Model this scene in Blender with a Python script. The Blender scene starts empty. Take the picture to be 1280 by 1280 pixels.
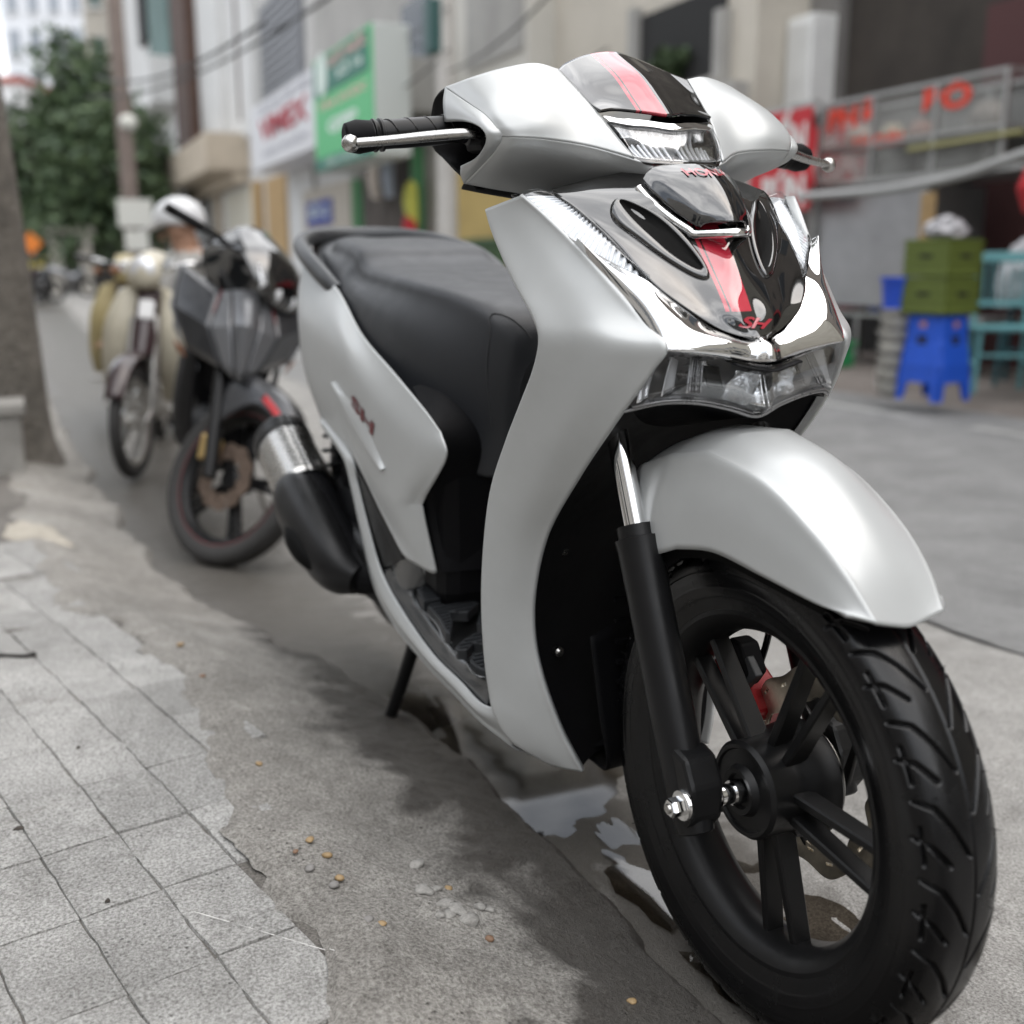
import bpy, bmesh, math, random
import numpy as np
from mathutils import Vector, Matrix, Euler, noise

random.seed(7)
rng = np.random.RandomState(7)
R = math.radians
sc = bpy.context.scene
COL = sc.collection

# ------------------------------------------------------------------ camera
cam_d = bpy.data.cameras.new('camera')
cam = bpy.data.objects.new('camera', cam_d)
COL.objects.link(cam)
cam.location = (0.9487, -0.7382, 0.8543)
cam.rotation_euler = Euler((R(90 - 12.545), 0, R(156.43 - 90)), 'XYZ')
cam_d.sensor_width = 36
cam_d.lens = 36 * 1370.6 / 1280
cam_d.clip_start = 0.02
cam_d.clip_end = 1500
cam_d.dof.use_dof = True
cam_d.dof.focus_distance = 1.32
cam_d.dof.aperture_fstop = 2.6
sc.camera = cam

# ------------------------------------------------------------------ world and sun (bright overcast)
w = bpy.data.worlds.new('World')
sc.world = w
w.use_nodes = True
nt = w.node_tree
nt.nodes.clear()
SUN_EL, SUN_AZ = R(62), R(22)
n_out = nt.nodes.new('ShaderNodeOutputWorld')
n_bg = nt.nodes.new('ShaderNodeBackground')
n_sky = nt.nodes.new('ShaderNodeTexSky')
n_sky.sky_type = 'NISHITA'
n_sky.sun_disc = False
n_sky.sun_elevation = SUN_EL
n_sky.sun_rotation = SUN_AZ
n_sky.dust_density = 6
n_sky.air_density = 1.0
n_sky.ozone_density = 0.6
tc = nt.nodes.new('ShaderNodeTexCoord')
mp = nt.nodes.new('ShaderNodeMapping')
mp.inputs['Scale'].default_value = (1, 1, 2.2)
cn = nt.nodes.new('ShaderNodeTexNoise')
cn.inputs['Scale'].default_value = 3.6
cn.inputs['Detail'].default_value = 7
cn.inputs['Roughness'].default_value = 0.55
cr_ = nt.nodes.new('ShaderNodeValToRGB')
cr_.color_ramp.elements[0].position = 0.38
cr_.color_ramp.elements[0].color = (1.9, 2.1, 2.4, 1)
cr_.color_ramp.elements[1].position = 0.66
cr_.color_ramp.elements[1].color = (7.2, 7.25, 7.3, 1)
mx = nt.nodes.new('ShaderNodeMix')
mx.data_type = 'RGBA'
mx.inputs[0].default_value = 0.88
nt.links.new(tc.outputs['Generated'], mp.inputs['Vector'])
nt.links.new(mp.outputs['Vector'], cn.inputs['Vector'])
nt.links.new(cn.outputs['Fac'], cr_.inputs['Fac'])
nt.links.new(n_sky.outputs['Color'], mx.inputs[6])
nt.links.new(cr_.outputs['Color'], mx.inputs[7])
nt.links.new(mx.outputs[2], n_bg.inputs['Color'])
n_bg.inputs['Strength'].default_value = 0.12
nt.links.new(n_bg.outputs['Background'], n_out.inputs['Surface'])

sun_d = bpy.data.lights.new('sun', 'SUN')
sun_d.energy = 1.3
sun_d.angle = R(120)
sun_d.color = (1, 0.975, 0.95)
sun = bpy.data.objects.new('sun', sun_d)
COL.objects.link(sun)
sun.rotation_euler = Euler((R(28), 0, R(158)), 'XYZ')

sc.view_settings.view_transform = 'Standard'
sc.view_settings.look = 'None'
sc.view_settings.exposure = 1.55
sc.view_settings.gamma = 1
sc.view_settings.use_curve_mapping = False
sc.render.engine = 'CYCLES'
sc.cycles.use_denoising = True
sc.cycles.max_bounces = 8
sc.cycles.transparent_max_bounces = 12

# ------------------------------------------------------------------ materials
MATS = {}
def mat(name, base=(0.5, 0.5, 0.5), rough=0.5, metal=0.0, spec=0.5, coat=0.0, var=0.0, vscale=8.0,
        bump=0.0, bscale=200.0, emit=None, rvar=0.0, bdist=0.002, coat_rough=0.03, sheen=0.0, v2=None, ior=None):
    """Principled material with procedural colour variation, roughness variation and fine relief (object coordinates)."""
    if name in MATS: return MATS[name]
    m = bpy.data.materials.new(name); m.use_nodes = True
    t = m.node_tree; b = t.nodes['Principled BSDF']
    b.inputs['Base Color'].default_value = (*base, 1)
    b.inputs['Roughness'].default_value = rough
    b.inputs['Metallic'].default_value = metal
    b.inputs['Specular IOR Level'].default_value = spec
    b.inputs['Coat Weight'].default_value = coat
    b.inputs['Coat Roughness'].default_value = coat_rough
    if ior: b.inputs['IOR'].default_value = ior; b.inputs['Coat IOR'].default_value = ior
    if sheen: b.inputs['Sheen Weight'].default_value = sheen
    co = t.nodes.new('ShaderNodeTexCoord')
    if var or rvar:
        n = t.nodes.new('ShaderNodeTexNoise'); n.inputs['Scale'].default_value = vscale
        n.inputs['Detail'].default_value = 6; n.inputs['Roughness'].default_value = 0.65
        t.links.new(co.outputs['Object'], n.inputs['Vector'])
    if var:
        r = t.nodes.new('ShaderNodeValToRGB')
        r.color_ramp.elements[0].position = 0.3; r.color_ramp.elements[1].position = 0.7
        d = v2 if v2 else tuple(c * (1 - var) for c in base)
        r.color_ramp.elements[0].color = (*d, 1)
        r.color_ramp.elements[1].color = (*[min(1, c * (1 + var * 0.6)) for c in base], 1)
        t.links.new(n.outputs['Fac'], r.inputs['Fac']); t.links.new(r.outputs['Color'], b.inputs['Base Color'])
    if rvar:
        q = t.nodes.new('ShaderNodeMapRange')
        q.inputs[1].default_value = 0.3; q.inputs[2].default_value = 0.7
        q.inputs[3].default_value = max(0, rough - rvar); q.inputs[4].default_value = min(1, rough + rvar)
        t.links.new(n.outputs['Fac'], q.inputs[0]); t.links.new(q.outputs[0], b.inputs['Roughness'])
    if bump:
        n2 = t.nodes.new('ShaderNodeTexNoise'); n2.inputs['Scale'].default_value = bscale
        n2.inputs['Detail'].default_value = 4
        t.links.new(co.outputs['Object'], n2.inputs['Vector'])
        bp = t.nodes.new('ShaderNodeBump'); bp.inputs['Strength'].default_value = bump
        bp.inputs['Distance'].default_value = bdist
        t.links.new(n2.outputs['Fac'], bp.inputs['Height']); t.links.new(bp.outputs['Normal'], b.inputs['Normal'])
    if emit:
        b.inputs['Emission Color'].default_value = (*emit[0], 1); b.inputs['Emission Strength'].default_value = emit[1]
    MATS[name] = m
    return m

def clear_mat(name, tint=(1, 1, 1), strength=1.0, rough=0.02, ribs=None):
    """thin clear plastic: transparent seen square on, mirror-like at grazing angles"""
    m = bpy.data.materials.new(name); m.use_nodes = True
    t = m.node_tree; t.nodes.clear()
    o = t.nodes.new('ShaderNodeOutputMaterial'); mix = t.nodes.new('ShaderNodeMixShader')
    tr = t.nodes.new('ShaderNodeBsdfTransparent'); tr.inputs['Color'].default_value = (*tint, 1)
    gl = t.nodes.new('ShaderNodeBsdfGlossy'); gl.inputs['Roughness'].default_value = rough
    fr = t.nodes.new('ShaderNodeFresnel'); fr.inputs['IOR'].default_value = 1.5
    ml = t.nodes.new('ShaderNodeMath'); ml.operation = 'MULTIPLY'; ml.inputs[1].default_value = strength; ml.use_clamp = True
    t.links.new(fr.outputs[0], ml.inputs[0]); t.links.new(ml.outputs[0], mix.inputs[0])
    t.links.new(tr.outputs[0], mix.inputs[1]); t.links.new(gl.outputs[0], mix.inputs[2])
    t.links.new(mix.outputs[0], o.inputs['Surface'])
    if ribs:
        co = t.nodes.new('ShaderNodeTexCoord'); wv = t.nodes.new('ShaderNodeTexWave')
        wv.bands_direction = ribs[0]; wv.inputs['Scale'].default_value = ribs[1]
        t.links.new(co.outputs['Object'], wv.inputs['Vector'])
        bp = t.nodes.new('ShaderNodeBump'); bp.inputs['Strength'].default_value = ribs[2]; bp.inputs['Distance'].default_value = 0.002
        t.links.new(wv.outputs['Fac'], bp.inputs['Height'])
        t.links.new(bp.outputs['Normal'], gl.inputs['Normal']); t.links.new(bp.outputs['Normal'], fr.inputs['Normal'])
    MATS[name] = m
    return m

silver = mat('silver_paint', (0.50, 0.515, 0.515), 0.36, 0.24, var=0.02, vscale=30, bump=0.03, bscale=1800, bdist=0.0004)
pitch = mat('pitch_black', (.003, .003, .003), .7, spec=.1)
gloss = mat('gloss_black', (0.004, 0.004, 0.004), 0.03, 0, spec=0.5, coat=0.0, ior=2.1)
plastic = mat('black_plastic', (0.006, 0.006, 0.007), 0.55, 0, spec=0.12, bump=0.25, bscale=1500, bdist=0.0004, rvar=0.08, vscale=30)
satin = mat('satin_black', (0.0085, 0.0085, 0.009), 0.36, 0, spec=0.28, bump=0.08, bscale=900, bdist=0.0004, rvar=0.08, vscale=25)
rubber = mat('tyre_rubber', (0.0040, 0.0040, 0.0045), 0.22, 0, spec=0.36, bump=0.25, bscale=700, bdist=0.0006, rvar=0.12, vscale=22)
chrome = mat('chrome', (0.86, 0.86, 0.86), 0.04, 1.0, rvar=0.02, vscale=15)
steel = mat('brushed_steel', (0.55, 0.54, 0.52), 0.28, 1.0, var=0.08, vscale=60, rvar=0.08)
vinyl = mat('seat_vinyl', (0.022, 0.024, 0.028), 0.47, 0, spec=0.45, bump=0.35, bscale=1100, bdist=0.0006, rvar=0.06, vscale=20)
rail_grey = mat('rail_grey', (0.055, 0.058, 0.062), 0.42, 0.3, bump=0.1, bscale=900, bdist=0.0004)
red = mat('red_print', (0.42, 0.025, 0.045), 0.05, 0, coat=1.0)
red_dark = mat('red_letter', (0.13, 0.006, 0.012), 0.3)
disc_m = mat('disc_steel', (0.58, 0.53, 0.44), 0.38, 1.0, var=0.2, vscale=80, rvar=0.1)
red_part = mat('red_anodised', (0.4, 0.015, 0.02), 0.3, 0.2)
lens_clear = clear_mat('lens_clear', (0.98, 0.985, 0.99), 0.55)
lens_rib = clear_mat('lens_ribbed', (0.97, 0.975, 0.98), 0.25, 0.02)
lamp_grey = mat('lamp_housing', (0.30, 0.30, 0.305), 0.30, 0.5, rvar=0.08, vscale=40)
lamp_mirror = mat('lamp_mirror', (0.86, 0.87, 0.89), 0.18, 0.40, bump=0.2, bscale=110, bdist=0.002)

lamp_silver = mat('lamp_silver', (0.82, 0.84, 0.86), 0.25, 0.25)

lamp_chrome = mat('lamp_chrome', (0.80, 0.81, 0.82), 0.07, 0.9, bump=0.7, bscale=75, bdist=0.004)

def carbon_mat():
    m = bpy.data.materials.new('carbon_weave'); m.use_nodes = True
    t = m.node_tree; b = t.nodes['Principled BSDF']
    co = t.nodes.new('ShaderNodeTexCoord'); wv = t.nodes.new('ShaderNodeTexWave')
    wv.wave_type = 'BANDS'; wv.bands_direction = 'X'; wv.inputs['Scale'].default_value = 95
    wv.inputs['Distortion'].default_value = 0.3
    mpp = t.nodes.new('ShaderNodeMapping'); mpp.inputs['Rotation'].default_value = (0, 0, R(24))
    t.links.new(co.outputs['Object'], mpp.inputs['Vector']); t.links.new(mpp.outputs['Vector'], wv.inputs['Vector'])
    r = t.nodes.new('ShaderNodeValToRGB')
    r.color_ramp.elements[0].color = (0.006, 0.006, 0.007, 1); r.color_ramp.elements[1].color = (0.13, 0.135, 0.14, 1)
    r.color_ramp.elements[0].position = 0.35; r.color_ramp.elements[1].position = 0.75
    t.links.new(wv.outputs['Fac'], r.inputs['Fac']); t.links.new(r.outputs['Color'], b.inputs['Base Color'])
    b.inputs['Roughness'].default_value = 0.18; b.inputs['Metallic'].default_value = 0.2
    b.inputs['Coat Weight'].default_value = 0.6
    MATS['carbon_weave'] = m
    return m
carbon = carbon_mat()

def stripe_mat():
    """glossy black plastic with a printed lengthwise red stripe and a thin pinstripe beside it (object Y)"""
    m = bpy.data.materials.new('gloss_black_striped'); m.use_nodes = True
    t = m.node_tree; b = t.nodes['Principled BSDF']
    co = t.nodes.new('ShaderNodeTexCoord'); sp = t.nodes.new('ShaderNodeSeparateXYZ')
    t.links.new(co.outputs['Object'], sp.inputs[0])
    def band(lo, hi):
        a = t.nodes.new('ShaderNodeMath'); a.operation = 'GREATER_THAN'; a.inputs[1].default_value = lo
        c = t.nodes.new('ShaderNodeMath'); c.operation = 'LESS_THAN'; c.inputs[1].default_value = hi
        d = t.nodes.new('ShaderNodeMath'); d.operation = 'MULTIPLY'
        t.links.new(sp.outputs['Y'], a.inputs[0]); t.links.new(sp.outputs['Y'], c.inputs[0])
        t.links.new(a.outputs[0], d.inputs[0]); t.links.new(c.outputs[0], d.inputs[1]); return d
    b1 = band(-0.0275, -0.0018); b2 = band(-0.0335, -0.0295)
    s = t.nodes.new('ShaderNodeMath'); s.operation = 'ADD'; s.use_clamp = True
    t.links.new(b1.outputs[0], s.inputs[0]); t.links.new(b2.outputs[0], s.inputs[1])
    gz = t.nodes.new('ShaderNodeMath'); gz.operation = 'GREATER_THAN'; gz.inputs[1].default_value = 0.806
    gm = t.nodes.new('ShaderNodeMath'); gm.operation = 'MULTIPLY'
    t.links.new(sp.outputs['Z'], gz.inputs[0]); t.links.new(gz.outputs[0], gm.inputs[0]); t.links.new(s.outputs[0], gm.inputs[1])
    mx = t.nodes.new('ShaderNodeMix'); mx.data_type = 'RGBA'
    mx.inputs[6].default_value = (0.006, 0.006, 0.006, 1); mx.inputs[7].default_value = (0.5, 0.025, 0.05, 1)
    t.links.new(gm.outputs[0], mx.inputs[0]); t.links.new(mx.outputs[2], b.inputs['Base Color'])
    b.inputs['Roughness'].default_value = 0.03; b.inputs['Coat Weight'].default_value = 0.0
    b.inputs['Coat Roughness'].default_value = 0.02; b.inputs['IOR'].default_value = 2.1
    MATS['gloss_black_striped'] = m
    return m
striped = stripe_mat()

# ------------------------------------------------------------------ mesh helpers
def tag(o, label, cat, group=None):
    o['label'] = label; o['category'] = cat
    if group: o['group'] = group
    return o
def struct(o): o['kind'] = 'structure'; return o

def mesh_obj(name, v, f, m, parent=None, smooth=True, sharp=None, ml=None):
    me = bpy.data.meshes.new(name)
    if len(v) > 20000:                       # big quad grids: fill the arrays directly
        v = np.asarray(v, np.float32); f = np.asarray(f, np.int32)
        me.vertices.add(len(v)); me.vertices.foreach_set('co', v.ravel())
        me.loops.add(f.size); me.loops.foreach_set('vertex_index', f.ravel())
        me.polygons.add(len(f)); me.polygons.foreach_set('loop_start', np.arange(len(f), dtype=np.int32) * 4)
        me.update(calc_edges=True)
    else:
        me.from_pydata([tuple(map(float, p)) for p in v], [], [tuple(int(i) for i in q) for q in f])
    for q in (m if isinstance(m, (list, tuple)) else [m]): me.materials.append(q)
    if ml is not None: me.polygons.foreach_set('material_index', ml)
    if smooth: me.polygons.foreach_set('use_smooth', [True] * len(me.polygons))
    me.update()
    if sharp: me.set_sharp_from_angle(angle=R(sharp))
    o = bpy.data.objects.new(name, me); COL.objects.link(o)
    if parent is not None: o.parent = parent
    return o
def link_copy(o, parent=None):
    c = o.copy(); COL.objects.link(c); c.parent = parent if parent is not None else o.parent
    return c
def empty(name, loc=(0, 0, 0), rz=0.0):
    o = bpy.data.objects.new(name, None); COL.objects.link(o)
    o.location = loc; o.rotation_euler = (0, 0, rz); o.empty_display_size = 0.1
    return o
def copy_tree(o, parent=None):
    c = o.copy(); COL.objects.link(c); c.parent = parent
    for ch in list(o.children): copy_tree(ch, c)
    return c
def solid(o, t, off=0.0, bevel=0.0):
    s = o.modifiers.new('solid', 'SOLIDIFY'); s.thickness = t; s.offset = off; s.use_even_offset = False
    if bevel:
        b = o.modifiers.new('bev', 'BEVEL'); b.width = bevel; b.segments = 2; b.limit_method = 'ANGLE'; b.angle_limit = R(50)
    return o

def cr(P, n, closed=False):
    """Catmull-Rom resampling of a polyline to n points"""
    P = np.asarray(P, float); k = len(P)
    if k == 2 and not closed:
        t = np.linspace(0, 1, n)[:, None]; return P[0] * (1 - t) + P[1] * t
    if closed:
        s = np.arange(n) * k / n
        i = np.floor(s).astype(int); u = (s - i)[:, None]
        a, b, c, d = P[(i - 1) % k], P[i % k], P[(i + 1) % k], P[(i + 2) % k]
    else:
        s = np.linspace(0, k - 1, n); i = np.minimum(np.floor(s).astype(int), k - 2); u = (s - i)[:, None]
        E = np.vstack([2 * P[0] - P[1], P, 2 * P[-1] - P[-2]])
        a, b, c, d = E[i], E[i + 1], E[i + 2], E[i + 3]
    return 0.5 * (2 * b + (c - a) * u + (2 * a - 5 * b + 4 * c - d) * u ** 2 + (3 * b - a - 3 * c + d) * u ** 3)
def surf(rows, nu, nv, closed_v=False):
    """control rows -> dense (nu, nv, 3) grid"""
    A = np.stack([cr(r, nv, closed_v) for r in rows])
    return np.stack([cr(A[:, j], nu) for j in range(nv)], 1)
def grid_faces(nu, nv, cu=False, cv=False, flip=False):
    if nu * nv > 20000:
        i, j = np.meshgrid(np.arange(nu if cu else nu - 1), np.arange(nv if cv else nv - 1), indexing='ij')
        a = i * nv + j; b = i * nv + (j + 1) % nv; c = ((i + 1) % nu) * nv + (j + 1) % nv; d = ((i + 1) % nu) * nv + j
        return np.stack([a, d, c, b] if flip else [a, b, c, d], -1).reshape(-1, 4)
    f = []
    for i in range(nu if cu else nu - 1):
        for j in range(nv if cv else nv - 1):
            a = i * nv + j; b = i * nv + (j + 1) % nv; c = ((i + 1) % nu) * nv + (j + 1) % nv; d = ((i + 1) % nu) * nv + j
            f.append((a, d, c, b) if flip else (a, b, c, d))
    return f
def patch(name, rows, m, parent, nu=24, nv=24, thick=0.0, off=0.0, flip=False, closed_v=False, sharp=None):
    G = surf(rows, nu, nv, closed_v)
    o = mesh_obj(name, G.reshape(-1, 3), grid_faces(nu, nv, cv=closed_v, flip=flip), m, parent, sharp=sharp)
    if thick: solid(o, thick, off)
    return o
def lin_patch(name, rows, m, parent, nv, per=6, thick=0.0, sharp=14):
    """rows joined by straight, faceted strips"""
    A = [cr(r, nv) for r in rows]; G = []
    for a, b in zip(A[:-1], A[1:]):
        for t in np.linspace(0, 1, per, endpoint=False): G.append(a * (1 - t) + b * t)
    G.append(A[-1]); G = np.array(G)
    o = mesh_obj(name, G.reshape(-1, 3), grid_faces(len(G), nv), m, parent, sharp=sharp)
    if thick: solid(o, thick, 0)
    return o
def mirror_pts(rows): return [[(p[0], -p[1], p[2]) for p in r] for r in rows]
def sym_row(half):
    """half row from the right (y<0) to the centre line -> full row"""
    h = [tuple(p) for p in half]
    return h + [(p[0], -p[1], p[2]) for p in reversed(h[:-1])]

def frames(P):
    P = np.asarray(P, float); T = np.gradient(P, axis=0); T /= np.linalg.norm(T, axis=1)[:, None] + 1e-12
    up = np.array([0, 0, 1.0]) if abs(T[0][2]) < 0.9 else np.array([0, 1.0, 0])
    N = []; n = up - T[0] * (up @ T[0]); n /= np.linalg.norm(n)
    for t in T:
        n = n - t * (n @ t); n /= np.linalg.norm(n) + 1e-12; N.append(n.copy())
    N = np.array(N); return T, N, np.cross(T, N)
def tube_data(pts, rad, n=12, seg=None, flat=1.0, closed=False, caps=True):
    pts = np.asarray(pts, float); rad = np.full(len(pts), rad) if np.isscalar(rad) else np.asarray(rad, float)
    if seg:
        pr = np.column_stack([pts, rad]); pr = cr(pr, seg, closed); pts = pr[:, :3]; rad = pr[:, 3]
    T, N, B = frames(pts)
    a = np.linspace(0, 2 * np.pi, n, endpoint=False)
    V = pts[:, None] + rad[:, None, None] * (np.cos(a)[None, :, None] * N[:, None] * flat + np.sin(a)[None, :, None] * B[:, None])
    k = len(pts); f = grid_faces(k, n, cu=closed, cv=True)
    V = V.reshape(-1, 3)
    if caps and not closed: f = f + [tuple(range(n - 1, -1, -1)) if False else tuple(range(n)), tuple((k - 1) * n + i for i in reversed(range(n)))]
    return V, f
def tube(name, pts, rad, m, parent=None, n=12, seg=None, flat=1.0, closed=False, sharp=50):
    V, f = tube_data(pts, rad, n, seg, flat, closed)
    return mesh_obj(name, V, f, m, parent, sharp=sharp)
def lathe_data(prof, n=48, c=(0, 0, 0), axis='y'):
    """prof: list of (offset along axis, radius)"""
    prof = np.asarray(prof, float); a = np.linspace(0, 2 * np.pi, n, endpoint=False)
    o = prof[:, 0][None, :].repeat(n, 0); r = prof[:, 1]
    X = np.cos(a)[:, None] * r; Z = np.sin(a)[:, None] * r
    if axis == 'y': V = np.stack([X, o, Z], -1)
    elif axis == 'z': V = np.stack([X, Z, o], -1)
    else: V = np.stack([o, X, Z], -1)
    return (V + np.array(c)).reshape(-1, 3), grid_faces(n, len(prof), cu=True)
def lathe(name, prof, m, parent=None, n=48, c=(0, 0, 0), axis='y', sharp=35):
    V, f = lathe_data(prof, n, c, axis)
    return mesh_obj(name, V, f, m, parent, sharp=sharp)
def join_data(parts):
    V = []; F = []; k = 0
    for v, f in parts:
        v = np.asarray(v); V.append(v); F += [tuple(i + k for i in q) for q in f]; k += len(v)
    return np.vstack(V), F
def box_data(c, s, rot=None, taper=1.0):
    x, y, z = [d / 2 for d in s]
    v = np.array([(-x, -y, -z), (x, -y, -z), (x, y, -z), (-x, y, -z), (-x * taper, -y * taper, z), (x * taper, -y * taper, z), (x * taper, y * taper, z), (-x * taper, y * taper, z)])
    if rot is not None: v = v @ np.array(Euler(rot).to_matrix()).T
    f = [(0, 3, 2, 1), (4, 5, 6, 7), (0, 1, 5, 4), (1, 2, 6, 5), (2, 3, 7, 6), (3, 0, 4, 7)]
    return v + np.array(c), f
def box(name, c, s, m, parent=None, rot=None, bevel=0.0, taper=1.0):
    v, f = box_data(c, s, rot, taper)
    o = mesh_obj(name, v, f, m, parent, smooth=False)
    if bevel:
        b = o.modifiers.new('bev', 'BEVEL'); b.width = bevel; b.segments = 2
    return o
def prism_data(poly, p0, ux, uy, depth):
    """2-D polygon in the frame p0 + a*ux + b*uy, extruded along ux x uy"""
    ux = np.array(ux, float); uy = np.array(uy, float); nn = np.cross(ux, uy); nn /= np.linalg.norm(nn)
    b = np.array([np.array(p0) + a * ux + c * uy for a, c in poly]); n = len(poly)
    V = np.vstack([b, b + nn * depth])
    f = [tuple(reversed(range(n))), tuple(range(n, 2 * n))] + [(i, (i + 1) % n, n + (i + 1) % n, n + i) for i in range(n)]
    return V, f
def prism(name, poly, p0, ux, uy, depth, m, parent=None, bevel=0.0, smooth=False):
    V, f = prism_data(poly, p0, ux, uy, depth)
    o = mesh_obj(name, V, f, m, parent, smooth=smooth)
    if bevel:
        b = o.modifiers.new('bev', 'BEVEL'); b.width = bevel; b.segments = 2
    return o
def text_obj(name, body, m, parent, p0, ux, uy, size, depth=0.001, shear=0.0, wrap=None, width=None, bold=0.0):
    """flat letters as a mesh laid in the frame p0, ux, uy (or mapped by wrap)"""
    cu = bpy.data.curves.new('letters', 'FONT'); cu.body = body; cu.size = 1.0; cu.shear = shear
    cu.offset = bold
    cu.align_x = 'CENTER'; cu.align_y = 'CENTER'
    to = bpy.data.objects.new('letters', cu); COL.objects.link(to)
    dg = bpy.context.evaluated_depsgraph_get(); dg.update()
    me = bpy.data.meshes.new_from_object(to.evaluated_get(dg))
    bpy.data.objects.remove(to); bpy.data.curves.remove(cu)
    v = np.array([tuple(x.co) for x in me.vertices]); f = [tuple(p.vertices) for p in me.polygons]
    bpy.data.meshes.remove(me)
    wd = v[:, 0].max() - v[:, 0].min()
    sx = (width / wd) if width else size
    ux = np.array(ux, float); uy = np.array(uy, float); ux /= np.linalg.norm(ux); uy /= np.linalg.norm(uy)
    if wrap is not None:
        P = np.array([wrap(a * sx, b * size) for a, b, _ in v])
    else:
        nn = np.cross(ux, uy)
        P = np.array(p0) + v[:, :1] * sx * ux + v[:, 1:2] * size * uy + nn * depth
    return mesh_obj(name, P, f, m, parent, smooth=False)
def fbm(x, y, s, o=4, z=0.0):
    return noise.fractal(Vector((x * s, y * s, z)), 0.9, 2.0, o)

# ================================================================== the silver scooter
# scooter frame: x forward, y to the rider's left, z up, origin at the front tyre's contact point
scoot = empty('motor_scooter')
tag(scoot, 'large pearl silver scooter with red striped black nose, propped on its centre stand', 'scooter')
RWM = Matrix(((0.99904, 0.00042, 0.04382, 0), (0.00042, 0.99982, -0.01912, 0), (-0.04382, 0.01912, 0.99886, 0), (0, 0, 0, 1)))
scoot.matrix_world = RWM
RK = R(26); AX = Vector((-math.sin(RK), 0, math.cos(RK))); AP = Vector((0.085, 0, 0))
STEER = Matrix.Translation(AP) @ Matrix.Rotation(R(2.11), 4, AX) @ Matrix.Translation(-AP)
def st(o): o.matrix_local = STEER; return o
AXZ = 0.283

# ---- front wheel
WC = (0, 0, AXZ)
def rim_profile(s=1.0):
    return [(-0.037, .198), (-0.0385, .214), (-0.035, .2155), (-0.031, .2135), (-0.029, .203), (-0.026, .195), (-0.012, .187), (0.012, .187), (0.026, .195),
            (0.029, .203), (0.031, .2135), (0.035, .2155), (0.0385, .214), (0.037, .198), (0.031, .188), (0.014, .1775), (-0.014, .1775), (-0.031, .188), (-0.037, .198)]
fw = st(lathe('front_wheel', rim_profile(), satin, scoot, 128, WC, sharp=40))

def sstep(t): t = np.clip(t, 0, 1); return t * t * (3 - 2 * t)
def tyre_mesh(name, m, parent, Rt, Rb, hw, nA=1500, nS=200, pitch_n=23, c=WC, detail=True):
    h = Rt - Rb
    half = [(-0.74 * hw, Rb - .004), (-0.80 * hw, Rb + .003), (-0.86 * hw, Rb + .010), (-0.90 * hw, Rb + .014), (-.97 * hw, Rb + .34 * h), (-1.0 * hw, Rb + .52 * h), (-.945 * hw, Rb + .72 * h), (-.78 * hw, Rb + .86 * h),
            (-.52 * hw, Rb + .95 * h), (-.25 * hw, Rb + .988 * h), (0, Rt)]
    prof = cr(np.array(half + [(-a, b) for a, b in reversed(half[:-1])]), nS)
    d = np.r_[0, np.cumsum(np.linalg.norm(np.diff(prof, axis=0), axis=1))]; s = d - d[-1] / 2
    nrm = np.gradient(prof, axis=0); nrm = np.stack([-nrm[:, 1], nrm[:, 0]], 1); nrm /= np.linalg.norm(nrm, axis=1)[:, None]
    a = np.linspace(0, 2 * np.pi, nA, endpoint=False); C = a * Rt; p = 2 * np.pi * Rt / pitch_n
    S, CC = np.meshgrid(s, C); disp = np.zeros_like(S)
    if detail:
        lines = [[(.005, -.012), (.020, .016), (.034, .036), (.053, .046)], [(.026, -.018), (.042, .002), (.058, .010)], [(.049, -.016), (.050, .020)]]
        for sg, sh in ((-1, 0.0), (1, p / 2)):
            for L in lines:
                dist = np.full_like(S, 1.0)
                for (s0, c0), (s1, c1) in zip(L[:-1], L[1:]):
                    cm = (c0 + c1) / 2
                    cc = (CC - sh - cm + p / 2) % p - p / 2 + cm
                    ax, ay = sg * S - s0, cc - c0; bx, by = s1 - s0, c1 - c0
                    t = np.clip((ax * bx + ay * by) / (bx * bx + by * by), 0, 1)
                    dist = np.minimum(dist, np.hypot(ax - t * bx, ay - t * by))
                disp = np.maximum(disp, sstep((.0027 - dist) / .0018) * .0055)
        disp = np.maximum(disp, np.clip((.0016 - np.abs(S)) / .0008, 0, 1) * .0022)
        # sidewall lettering rings and ribs
        rr = np.abs(np.abs(S) - .071); disp -= np.clip((.0009 - rr) / .0005, 0, 1) * .0009
        rr = np.abs(np.abs(S) - .088); disp -= np.clip((.0008 - rr) / .0005, 0, 1) * .0008
    Y = prof[:, 0][None] - nrm[:, 0][None] * disp * 1; Rr = prof[:, 1][None] - np.abs(nrm[:, 1])[None] * disp
    V = np.stack([np.cos(a)[:, None] * Rr, np.where(True, Y, Y), np.sin(a)[:, None] * Rr], -1) + np.array(c)
    return mesh_obj(name, V.reshape(-1, 3), grid_faces(nA, nS, cu=True), m, parent, sharp=None)
tyre_mesh('tyre', rubber, fw, .2835, .207, .051)
# rubber moulding hairs are too fine to build singly: one tuft ring
hv = []
for i in range(60):
    a = rng.rand() * 2 * np.pi; y = rng.choice([-1, 1]) * (.02 + .024 * rng.rand()); r0 = .2835 - .9 * y * y / .12 * .8
    e = np.array([math.cos(a), 0, math.sin(a)])
    hv.append(tube_data([np.array(WC) + e * (r0 - .004) + [0, y, 0], np.array(WC) + e * (r0 + .006) + [0, y * 1.06, 0]], .0005, 4))
V, f = join_data(hv); o = mesh_obj('moulding_hair', V, f, rubber, fw); o['kind'] = 'stuff'

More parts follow.
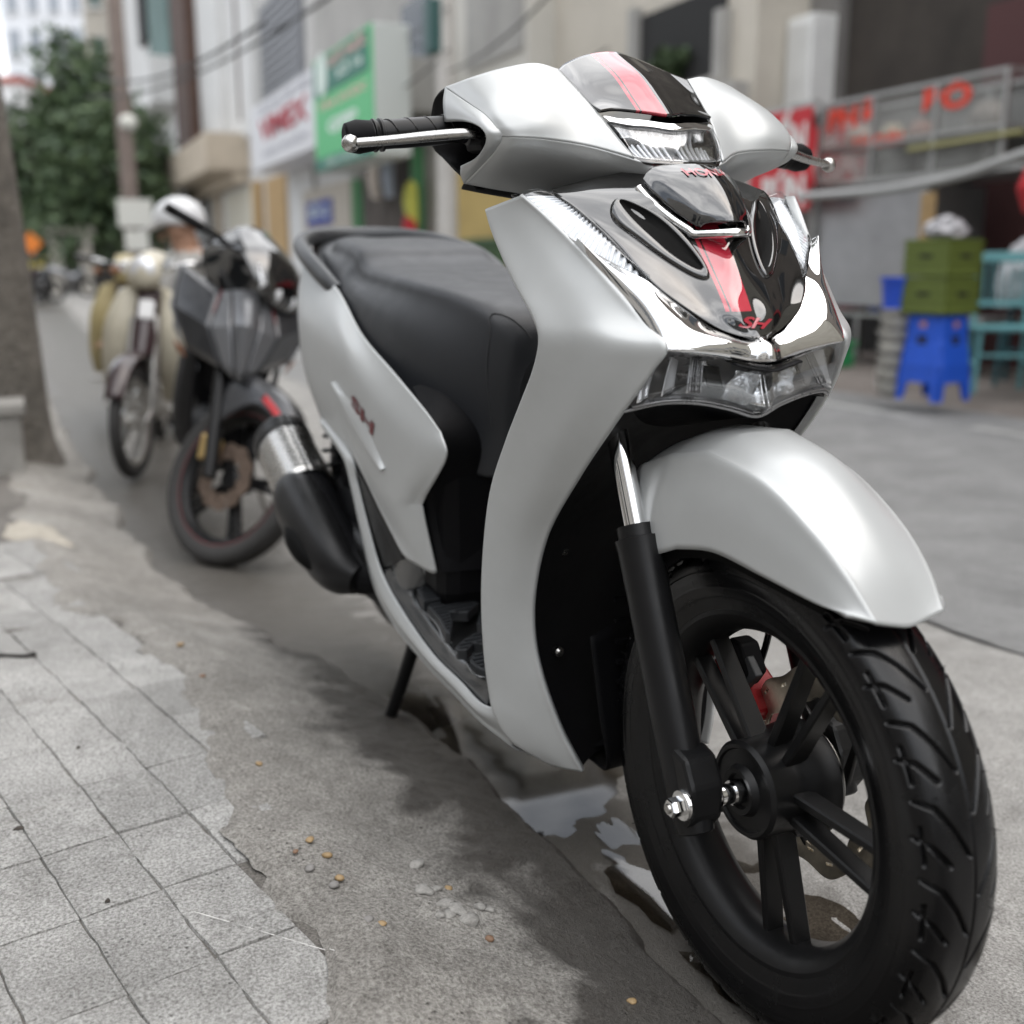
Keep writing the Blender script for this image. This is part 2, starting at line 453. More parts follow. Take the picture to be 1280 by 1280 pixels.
def bar_data(a, b, wa, wb, ha, hb, t, side, n=7, cham=.35):
    """spoke: from a to b, width w tangential, height h along y, chamfered box section"""
    a = np.array(a); b = np.array(b); rows = []
    for i in range(n):
        u = i / (n - 1); p = a + (b - a) * u; wd = (wa + (wb - wa) * u) / 2; hh = (ha + (hb - ha) * u) / 2
        cx = cham * min(wd, hh)
        sec = [(-wd + cx, -hh), (wd - cx, -hh), (wd, -hh + cx), (wd, hh - cx), (wd - cx, hh), (-wd + cx, hh), (-wd, hh - cx), (-wd, -hh + cx)]
        rows.append([p + side * q + np.array([0, 1, 0]) * z for q, z in sec])
    V = np.array(rows).reshape(-1, 3); F = grid_faces(n, 8, cv=True)
    F += [tuple(range(8)), tuple((n - 1) * 8 + i for i in reversed(range(8)))]
    return V, F
for k in range(5):
    th0 = R(-4 + 72 * k)
    for sg in (-1, 1):
        tb = th0 + sg * R(7.6); ta = th0 + sg * R(15)
        A = np.array([math.cos(ta) * .052, -.004, AXZ + math.sin(ta) * .052]); B = np.array([math.cos(tb) * .184, 0, AXZ + math.sin(tb) * .184])
        d = (B - A) / np.linalg.norm(B - A); side = np.cross([0, 1, 0], d)
        V, F = bar_data(A, B, .0115, .0105, .028, .024, 0, side)
        mesh_obj('spoke', V, F, satin, fw, sharp=25)
lathe('hub', [(-.026, .0), (-.046, .0), (-.046, .018), (-.051, .020), (-.052, .026), (-.044, .030), (-.043, .046), (-.046, .0475), (-.046, .052), (-.041, .056), (-.034, .055), (-.012, .055), (.002, .056), (.012, .064), (.040, .068), (.046, .064), (.047, 0)], satin, fw, 64, WC)
lathe('axle', [(-.100, 0), (-.100, .0085), (-.078, .0085), (-.078, .0115), (-.060, .0115), (-.060, .014), (-.046, .014), (-.046, 0)], chrome, fw, 24, WC)
# brake disc on the far side: slotted carrier ring with drilled band
def disc_mesh(name, y, parent, ri=.066, ro=.11, n=120, m=disc_m, c=WC, holes=20):
    V = []; F = []; nr = 9
    rad = np.linspace(ri, ro, nr)
    for yy in (y - .002, y + .002):
        for i in range(n):
            a = 2 * np.pi * i / n
            wav = .004 * math.cos(a * 10)
            for r in rad:
                rr = r + (wav if r == rad[-1] else (-.006 * math.cos(a * 10) if r == rad[0] else 0))
                V.append((math.cos(a) * rr + c[0], yy + c[1], math.sin(a) * rr + c[2]))
    hole = set()
    for k in range(holes):
        i0 = int(k * n / holes); j0 = 2 + 2 * (k % 3)
        hole.add((i0, j0)); hole.add((i0 + 1, j0))
    for l in (0, 1):
        for i in range(n):
            for j in range(nr - 1):
                if (i % n, j) in hole: continue
                q = [l * n * nr + i * nr + j, l * n * nr + i * nr + j + 1, l * n * nr + ((i + 1) % n) * nr + j + 1, l * n * nr + ((i + 1) % n) * nr + j]
                F.append(tuple(q if l else reversed(q)))
    for i in range(n):
        for j in (0, nr - 1):
            a0 = i * nr + j; a1 = ((i + 1) % n) * nr + j; F.append((a0, a1, n * nr + a1, n * nr + a0))
    for (i, j) in hole:
        for (p, q) in (((i, j), (i, j + 1)), ((i + 1, j), (i + 1, j + 1)), ((i, j), (i + 1, j)), ((i, j + 1), (i + 1, j + 1))):
            a0 = (p[0] % n) * nr + p[1]; a1 = (q[0] % n) * nr + q[1]; F.append((a0, a1, n * nr + a1, n * nr + a0))
    return mesh_obj(name, V, F, m, parent, smooth=False)
disc_mesh('brake_disc', .060, fw, .088, .120)
# sensor ring: notched plate inside the disc
nv_ = []; nf = []
for i in range(96):
    a = 2 * np.pi * i / 96
    if i % 2 == 0:
        nv_.append(box_data((math.cos(a) * .052, .051, AXZ + math.sin(a) * .052), (.006, .002, .0018), (0, -a, 0)))
nv_.append(lathe_data([(.050, .047), (.052, .047), (.052, .050), (.050, .050), (.050, .047)], 64, WC))
nv_.append(lathe_data([(.050, .0545), (.052, .0545), (.052, .058), (.050, .058), (.050, .0545)], 64, WC))
V, F = join_data(nv_); mesh_obj('sensor_ring', V, F, steel, fw, smooth=False)
for k in range(5):
    a = R(20 + 72 * k); e = np.array([math.cos(a), 0, math.sin(a)]); g = np.array([math.cos(a + .5), 0, math.sin(a + .5)])
    V, F = bar_data(np.array(WC) + e * .055 + [0, .058, 0], np.array(WC) + g * .094 + [0, .059, 0], .022, .013, .006, .006, 0, np.cross([0, 1, 0], e))
    mesh_obj('disc_arm', V, F, satin, fw, sharp=30)

# brake caliper behind the axle on the far fork leg
cal = st(prism('brake_caliper', [(-.030, -.045), (.020, -.048), (.032, -.02), (.034, .030), (.014, .052), (-.024, .046), (-.038, .01)], (-.140, .088, .325), (.45, 0, .89), (-.89, 0, .45), .050, red_part, scoot, .005))
cal.location = cal.location
prism('caliper_bracket', [(-.022, -.02), (-.008, -.025), (.018, -.016), (.020, .022), (.004, .036), (-.020, .020)], (-.112, .052, .378), (.80, 0, .6), (-.6, 0, .8), .030, plastic, cal, .004)
prism('pad_clip', [(-.02, -.012), (.018, -.014), (.02, .014), (-.018, .012)], (-.098, .036, .372), (.6, 0, .8), (-.8, 0, .6), .012, rail_grey, cal, .002)
lathe('caliper_pin', [(-.012, 0), (-.012, .008), (.012, .008), (.012, 0)], steel, cal, 16, (-.122, .036, .368))

# ---- front fork: two sliders parallel to the steering axis
def fork(sg):
    y = sg * .103; fx = -.022
    ax = np.array([AX.x, 0, AX.z]); b = np.array([fx, y, AXZ])
    def pt(t): return b + ax * t
    lo = st(tube('fork_slider', [pt(-.045), pt(-.043), pt(-.02), pt(.04), pt(.10), pt(.22), pt(.275), pt(.290), pt(.291), pt(.305), pt(.306)], [.018, .021, .0235, .0245, .0255, .0255, .0262, .0275, .0225, .0225, .01], satin, scoot, 32))
    prism('axle_lug', [(-.016, -.032), (.012, -.034), (.022, -.018), (.022, .020), (.004, .050), (-.024, .055), (-.026, .01)], (fx + .012, y + .0245, AXZ), (1, 0, 0), (0, 0, 1), .044, satin, lo, .006)
    tb = st(tube('fork_tube', [pt(.28), pt(.50), pt(.62)], .0135, chrome, scoot, 28))
    tube('fork_clamp', [pt(.455), pt(.46), pt(.50), pt(.505)], [.018, .022, .022, .018], plastic, tb, 24)
    return lo
fr = fork(-1); fork(1)
lathe('axle_washer', [(-.1275, .0), (-.1275, .0165), (-.1255, .0175), (-.122, .0175), (-.122, 0)], chrome, fr, 32, (0, 0, AXZ))
lathe('axle_bolt', [(-.143, 0), (-.143, .0062), (-.1425, .0095), (-.140, .0108), (-.1275, .0108), (-.1275, 0)], chrome, fr, 6, (0, 0, AXZ))
lathe('axle_stub', [(-.1455, 0), (-.1455, .005), (-.142, .006), (-.142, 0)], steel, fr, 20, (0, 0, AXZ))

# brake hose down the far leg, clamp bolts on the near one
st(tube('brake_hose', [(-.24, .085, .80), (-.20, .125, .66), (-.17, .130, .52), (-.155, .105, .40), (-.145, .085, .355)], .0045, rubber, scoot, 10, 40))
# ---- front mudguard
fender_half = [  # (right bottom edge, lower side, shoulder, inner shoulder, centre) from the tip to the rear
    [(0.1502, -0.0605, 0.5448), (0.1581, -0.055, 0.5435), (0.1692, -0.0415, 0.5398), (0.1695, -0.0205, 0.5344), (0.1705, 0, 0.5309)],
    [(0.1539, -0.06, 0.5444), (0.1582, -0.057, 0.551), (0.1619, -0.046, 0.5593), (0.1593, -0.023, 0.5592), (0.1575, 0, 0.557)],
    [(0.112, -0.064, 0.5446), (0.1249, -0.061, 0.5581), (0.1343, -0.05, 0.5756), (0.1343, -0.025, 0.5804), (0.1365, 0, 0.5803)],
    [(0.0329, -0.07, 0.5506), (0.0637, -0.067, 0.5796), (0.0851, -0.056, 0.6088), (0.0884, -0.028, 0.618), (0.0943, 0, 0.6191)],
    [(-0.0396, -0.076, 0.5548), (-0.0099, -0.074, 0.5962), (0.0121, -0.06, 0.641), (0.02, -0.031, 0.6562), (0.0299, 0, 0.6573)],
    [(-0.0943, -0.086, 0.5443), (-0.0908, -0.085, 0.5914), (-0.0758, -0.066, 0.6543), (-0.0625, -0.034, 0.6748), (-0.0473, 0, 0.6786)],
    [(-0.1318, -0.097, 0.5255), (-0.1346, -0.096, 0.578), (-0.1268, -0.077, 0.6423), (-.118, -.04, .666), (-.112, 0, .674)],
    [(-0.1587, -0.096, 0.5167), (-0.1737, -0.096, 0.5684), (-0.1876, -0.08, 0.617), (-.162, -.044, .648), (-.155, 0, .658)]]
def dens(h):   # tighten the shoulder into a crease
    B_, L_, S_, I_, C_ = [np.array(p) for p in h]
    return [tuple(p) for p in (B_, L_ * .55 + (B_ + S_) / 2 * .45, L_ * .30 + S_ * .70, S_, S_ * .80 + I_ * .20, I_, C_)]
G = surf([sym_row(dens(h)) for h in fender_half[:1] + fender_half[2:6]], 56, 72)
A = [cr(sym_row(dens(h)), 72) for h in fender_half[5:]]
G = np.concatenate([G] + [np.array([a * (1 - t) + b * t for t in np.linspace(0, 1, 7)[1:]]) for a, b in zip(A[:-1], A[1:])])
fender = st(mesh_obj('front_mudguard', G.reshape(-1, 3), grid_faces(len(G), 72), silver, scoot, sharp=20)); solid(fender, .0045)
patch('mudguard_liner', [sym_row([(p[0], p[1] * .90, p[2] - .012) for p in h]) for h in fender_half[2:]], pitch, fender, 20, 20)
# far mudguard brace plate glimpsed behind the fork
prism('mudguard_stay', [(-.02, -.05), (.02, -.045), (.03, .05), (-.005, .06)], (-.16, -.075, .555), (1, 0, 0), (0, 0, 1), .004, silver, fender)

# ---- leg shield, right panel mirrored to the left
shield_edges = [
    ((-0.3501, -0.205, 0.9122), (-0.2804, -0.19, 0.9279)),
    ((-0.3281, -0.207, 0.8902), (-0.2454, -0.176, 0.905)),
    ((-0.2945, -0.208, 0.8618), (-0.2003, -0.158, 0.8719)),
    ((-0.2552, -0.207, 0.8293), (-0.1507, -0.14, 0.8328)),
    ((-0.2133, -0.204, 0.7967), (-0.1095, -0.123, 0.7965)),
    ((-0.1982, -0.203, 0.7725), (-0.0758, -0.117, 0.7745)),
    ((-0.2126, -0.203, 0.7378), (-0.0881, -0.125, 0.7493)),
    ((-0.25, -0.203, 0.6918), (-0.1127, -0.135, 0.7148)),
    ((-0.2926, -0.203, 0.6399), (-0.1518, -0.143, 0.6697)),
    ((-0.3417, -0.203, 0.5684), (-0.2108, -0.148, 0.6066)),
    ((-0.3723, -0.201, 0.4872), (-0.2864, -0.151, 0.5178)),
    ((-0.3922, -0.197, 0.4018), (-0.3238, -0.151, 0.4289)),
    ((-0.3972, -0.192, 0.3233), (-0.3316, -0.147, 0.358)),
    ((-0.3952, -0.186, 0.2667), (-0.3174, -0.139, 0.2988)),
    ((-0.3872, -0.181, 0.2315), (-0.2992, -0.122, 0.2366)),
    ((-0.3674, -0.164, 0.1967), (-0.2861, -0.11, 0.2048)),
    ((-0.3221, -0.126, 0.175), (-0.2783, -0.099, 0.1799))]
def shield_rows(sg):
    rows = []
    for i, (a, b) in enumerate(shield_edges):
        a = np.array(a); b = np.array(b); t = i / (len(shield_edges) - 1)
        bul = .010 * math.sin(math.pi * min(1, t * 1.15) ** .9) if t < .87 else .003
        out = np.array([.45, -.9, .1])
        hol = -.006 * math.exp(-((t - .36) / .09) ** 2)     # hollow below the knee line
        row = [a + np.array([-.004, .010, 0]), a, a * .72 + b * .28 + out * (bul * .75 + hol), a * .40 + b * .60 + out * bul, a * .10 + b * .90 + out * bul * .35, b, b + np.array([-.010, .006, -.001])]
        rows.append([(p[0], p[1] * (1 if sg < 0 else -1), p[2]) for p in row])
    return rows
for sg in (-1, 1):
    patch('leg_shield', shield_rows(sg), silver, scoot, 110, 44, thick=.0035, flip=sg > 0)

# ---- dark inner fairing behind the front wheel
inner = []
for i in range(4, 17):
    b = np.array(shield_edges[i][1]); w_ = -b[1] - .006
    dx = -.012
    inner.append([(b[0] + dx, -w_, b[2]), (b[0] + dx - .02, -w_ * .75, b[2]), (b[0] - .055, -w_ * .35, b[2] + .0), (b[0] - .065, 0, b[2]), (b[0] - .055, w_ * .35, b[2]), (b[0] + dx - .02, w_ * .75, b[2]), (b[0] + dx, w_, b[2])])
patch('inner_fairing', inner[3:], plastic, scoot, 50, 40)
# lower nose of the inner fairing in front of the engine
patch('belly_fairing', [[(-.285, -.088, .37), (-.262, -.084, .27), (-.263, -.070, .188), (-.33, -.06, .165), (-.42, -.07, .17)],
                        [(-.300, -.03, .38), (-.272, -.03, .27), (-.272, -.025, .185), (-.33, -.02, .162), (-.42, -.02, .165)],
                        [(-.300, .03, .38), (-.272, .03, .27), (-.272, .025, .185), (-.33, .02, .162), (-.42, .02, .165)],
                        [(-.285, .088, .37), (-.262, .084, .27), (-.263, .070, .188), (-.33, .06, .165), (-.42, .07, .17)]], plastic, scoot, 20, 30, thick=.003)
for (x_, y_, z_) in ((-.365, -.095, .47), (-.355, -.105, .33), (-.365, .095, .47)):
    lathe('trim_screw', [(.006, 0), (.006, .004), (.003, .0065), (-.006, .0065)], steel, scoot, 12, (x_ + .012, y_, z_), 'x')
for k in range(7):                                             # moulded ribs of the splash panel
    z_ = .25 + .028 * k; box('splash_rib', (-.268 - .02 * (k / 7) ** 2, 0, z_), (.008, .11, .005), plastic, scoot)
# back wall of the leg shield (rider side)
back = []
for (a, b) in shield_edges[:15]:
    a = np.array(a)
    back.append([(a[0] - .004, a[1] + .006, a[2]), (a[0] - .03, a[1] * .6, a[2]), (a[0] - .04, 0, a[2]), (a[0] - .03, -a[1] * .6, a[2]), (a[0] - .004, -a[1] - .006, a[2])])
patch('knee_panel', back, plastic, scoot, 40, 24)

# ---- glossy nose panel
nose_half = [  # right edge -> centre, top to bottom
    [(-0.2879, -0.148, 0.9336), (-0.2806, -0.105, 0.9446), (-0.2745, -0.05, 0.9549), (-.262, 0, .962)],
    [(-0.2759, -0.1465, 0.9263), (-0.234, -0.098, 0.9226), (-0.2086, -0.045, 0.9269), (-.214, 0, .930)],
    [(-0.2286, -0.128, 0.8998), (-0.1913, -0.085, 0.8921), (-0.1749, -0.038, 0.893), (-.168, 0, .897)],
    [(-0.1876, -0.117, 0.8752), (-0.1558, -0.072, 0.8584), (-0.1409, -0.032, 0.8583), (-.134, 0, .863)],
    [(-0.137, -0.1025, 0.8369), (-0.1237, -0.06, 0.8281), (-0.1099, -0.027, 0.8272), (-.107, 0, .828)],
    [(-0.1048, -0.075, 0.8086), (-0.0994, -0.046, 0.8038), (-0.0879, -0.021, 0.803), (-.089, 0, .802)],
    [(-0.0884, -0.038, 0.7857), (-0.0849, -0.026, 0.7847), (-0.0795, -0.012, 0.7812), (-.077, 0, .782)],
    [(-0.0745, -0.006, 0.7772), (-0.0729, -0.004, 0.7768), (-0.0713, -0.002, 0.7765), (-.0735, 0, .777)]]
nose = patch('nose_panel', [sym_row(h) for h in nose_half], striped, scoot, 60, 60, thick=.004)
NG = surf([sym_row(h) for h in nose_half], 60, 60)
def nose_pt(v, u, lift=.0):
    """point on the nose panel: v 0..1 top to bottom, u -1..1 right to left"""
    i = v * 59; j = (u + 1) / 2 * 59
    i0 = min(int(i), 58); j0 = min(int(j), 58); fi, fj = i - i0, j - j0
    p = NG[i0, j0] * (1 - fi) * (1 - fj) + NG[i0 + 1, j0] * fi * (1 - fj) + NG[i0, j0 + 1] * (1 - fi) * fj + NG[i0 + 1, j0 + 1] * fi * fj
    nn = np.cross(NG[i0 + 1, j0] - NG[i0, j0], NG[i0, j0 + 1] - NG[i0, j0]); nn /= np.linalg.norm(nn) + 1e-12
    if nn[0] < 0: nn = -nn
    return p + nn * lift
# scooped nostrils on both sides of the stripe
for sg in (-1, 1):
    lip_ = [(.271, .831), (.150, .64), (.215, .495), (.322, .39), (.441, .356), (.515, .40), (.515, .52), (.45, .66), (.365, .775)]
    bowl = [(.165, .64), (.235, .525), (.335, .455), (.424, .415), (.470, .415), (.462, .49), (.39, .60), (.28, .655)]
    lp = cr(np.array([(a, b, 0) for a, b in lip_]), 64, True); bp_ = cr(np.array([(a, b, 0) for a, b in bowl]), 64, True)
    k0 = int(np.argmin(np.linalg.norm((bp_ - lp[7]) * [1.6, 1, 1], axis=1))); bp_ = np.roll(bp_, 7 - k0, axis=0)
    cp_ = bp_.mean(0)
    def ringp(t, lift, q=None):
        P = lp * (1 - t) + bp_ * t if q is None else cp_ + (bp_ - cp_) * q
        return np.array([nose_pt(a, sg * b, lift) for a, b, _ in P])
    rings = [ringp(0, .0015), ringp(.05, .0045), ringp(.4, .0062), ringp(.85, .0055), ringp(1, .0032), ringp(0, .0030, .3)]
    V = np.vstack(rings); F = grid_faces(6, 64, cv=True) + [tuple(5 * 64 + i for i in range(64))]
    mi = [1 if i >= 3 * 64 else 0 for i in range(5 * 64)] + [1]
    mesh_obj('nostril', V, F, [gloss, pitch], nose, ml=mi)
text_obj('model_script', 'SH', red, nose, (0, 0, 0), (0, 1, 0), (0, 0, 1), .060, shear=.6, bold=.03,
         wrap=lambda a, b: nose_pt(min(.95, max(.6, .775 - b * 1.6 + a * .04)), a - .15, .0034), width=.78)

# badge cap with chrome surround
badge_half = [
    [(-0.2372, -0.06, 0.9352), (-0.2419, -0.045, 0.9469), (-0.234, -0.022, 0.9505), (-0.2174, 0, 0.9503)],
    [(-0.2178, -0.055, 0.9208), (-0.2141, -0.042, 0.9349), (-0.202, -0.02, 0.9392), (-0.1916, 0, 0.9383)],
    [(-0.1914, -0.046, 0.9033), (-0.1883, -0.036, 0.9172), (-0.1755, -0.018, 0.9206), (-0.1674, 0, 0.9189)],
    [(-0.1694, -0.034, 0.8895), (-0.1665, -0.028, 0.8999), (-0.1576, -0.015, 0.9008), (-0.1483, 0, 0.8982)],
    [(-0.1621, -0.028, 0.8853), (-0.1588, -0.022, 0.8896), (-0.1502, -0.012, 0.8905), (-0.1429, 0, 0.8897)]]
bg = np.stack([cr(sym_row(h), 40) for h in badge_half]); BG = np.stack([cr(bg[:, j], 30) for j in range(40)], 1)
BG = BG + np.array([.0055, 0, .0070])
badge = mesh_obj('badge_cap', BG.reshape(-1, 3), grid_faces(30, 40), gloss, scoot); solid(badge, .012, 0, .003)
def badge_pt(v, u, lift):
    i = min(max(v * 29, 0), 28.99); j = min(max((u + 1) / 2 * 39, 0), 38.99); i0, j0 = int(i), int(j); fi, fj = i - i0, j - j0
    p = BG[i0, j0] * (1 - fi) * (1 - fj) + BG[i0 + 1, j0] * fi * (1 - fj) + BG[i0, j0 + 1] * (1 - fi) * fj + BG[i0 + 1, j0 + 1] * fi * fj
    nn = np.cross(BG[i0 + 1, j0] - BG[i0, j0], BG[i0, j0 + 1] - BG[i0, j0]); nn /= np.linalg.norm(nn)
    return p + (nn if nn[2] > 0 else -nn) * lift
text_obj('maker_name', 'HONDA', red, badge, (0, 0, 0), (0, 1, 0), (0, 0, 1), .05, bold=.02, wrap=lambda a, b: badge_pt(.24 - b * 3.4, a + .02, .0076), width=.85)
rimp = [np.array(h[0]) for h in badge_half[:4]] + [np.array(badge_half[4][0])]
loop = [p + np.array([.0055, -.004, .0005]) for p in rimp] + [np.array([-.1265, 0, .8875])]
loop = loop + [p * np.array([1, -1, 1]) for p in reversed(loop[:-1])]
tube('badge_surround', loop, .0062, chrome, badge, 12, 70, flat=.8)

# ---- chrome trim: from the lamp tips down to the point of the V
ch_out = [(-0.1985, -0.161, 0.8789), (-0.1713, -0.149, 0.8523), (-0.1307, -0.132, 0.8162), (-0.0874, -0.12, 0.7834), (-0.0741, -0.115, 0.7721), (-0.0673, -0.087, 0.769), (-0.0628, -0.053, 0.7637), (-0.0586, -0.02, 0.7566), (-.0485, 0, .757)]
ch_in = [(-0.1966, -0.158, 0.8772), (-0.1776, -0.14, 0.8613), (-0.1556, -0.122, 0.8483), (-0.1353, -0.1035, 0.8362), (-0.104, -0.0755, 0.8079), (-0.0923, -0.052, 0.7911), (-0.082, -0.034, 0.7819), (-0.0777, -0.012, 0.7771), (-.071, 0, .779)]
ch_mid = [((np.array(a) + np.array(b)) / 2 + np.array([.006, -.003 * (i < 6), .004])) for i, (a, b) in enumerate(zip(ch_out, ch_in))]
chrome_trim = patch('chrome_trim', [sym_row(ch_in), sym_row(ch_mid), sym_row(ch_out), sym_row([(p[0] - .008, p[1], p[2] - .003) for p in ch_out])], chrome, scoot, 24, 140)

# ---- upper side lamps (ribbed clear lenses) along the nose
for sg in (-1, 1):
    o_ = [(-0.301, -0.193, 0.9281), (-0.2496, -0.176, 0.9015), (-0.2044, -0.159, 0.877), (-0.1738, -0.134, 0.8571), (-0.1412, -0.105, 0.8367)]
    i_ = [(-0.2792, -0.148, 0.929), (-0.2535, -0.138, 0.9164), (-0.2246, -0.127, 0.8981), (-0.1885, -0.1175, 0.8752), (-0.1396, -0.103, 0.8376)]
    f_ = lambda L: [(p[0], p[1] * (-sg), p[2]) for p in L]
    m_ = [((np.array(a) + np.array(b)) / 2 + np.array([.006, 0, .006])) for a, b in zip(o_, i_)]
    rows_ = [f_([(p[0] - .004, p[1] + .001, p[2] - .004) for p in o_]), f_([(p[0] - .010, p[1], p[2] - .009) for p in m_]), f_([(p[0] - .004, p[1] - .001, p[2] - .004) for p in i_])]
    G = surf(rows_, 9, 300)
    dn = np.array([-.62, 0, -.78]); ph = np.linspace(0, 1, 300)
    G = G + (np.abs(np.sin(ph * math.pi * 23)) ** .7 * -.0042)[None, :, None] * dn[None, None, :]
    ln = mesh_obj('side_lamp', G.reshape(-1, 3), grid_faces(9, 300), lamp_silver, scoot)
    patch('lens', [f_(o_), f_(m_), f_(i_)], lens_rib, ln, 14, 40, thick=.0015)
    tube('lens_rim', cr(np.array(f_(o_)), 40), .0016, gloss, ln, 6); tube('lens_rim', cr(np.array(f_(i_)), 40), .0018, gloss, ln, 6)

# ---- headlamp
hl_top = [(-0.0739, -0.118, 0.7715), (-0.0687, -0.088, 0.7673), (-0.0626, -0.054, 0.7612), (-0.0585, -0.022, 0.7541), (-.0505, 0, .752)]
hl_bot = [(-0.1233, -0.1375, 0.7019), (-0.0961, -0.106, 0.7128), (-0.083, -0.07, 0.7124), (-0.0779, -0.034, 0.7046), (-.072, 0, .695)]
hl_mid = [(np.array(a) + np.array(b)) / 2 + np.array([.012 if i else .002, 0, 0]) for i, (a, b) in enumerate(zip(hl_top, hl_bot))]
back_ = lambda L, d: [(p[0] - d, p[1] * .97, p[2]) for p in L]
head = patch('headlamp', [sym_row(back_(hl_top, .012)), sym_row(back_(hl_mid, .055)), sym_row(back_(hl_bot, .012))], lamp_grey, scoot, 14, 60)
patch('lens', [sym_row(hl_top), sym_row(hl_mid), sym_row(hl_bot)], lens_clear, head, 20, 80, thick=.002)
tube('lens_rim', cr(np.array(sym_row([(p[0] + .001, p[1], p[2] - .002) for p in hl_bot])), 60), .0018, lamp_grey, head, 8)
HT, HM, HB = [cr(np.array(sym_row(L)), 101) for L in (hl_top, hl_mid, hl_bot)]
def hl_pt(u, v, d):
    """u -1..1 across, v 0..1 top to bottom, d depth behind the lens"""
    j = int(round((u + 1) * 50)); a, b, c = HT[j], HM[j], HB[j]
    p = a * (1 - v) * (1 - v) + 2 * (b * 2 - (a + c) / 2) * v * (1 - v) * .5 * 2 * .5 + c * v * v if False else (a * (1 - v) + c * v) + (b - (a + c) / 2) * 4 * v * (1 - v)
    return p + np.array([-d, 0, 0])
def vane(u0, u1, v0, v1, d0, d1, m, nm):
    rows = []
    for v in np.linspace(v0, v1, 7):
        s = math.sin((v - v0) / (v1 - v0) * math.pi)
        rows.append([hl_pt(u, v, d0 + (d1 - d0) * t + .026 * (1 - (v - v0) / (v1 - v0)) + .006 * s - .008) for t, u in zip(np.linspace(0, 1, 5), np.linspace(u0, u1, 5))])
    return patch(nm, rows, m, head, 12, 10, thick=.0015)
for sg in (-1, 1):
    for (u0, u1, v0, v1, d0, d1, m) in [(.96, .84, .34, .90, .004, .020, lamp_mirror), (.83, .67, .14, .84, .004, .026, lamp_mirror), (.66, .58, .08, .80, .006, .014, lamp_mirror), (.575, .515, .08, .80, .004, .018, lamp_grey),
                                       (.13, .02, .16, .80, .012, .002, lamp_chrome)]:
        vane(sg * u0, sg * u1, v0, v1, d0, d1, m, 'reflector')
    for k in range(9):                                       # fine flutes between the reflectors
        vane(sg * (.655 - .0085 * k), sg * (.650 - .0085 * k), .10, .78, .001, .004, lamp_grey, 'flute')
    vane(sg * .97, sg * .03, .84, .98, .003, .006, lamp_grey, 'lower_bezel')
    vane(sg * .50, sg * .36, .10, .62, .020, .020, pitch, 'dark_panel')
    rows_ = []
    for v in np.linspace(.20, .86, 11):                       # bowl with rippled mirror facets
        row = []
        for u in np.linspace(.37, .12, 11):
            rr = min(1, ((u - .245) / .14) ** 2 + ((v - .53) / .38) ** 2); row.append(hl_pt(sg * u, v, .004 + .030 * (1 - rr)))
        rows_.append(row)
    patch('bowl', rows_, lamp_chrome, head, 22, 22)
vane(-.40, .40, .02, .10, .002, .002, plastic, 'projector_hood')
# dark chin below the headlamp
patch('chin_panel', [sym_row([(p[0] - .004, p[1] * .99, p[2] - .003) for p in hl_bot]), sym_row([(p[0] - .05, p[1] * .98, p[2] - .012) for p in hl_bot]),
                     sym_row([(-.235, p[1] * 1.0, .655) for p in hl_bot])], plastic, scoot, 14, 40, thick=.003)

# ---- handlebar cowl (steered)
cowl_up = [  # inner edge (visor) -> outer ridge, top to crease
    [(-0.3924, -0.095, 1.076), (-0.3964, -0.125, 1.081), (-0.398, -0.165, 1.073), (-0.4141, -0.2, 1.062), (-0.4643, -0.214, 1.055)],
    [(-0.3566, -0.088, 1.051), (-0.3585, -0.122, 1.056), (-0.351, -0.168, 1.049), (-0.3553, -0.203, 1.037), (-0.3913, -0.217, 1.032)],
    [(-0.3181, -0.08, 1.022), (-0.3279, -0.118, 1.028), (-0.3204, -0.168, 1.026), (-0.3237, -0.203, 1.017), (-0.3395, -0.216, 1.014)],
    [(-0.2867, -0.071, 0.9942), (-0.306, -0.112, 1.004), (-0.3028, -0.164, 1.006), (-0.3081, -0.198, 1.001), (-0.319, -0.211, 0.9995)],
    [(-0.2582, -0.062, 0.9684), (-0.2883, -0.104, 0.9814), (-0.2974, -0.156, 0.9877), (-0.3033, -0.192, 0.989), (-0.3143, -0.206, 0.9899)]]
cowl_lo = [  # crease -> bottom edge, from the outer ridge to the centre
    [(-0.3143, -0.206, 0.9899), (-0.3033, -0.192, 0.989), (-0.2974, -0.156, 0.9877), (-0.2883, -0.104, 0.9814), (-0.2582, -0.062, 0.9675), (-0.2536, -0.035, 0.9611), (-.242, 0, .959)],
    [(-0.3315, -0.205, 0.9769), (-0.3198, -0.19, 0.9751), (-0.3125, -0.152, 0.9718), (-0.2964, -0.102, 0.9649), (-0.269, -0.058, 0.9555), (-0.2524, -0.033, 0.9513), (-.252, 0, .950)],
    [(-0.3815, -0.202, 0.9601), (-0.3652, -0.184, 0.9565), (-0.3566, -0.142, 0.951), (-0.3255, -0.096, 0.9451), (-0.2986, -0.056, 0.9419), (-0.2735, -0.03, 0.9402), (-.283, 0, .937)],
    [(-0.4519, -0.194, 0.9425), (-0.4216, -0.172, 0.9366), (-0.4008, -0.134, 0.9305), (-0.3765, -0.09, 0.9254), (-0.3456, -0.056, 0.9286), (-0.3222, -0.03, 0.9327), (-.330, 0, .930)]]
cowl = st(patch('handlebar_cowl', [sym_row(r) for r in cowl_lo], silver, scoot, 30, 90, thick=.0035))
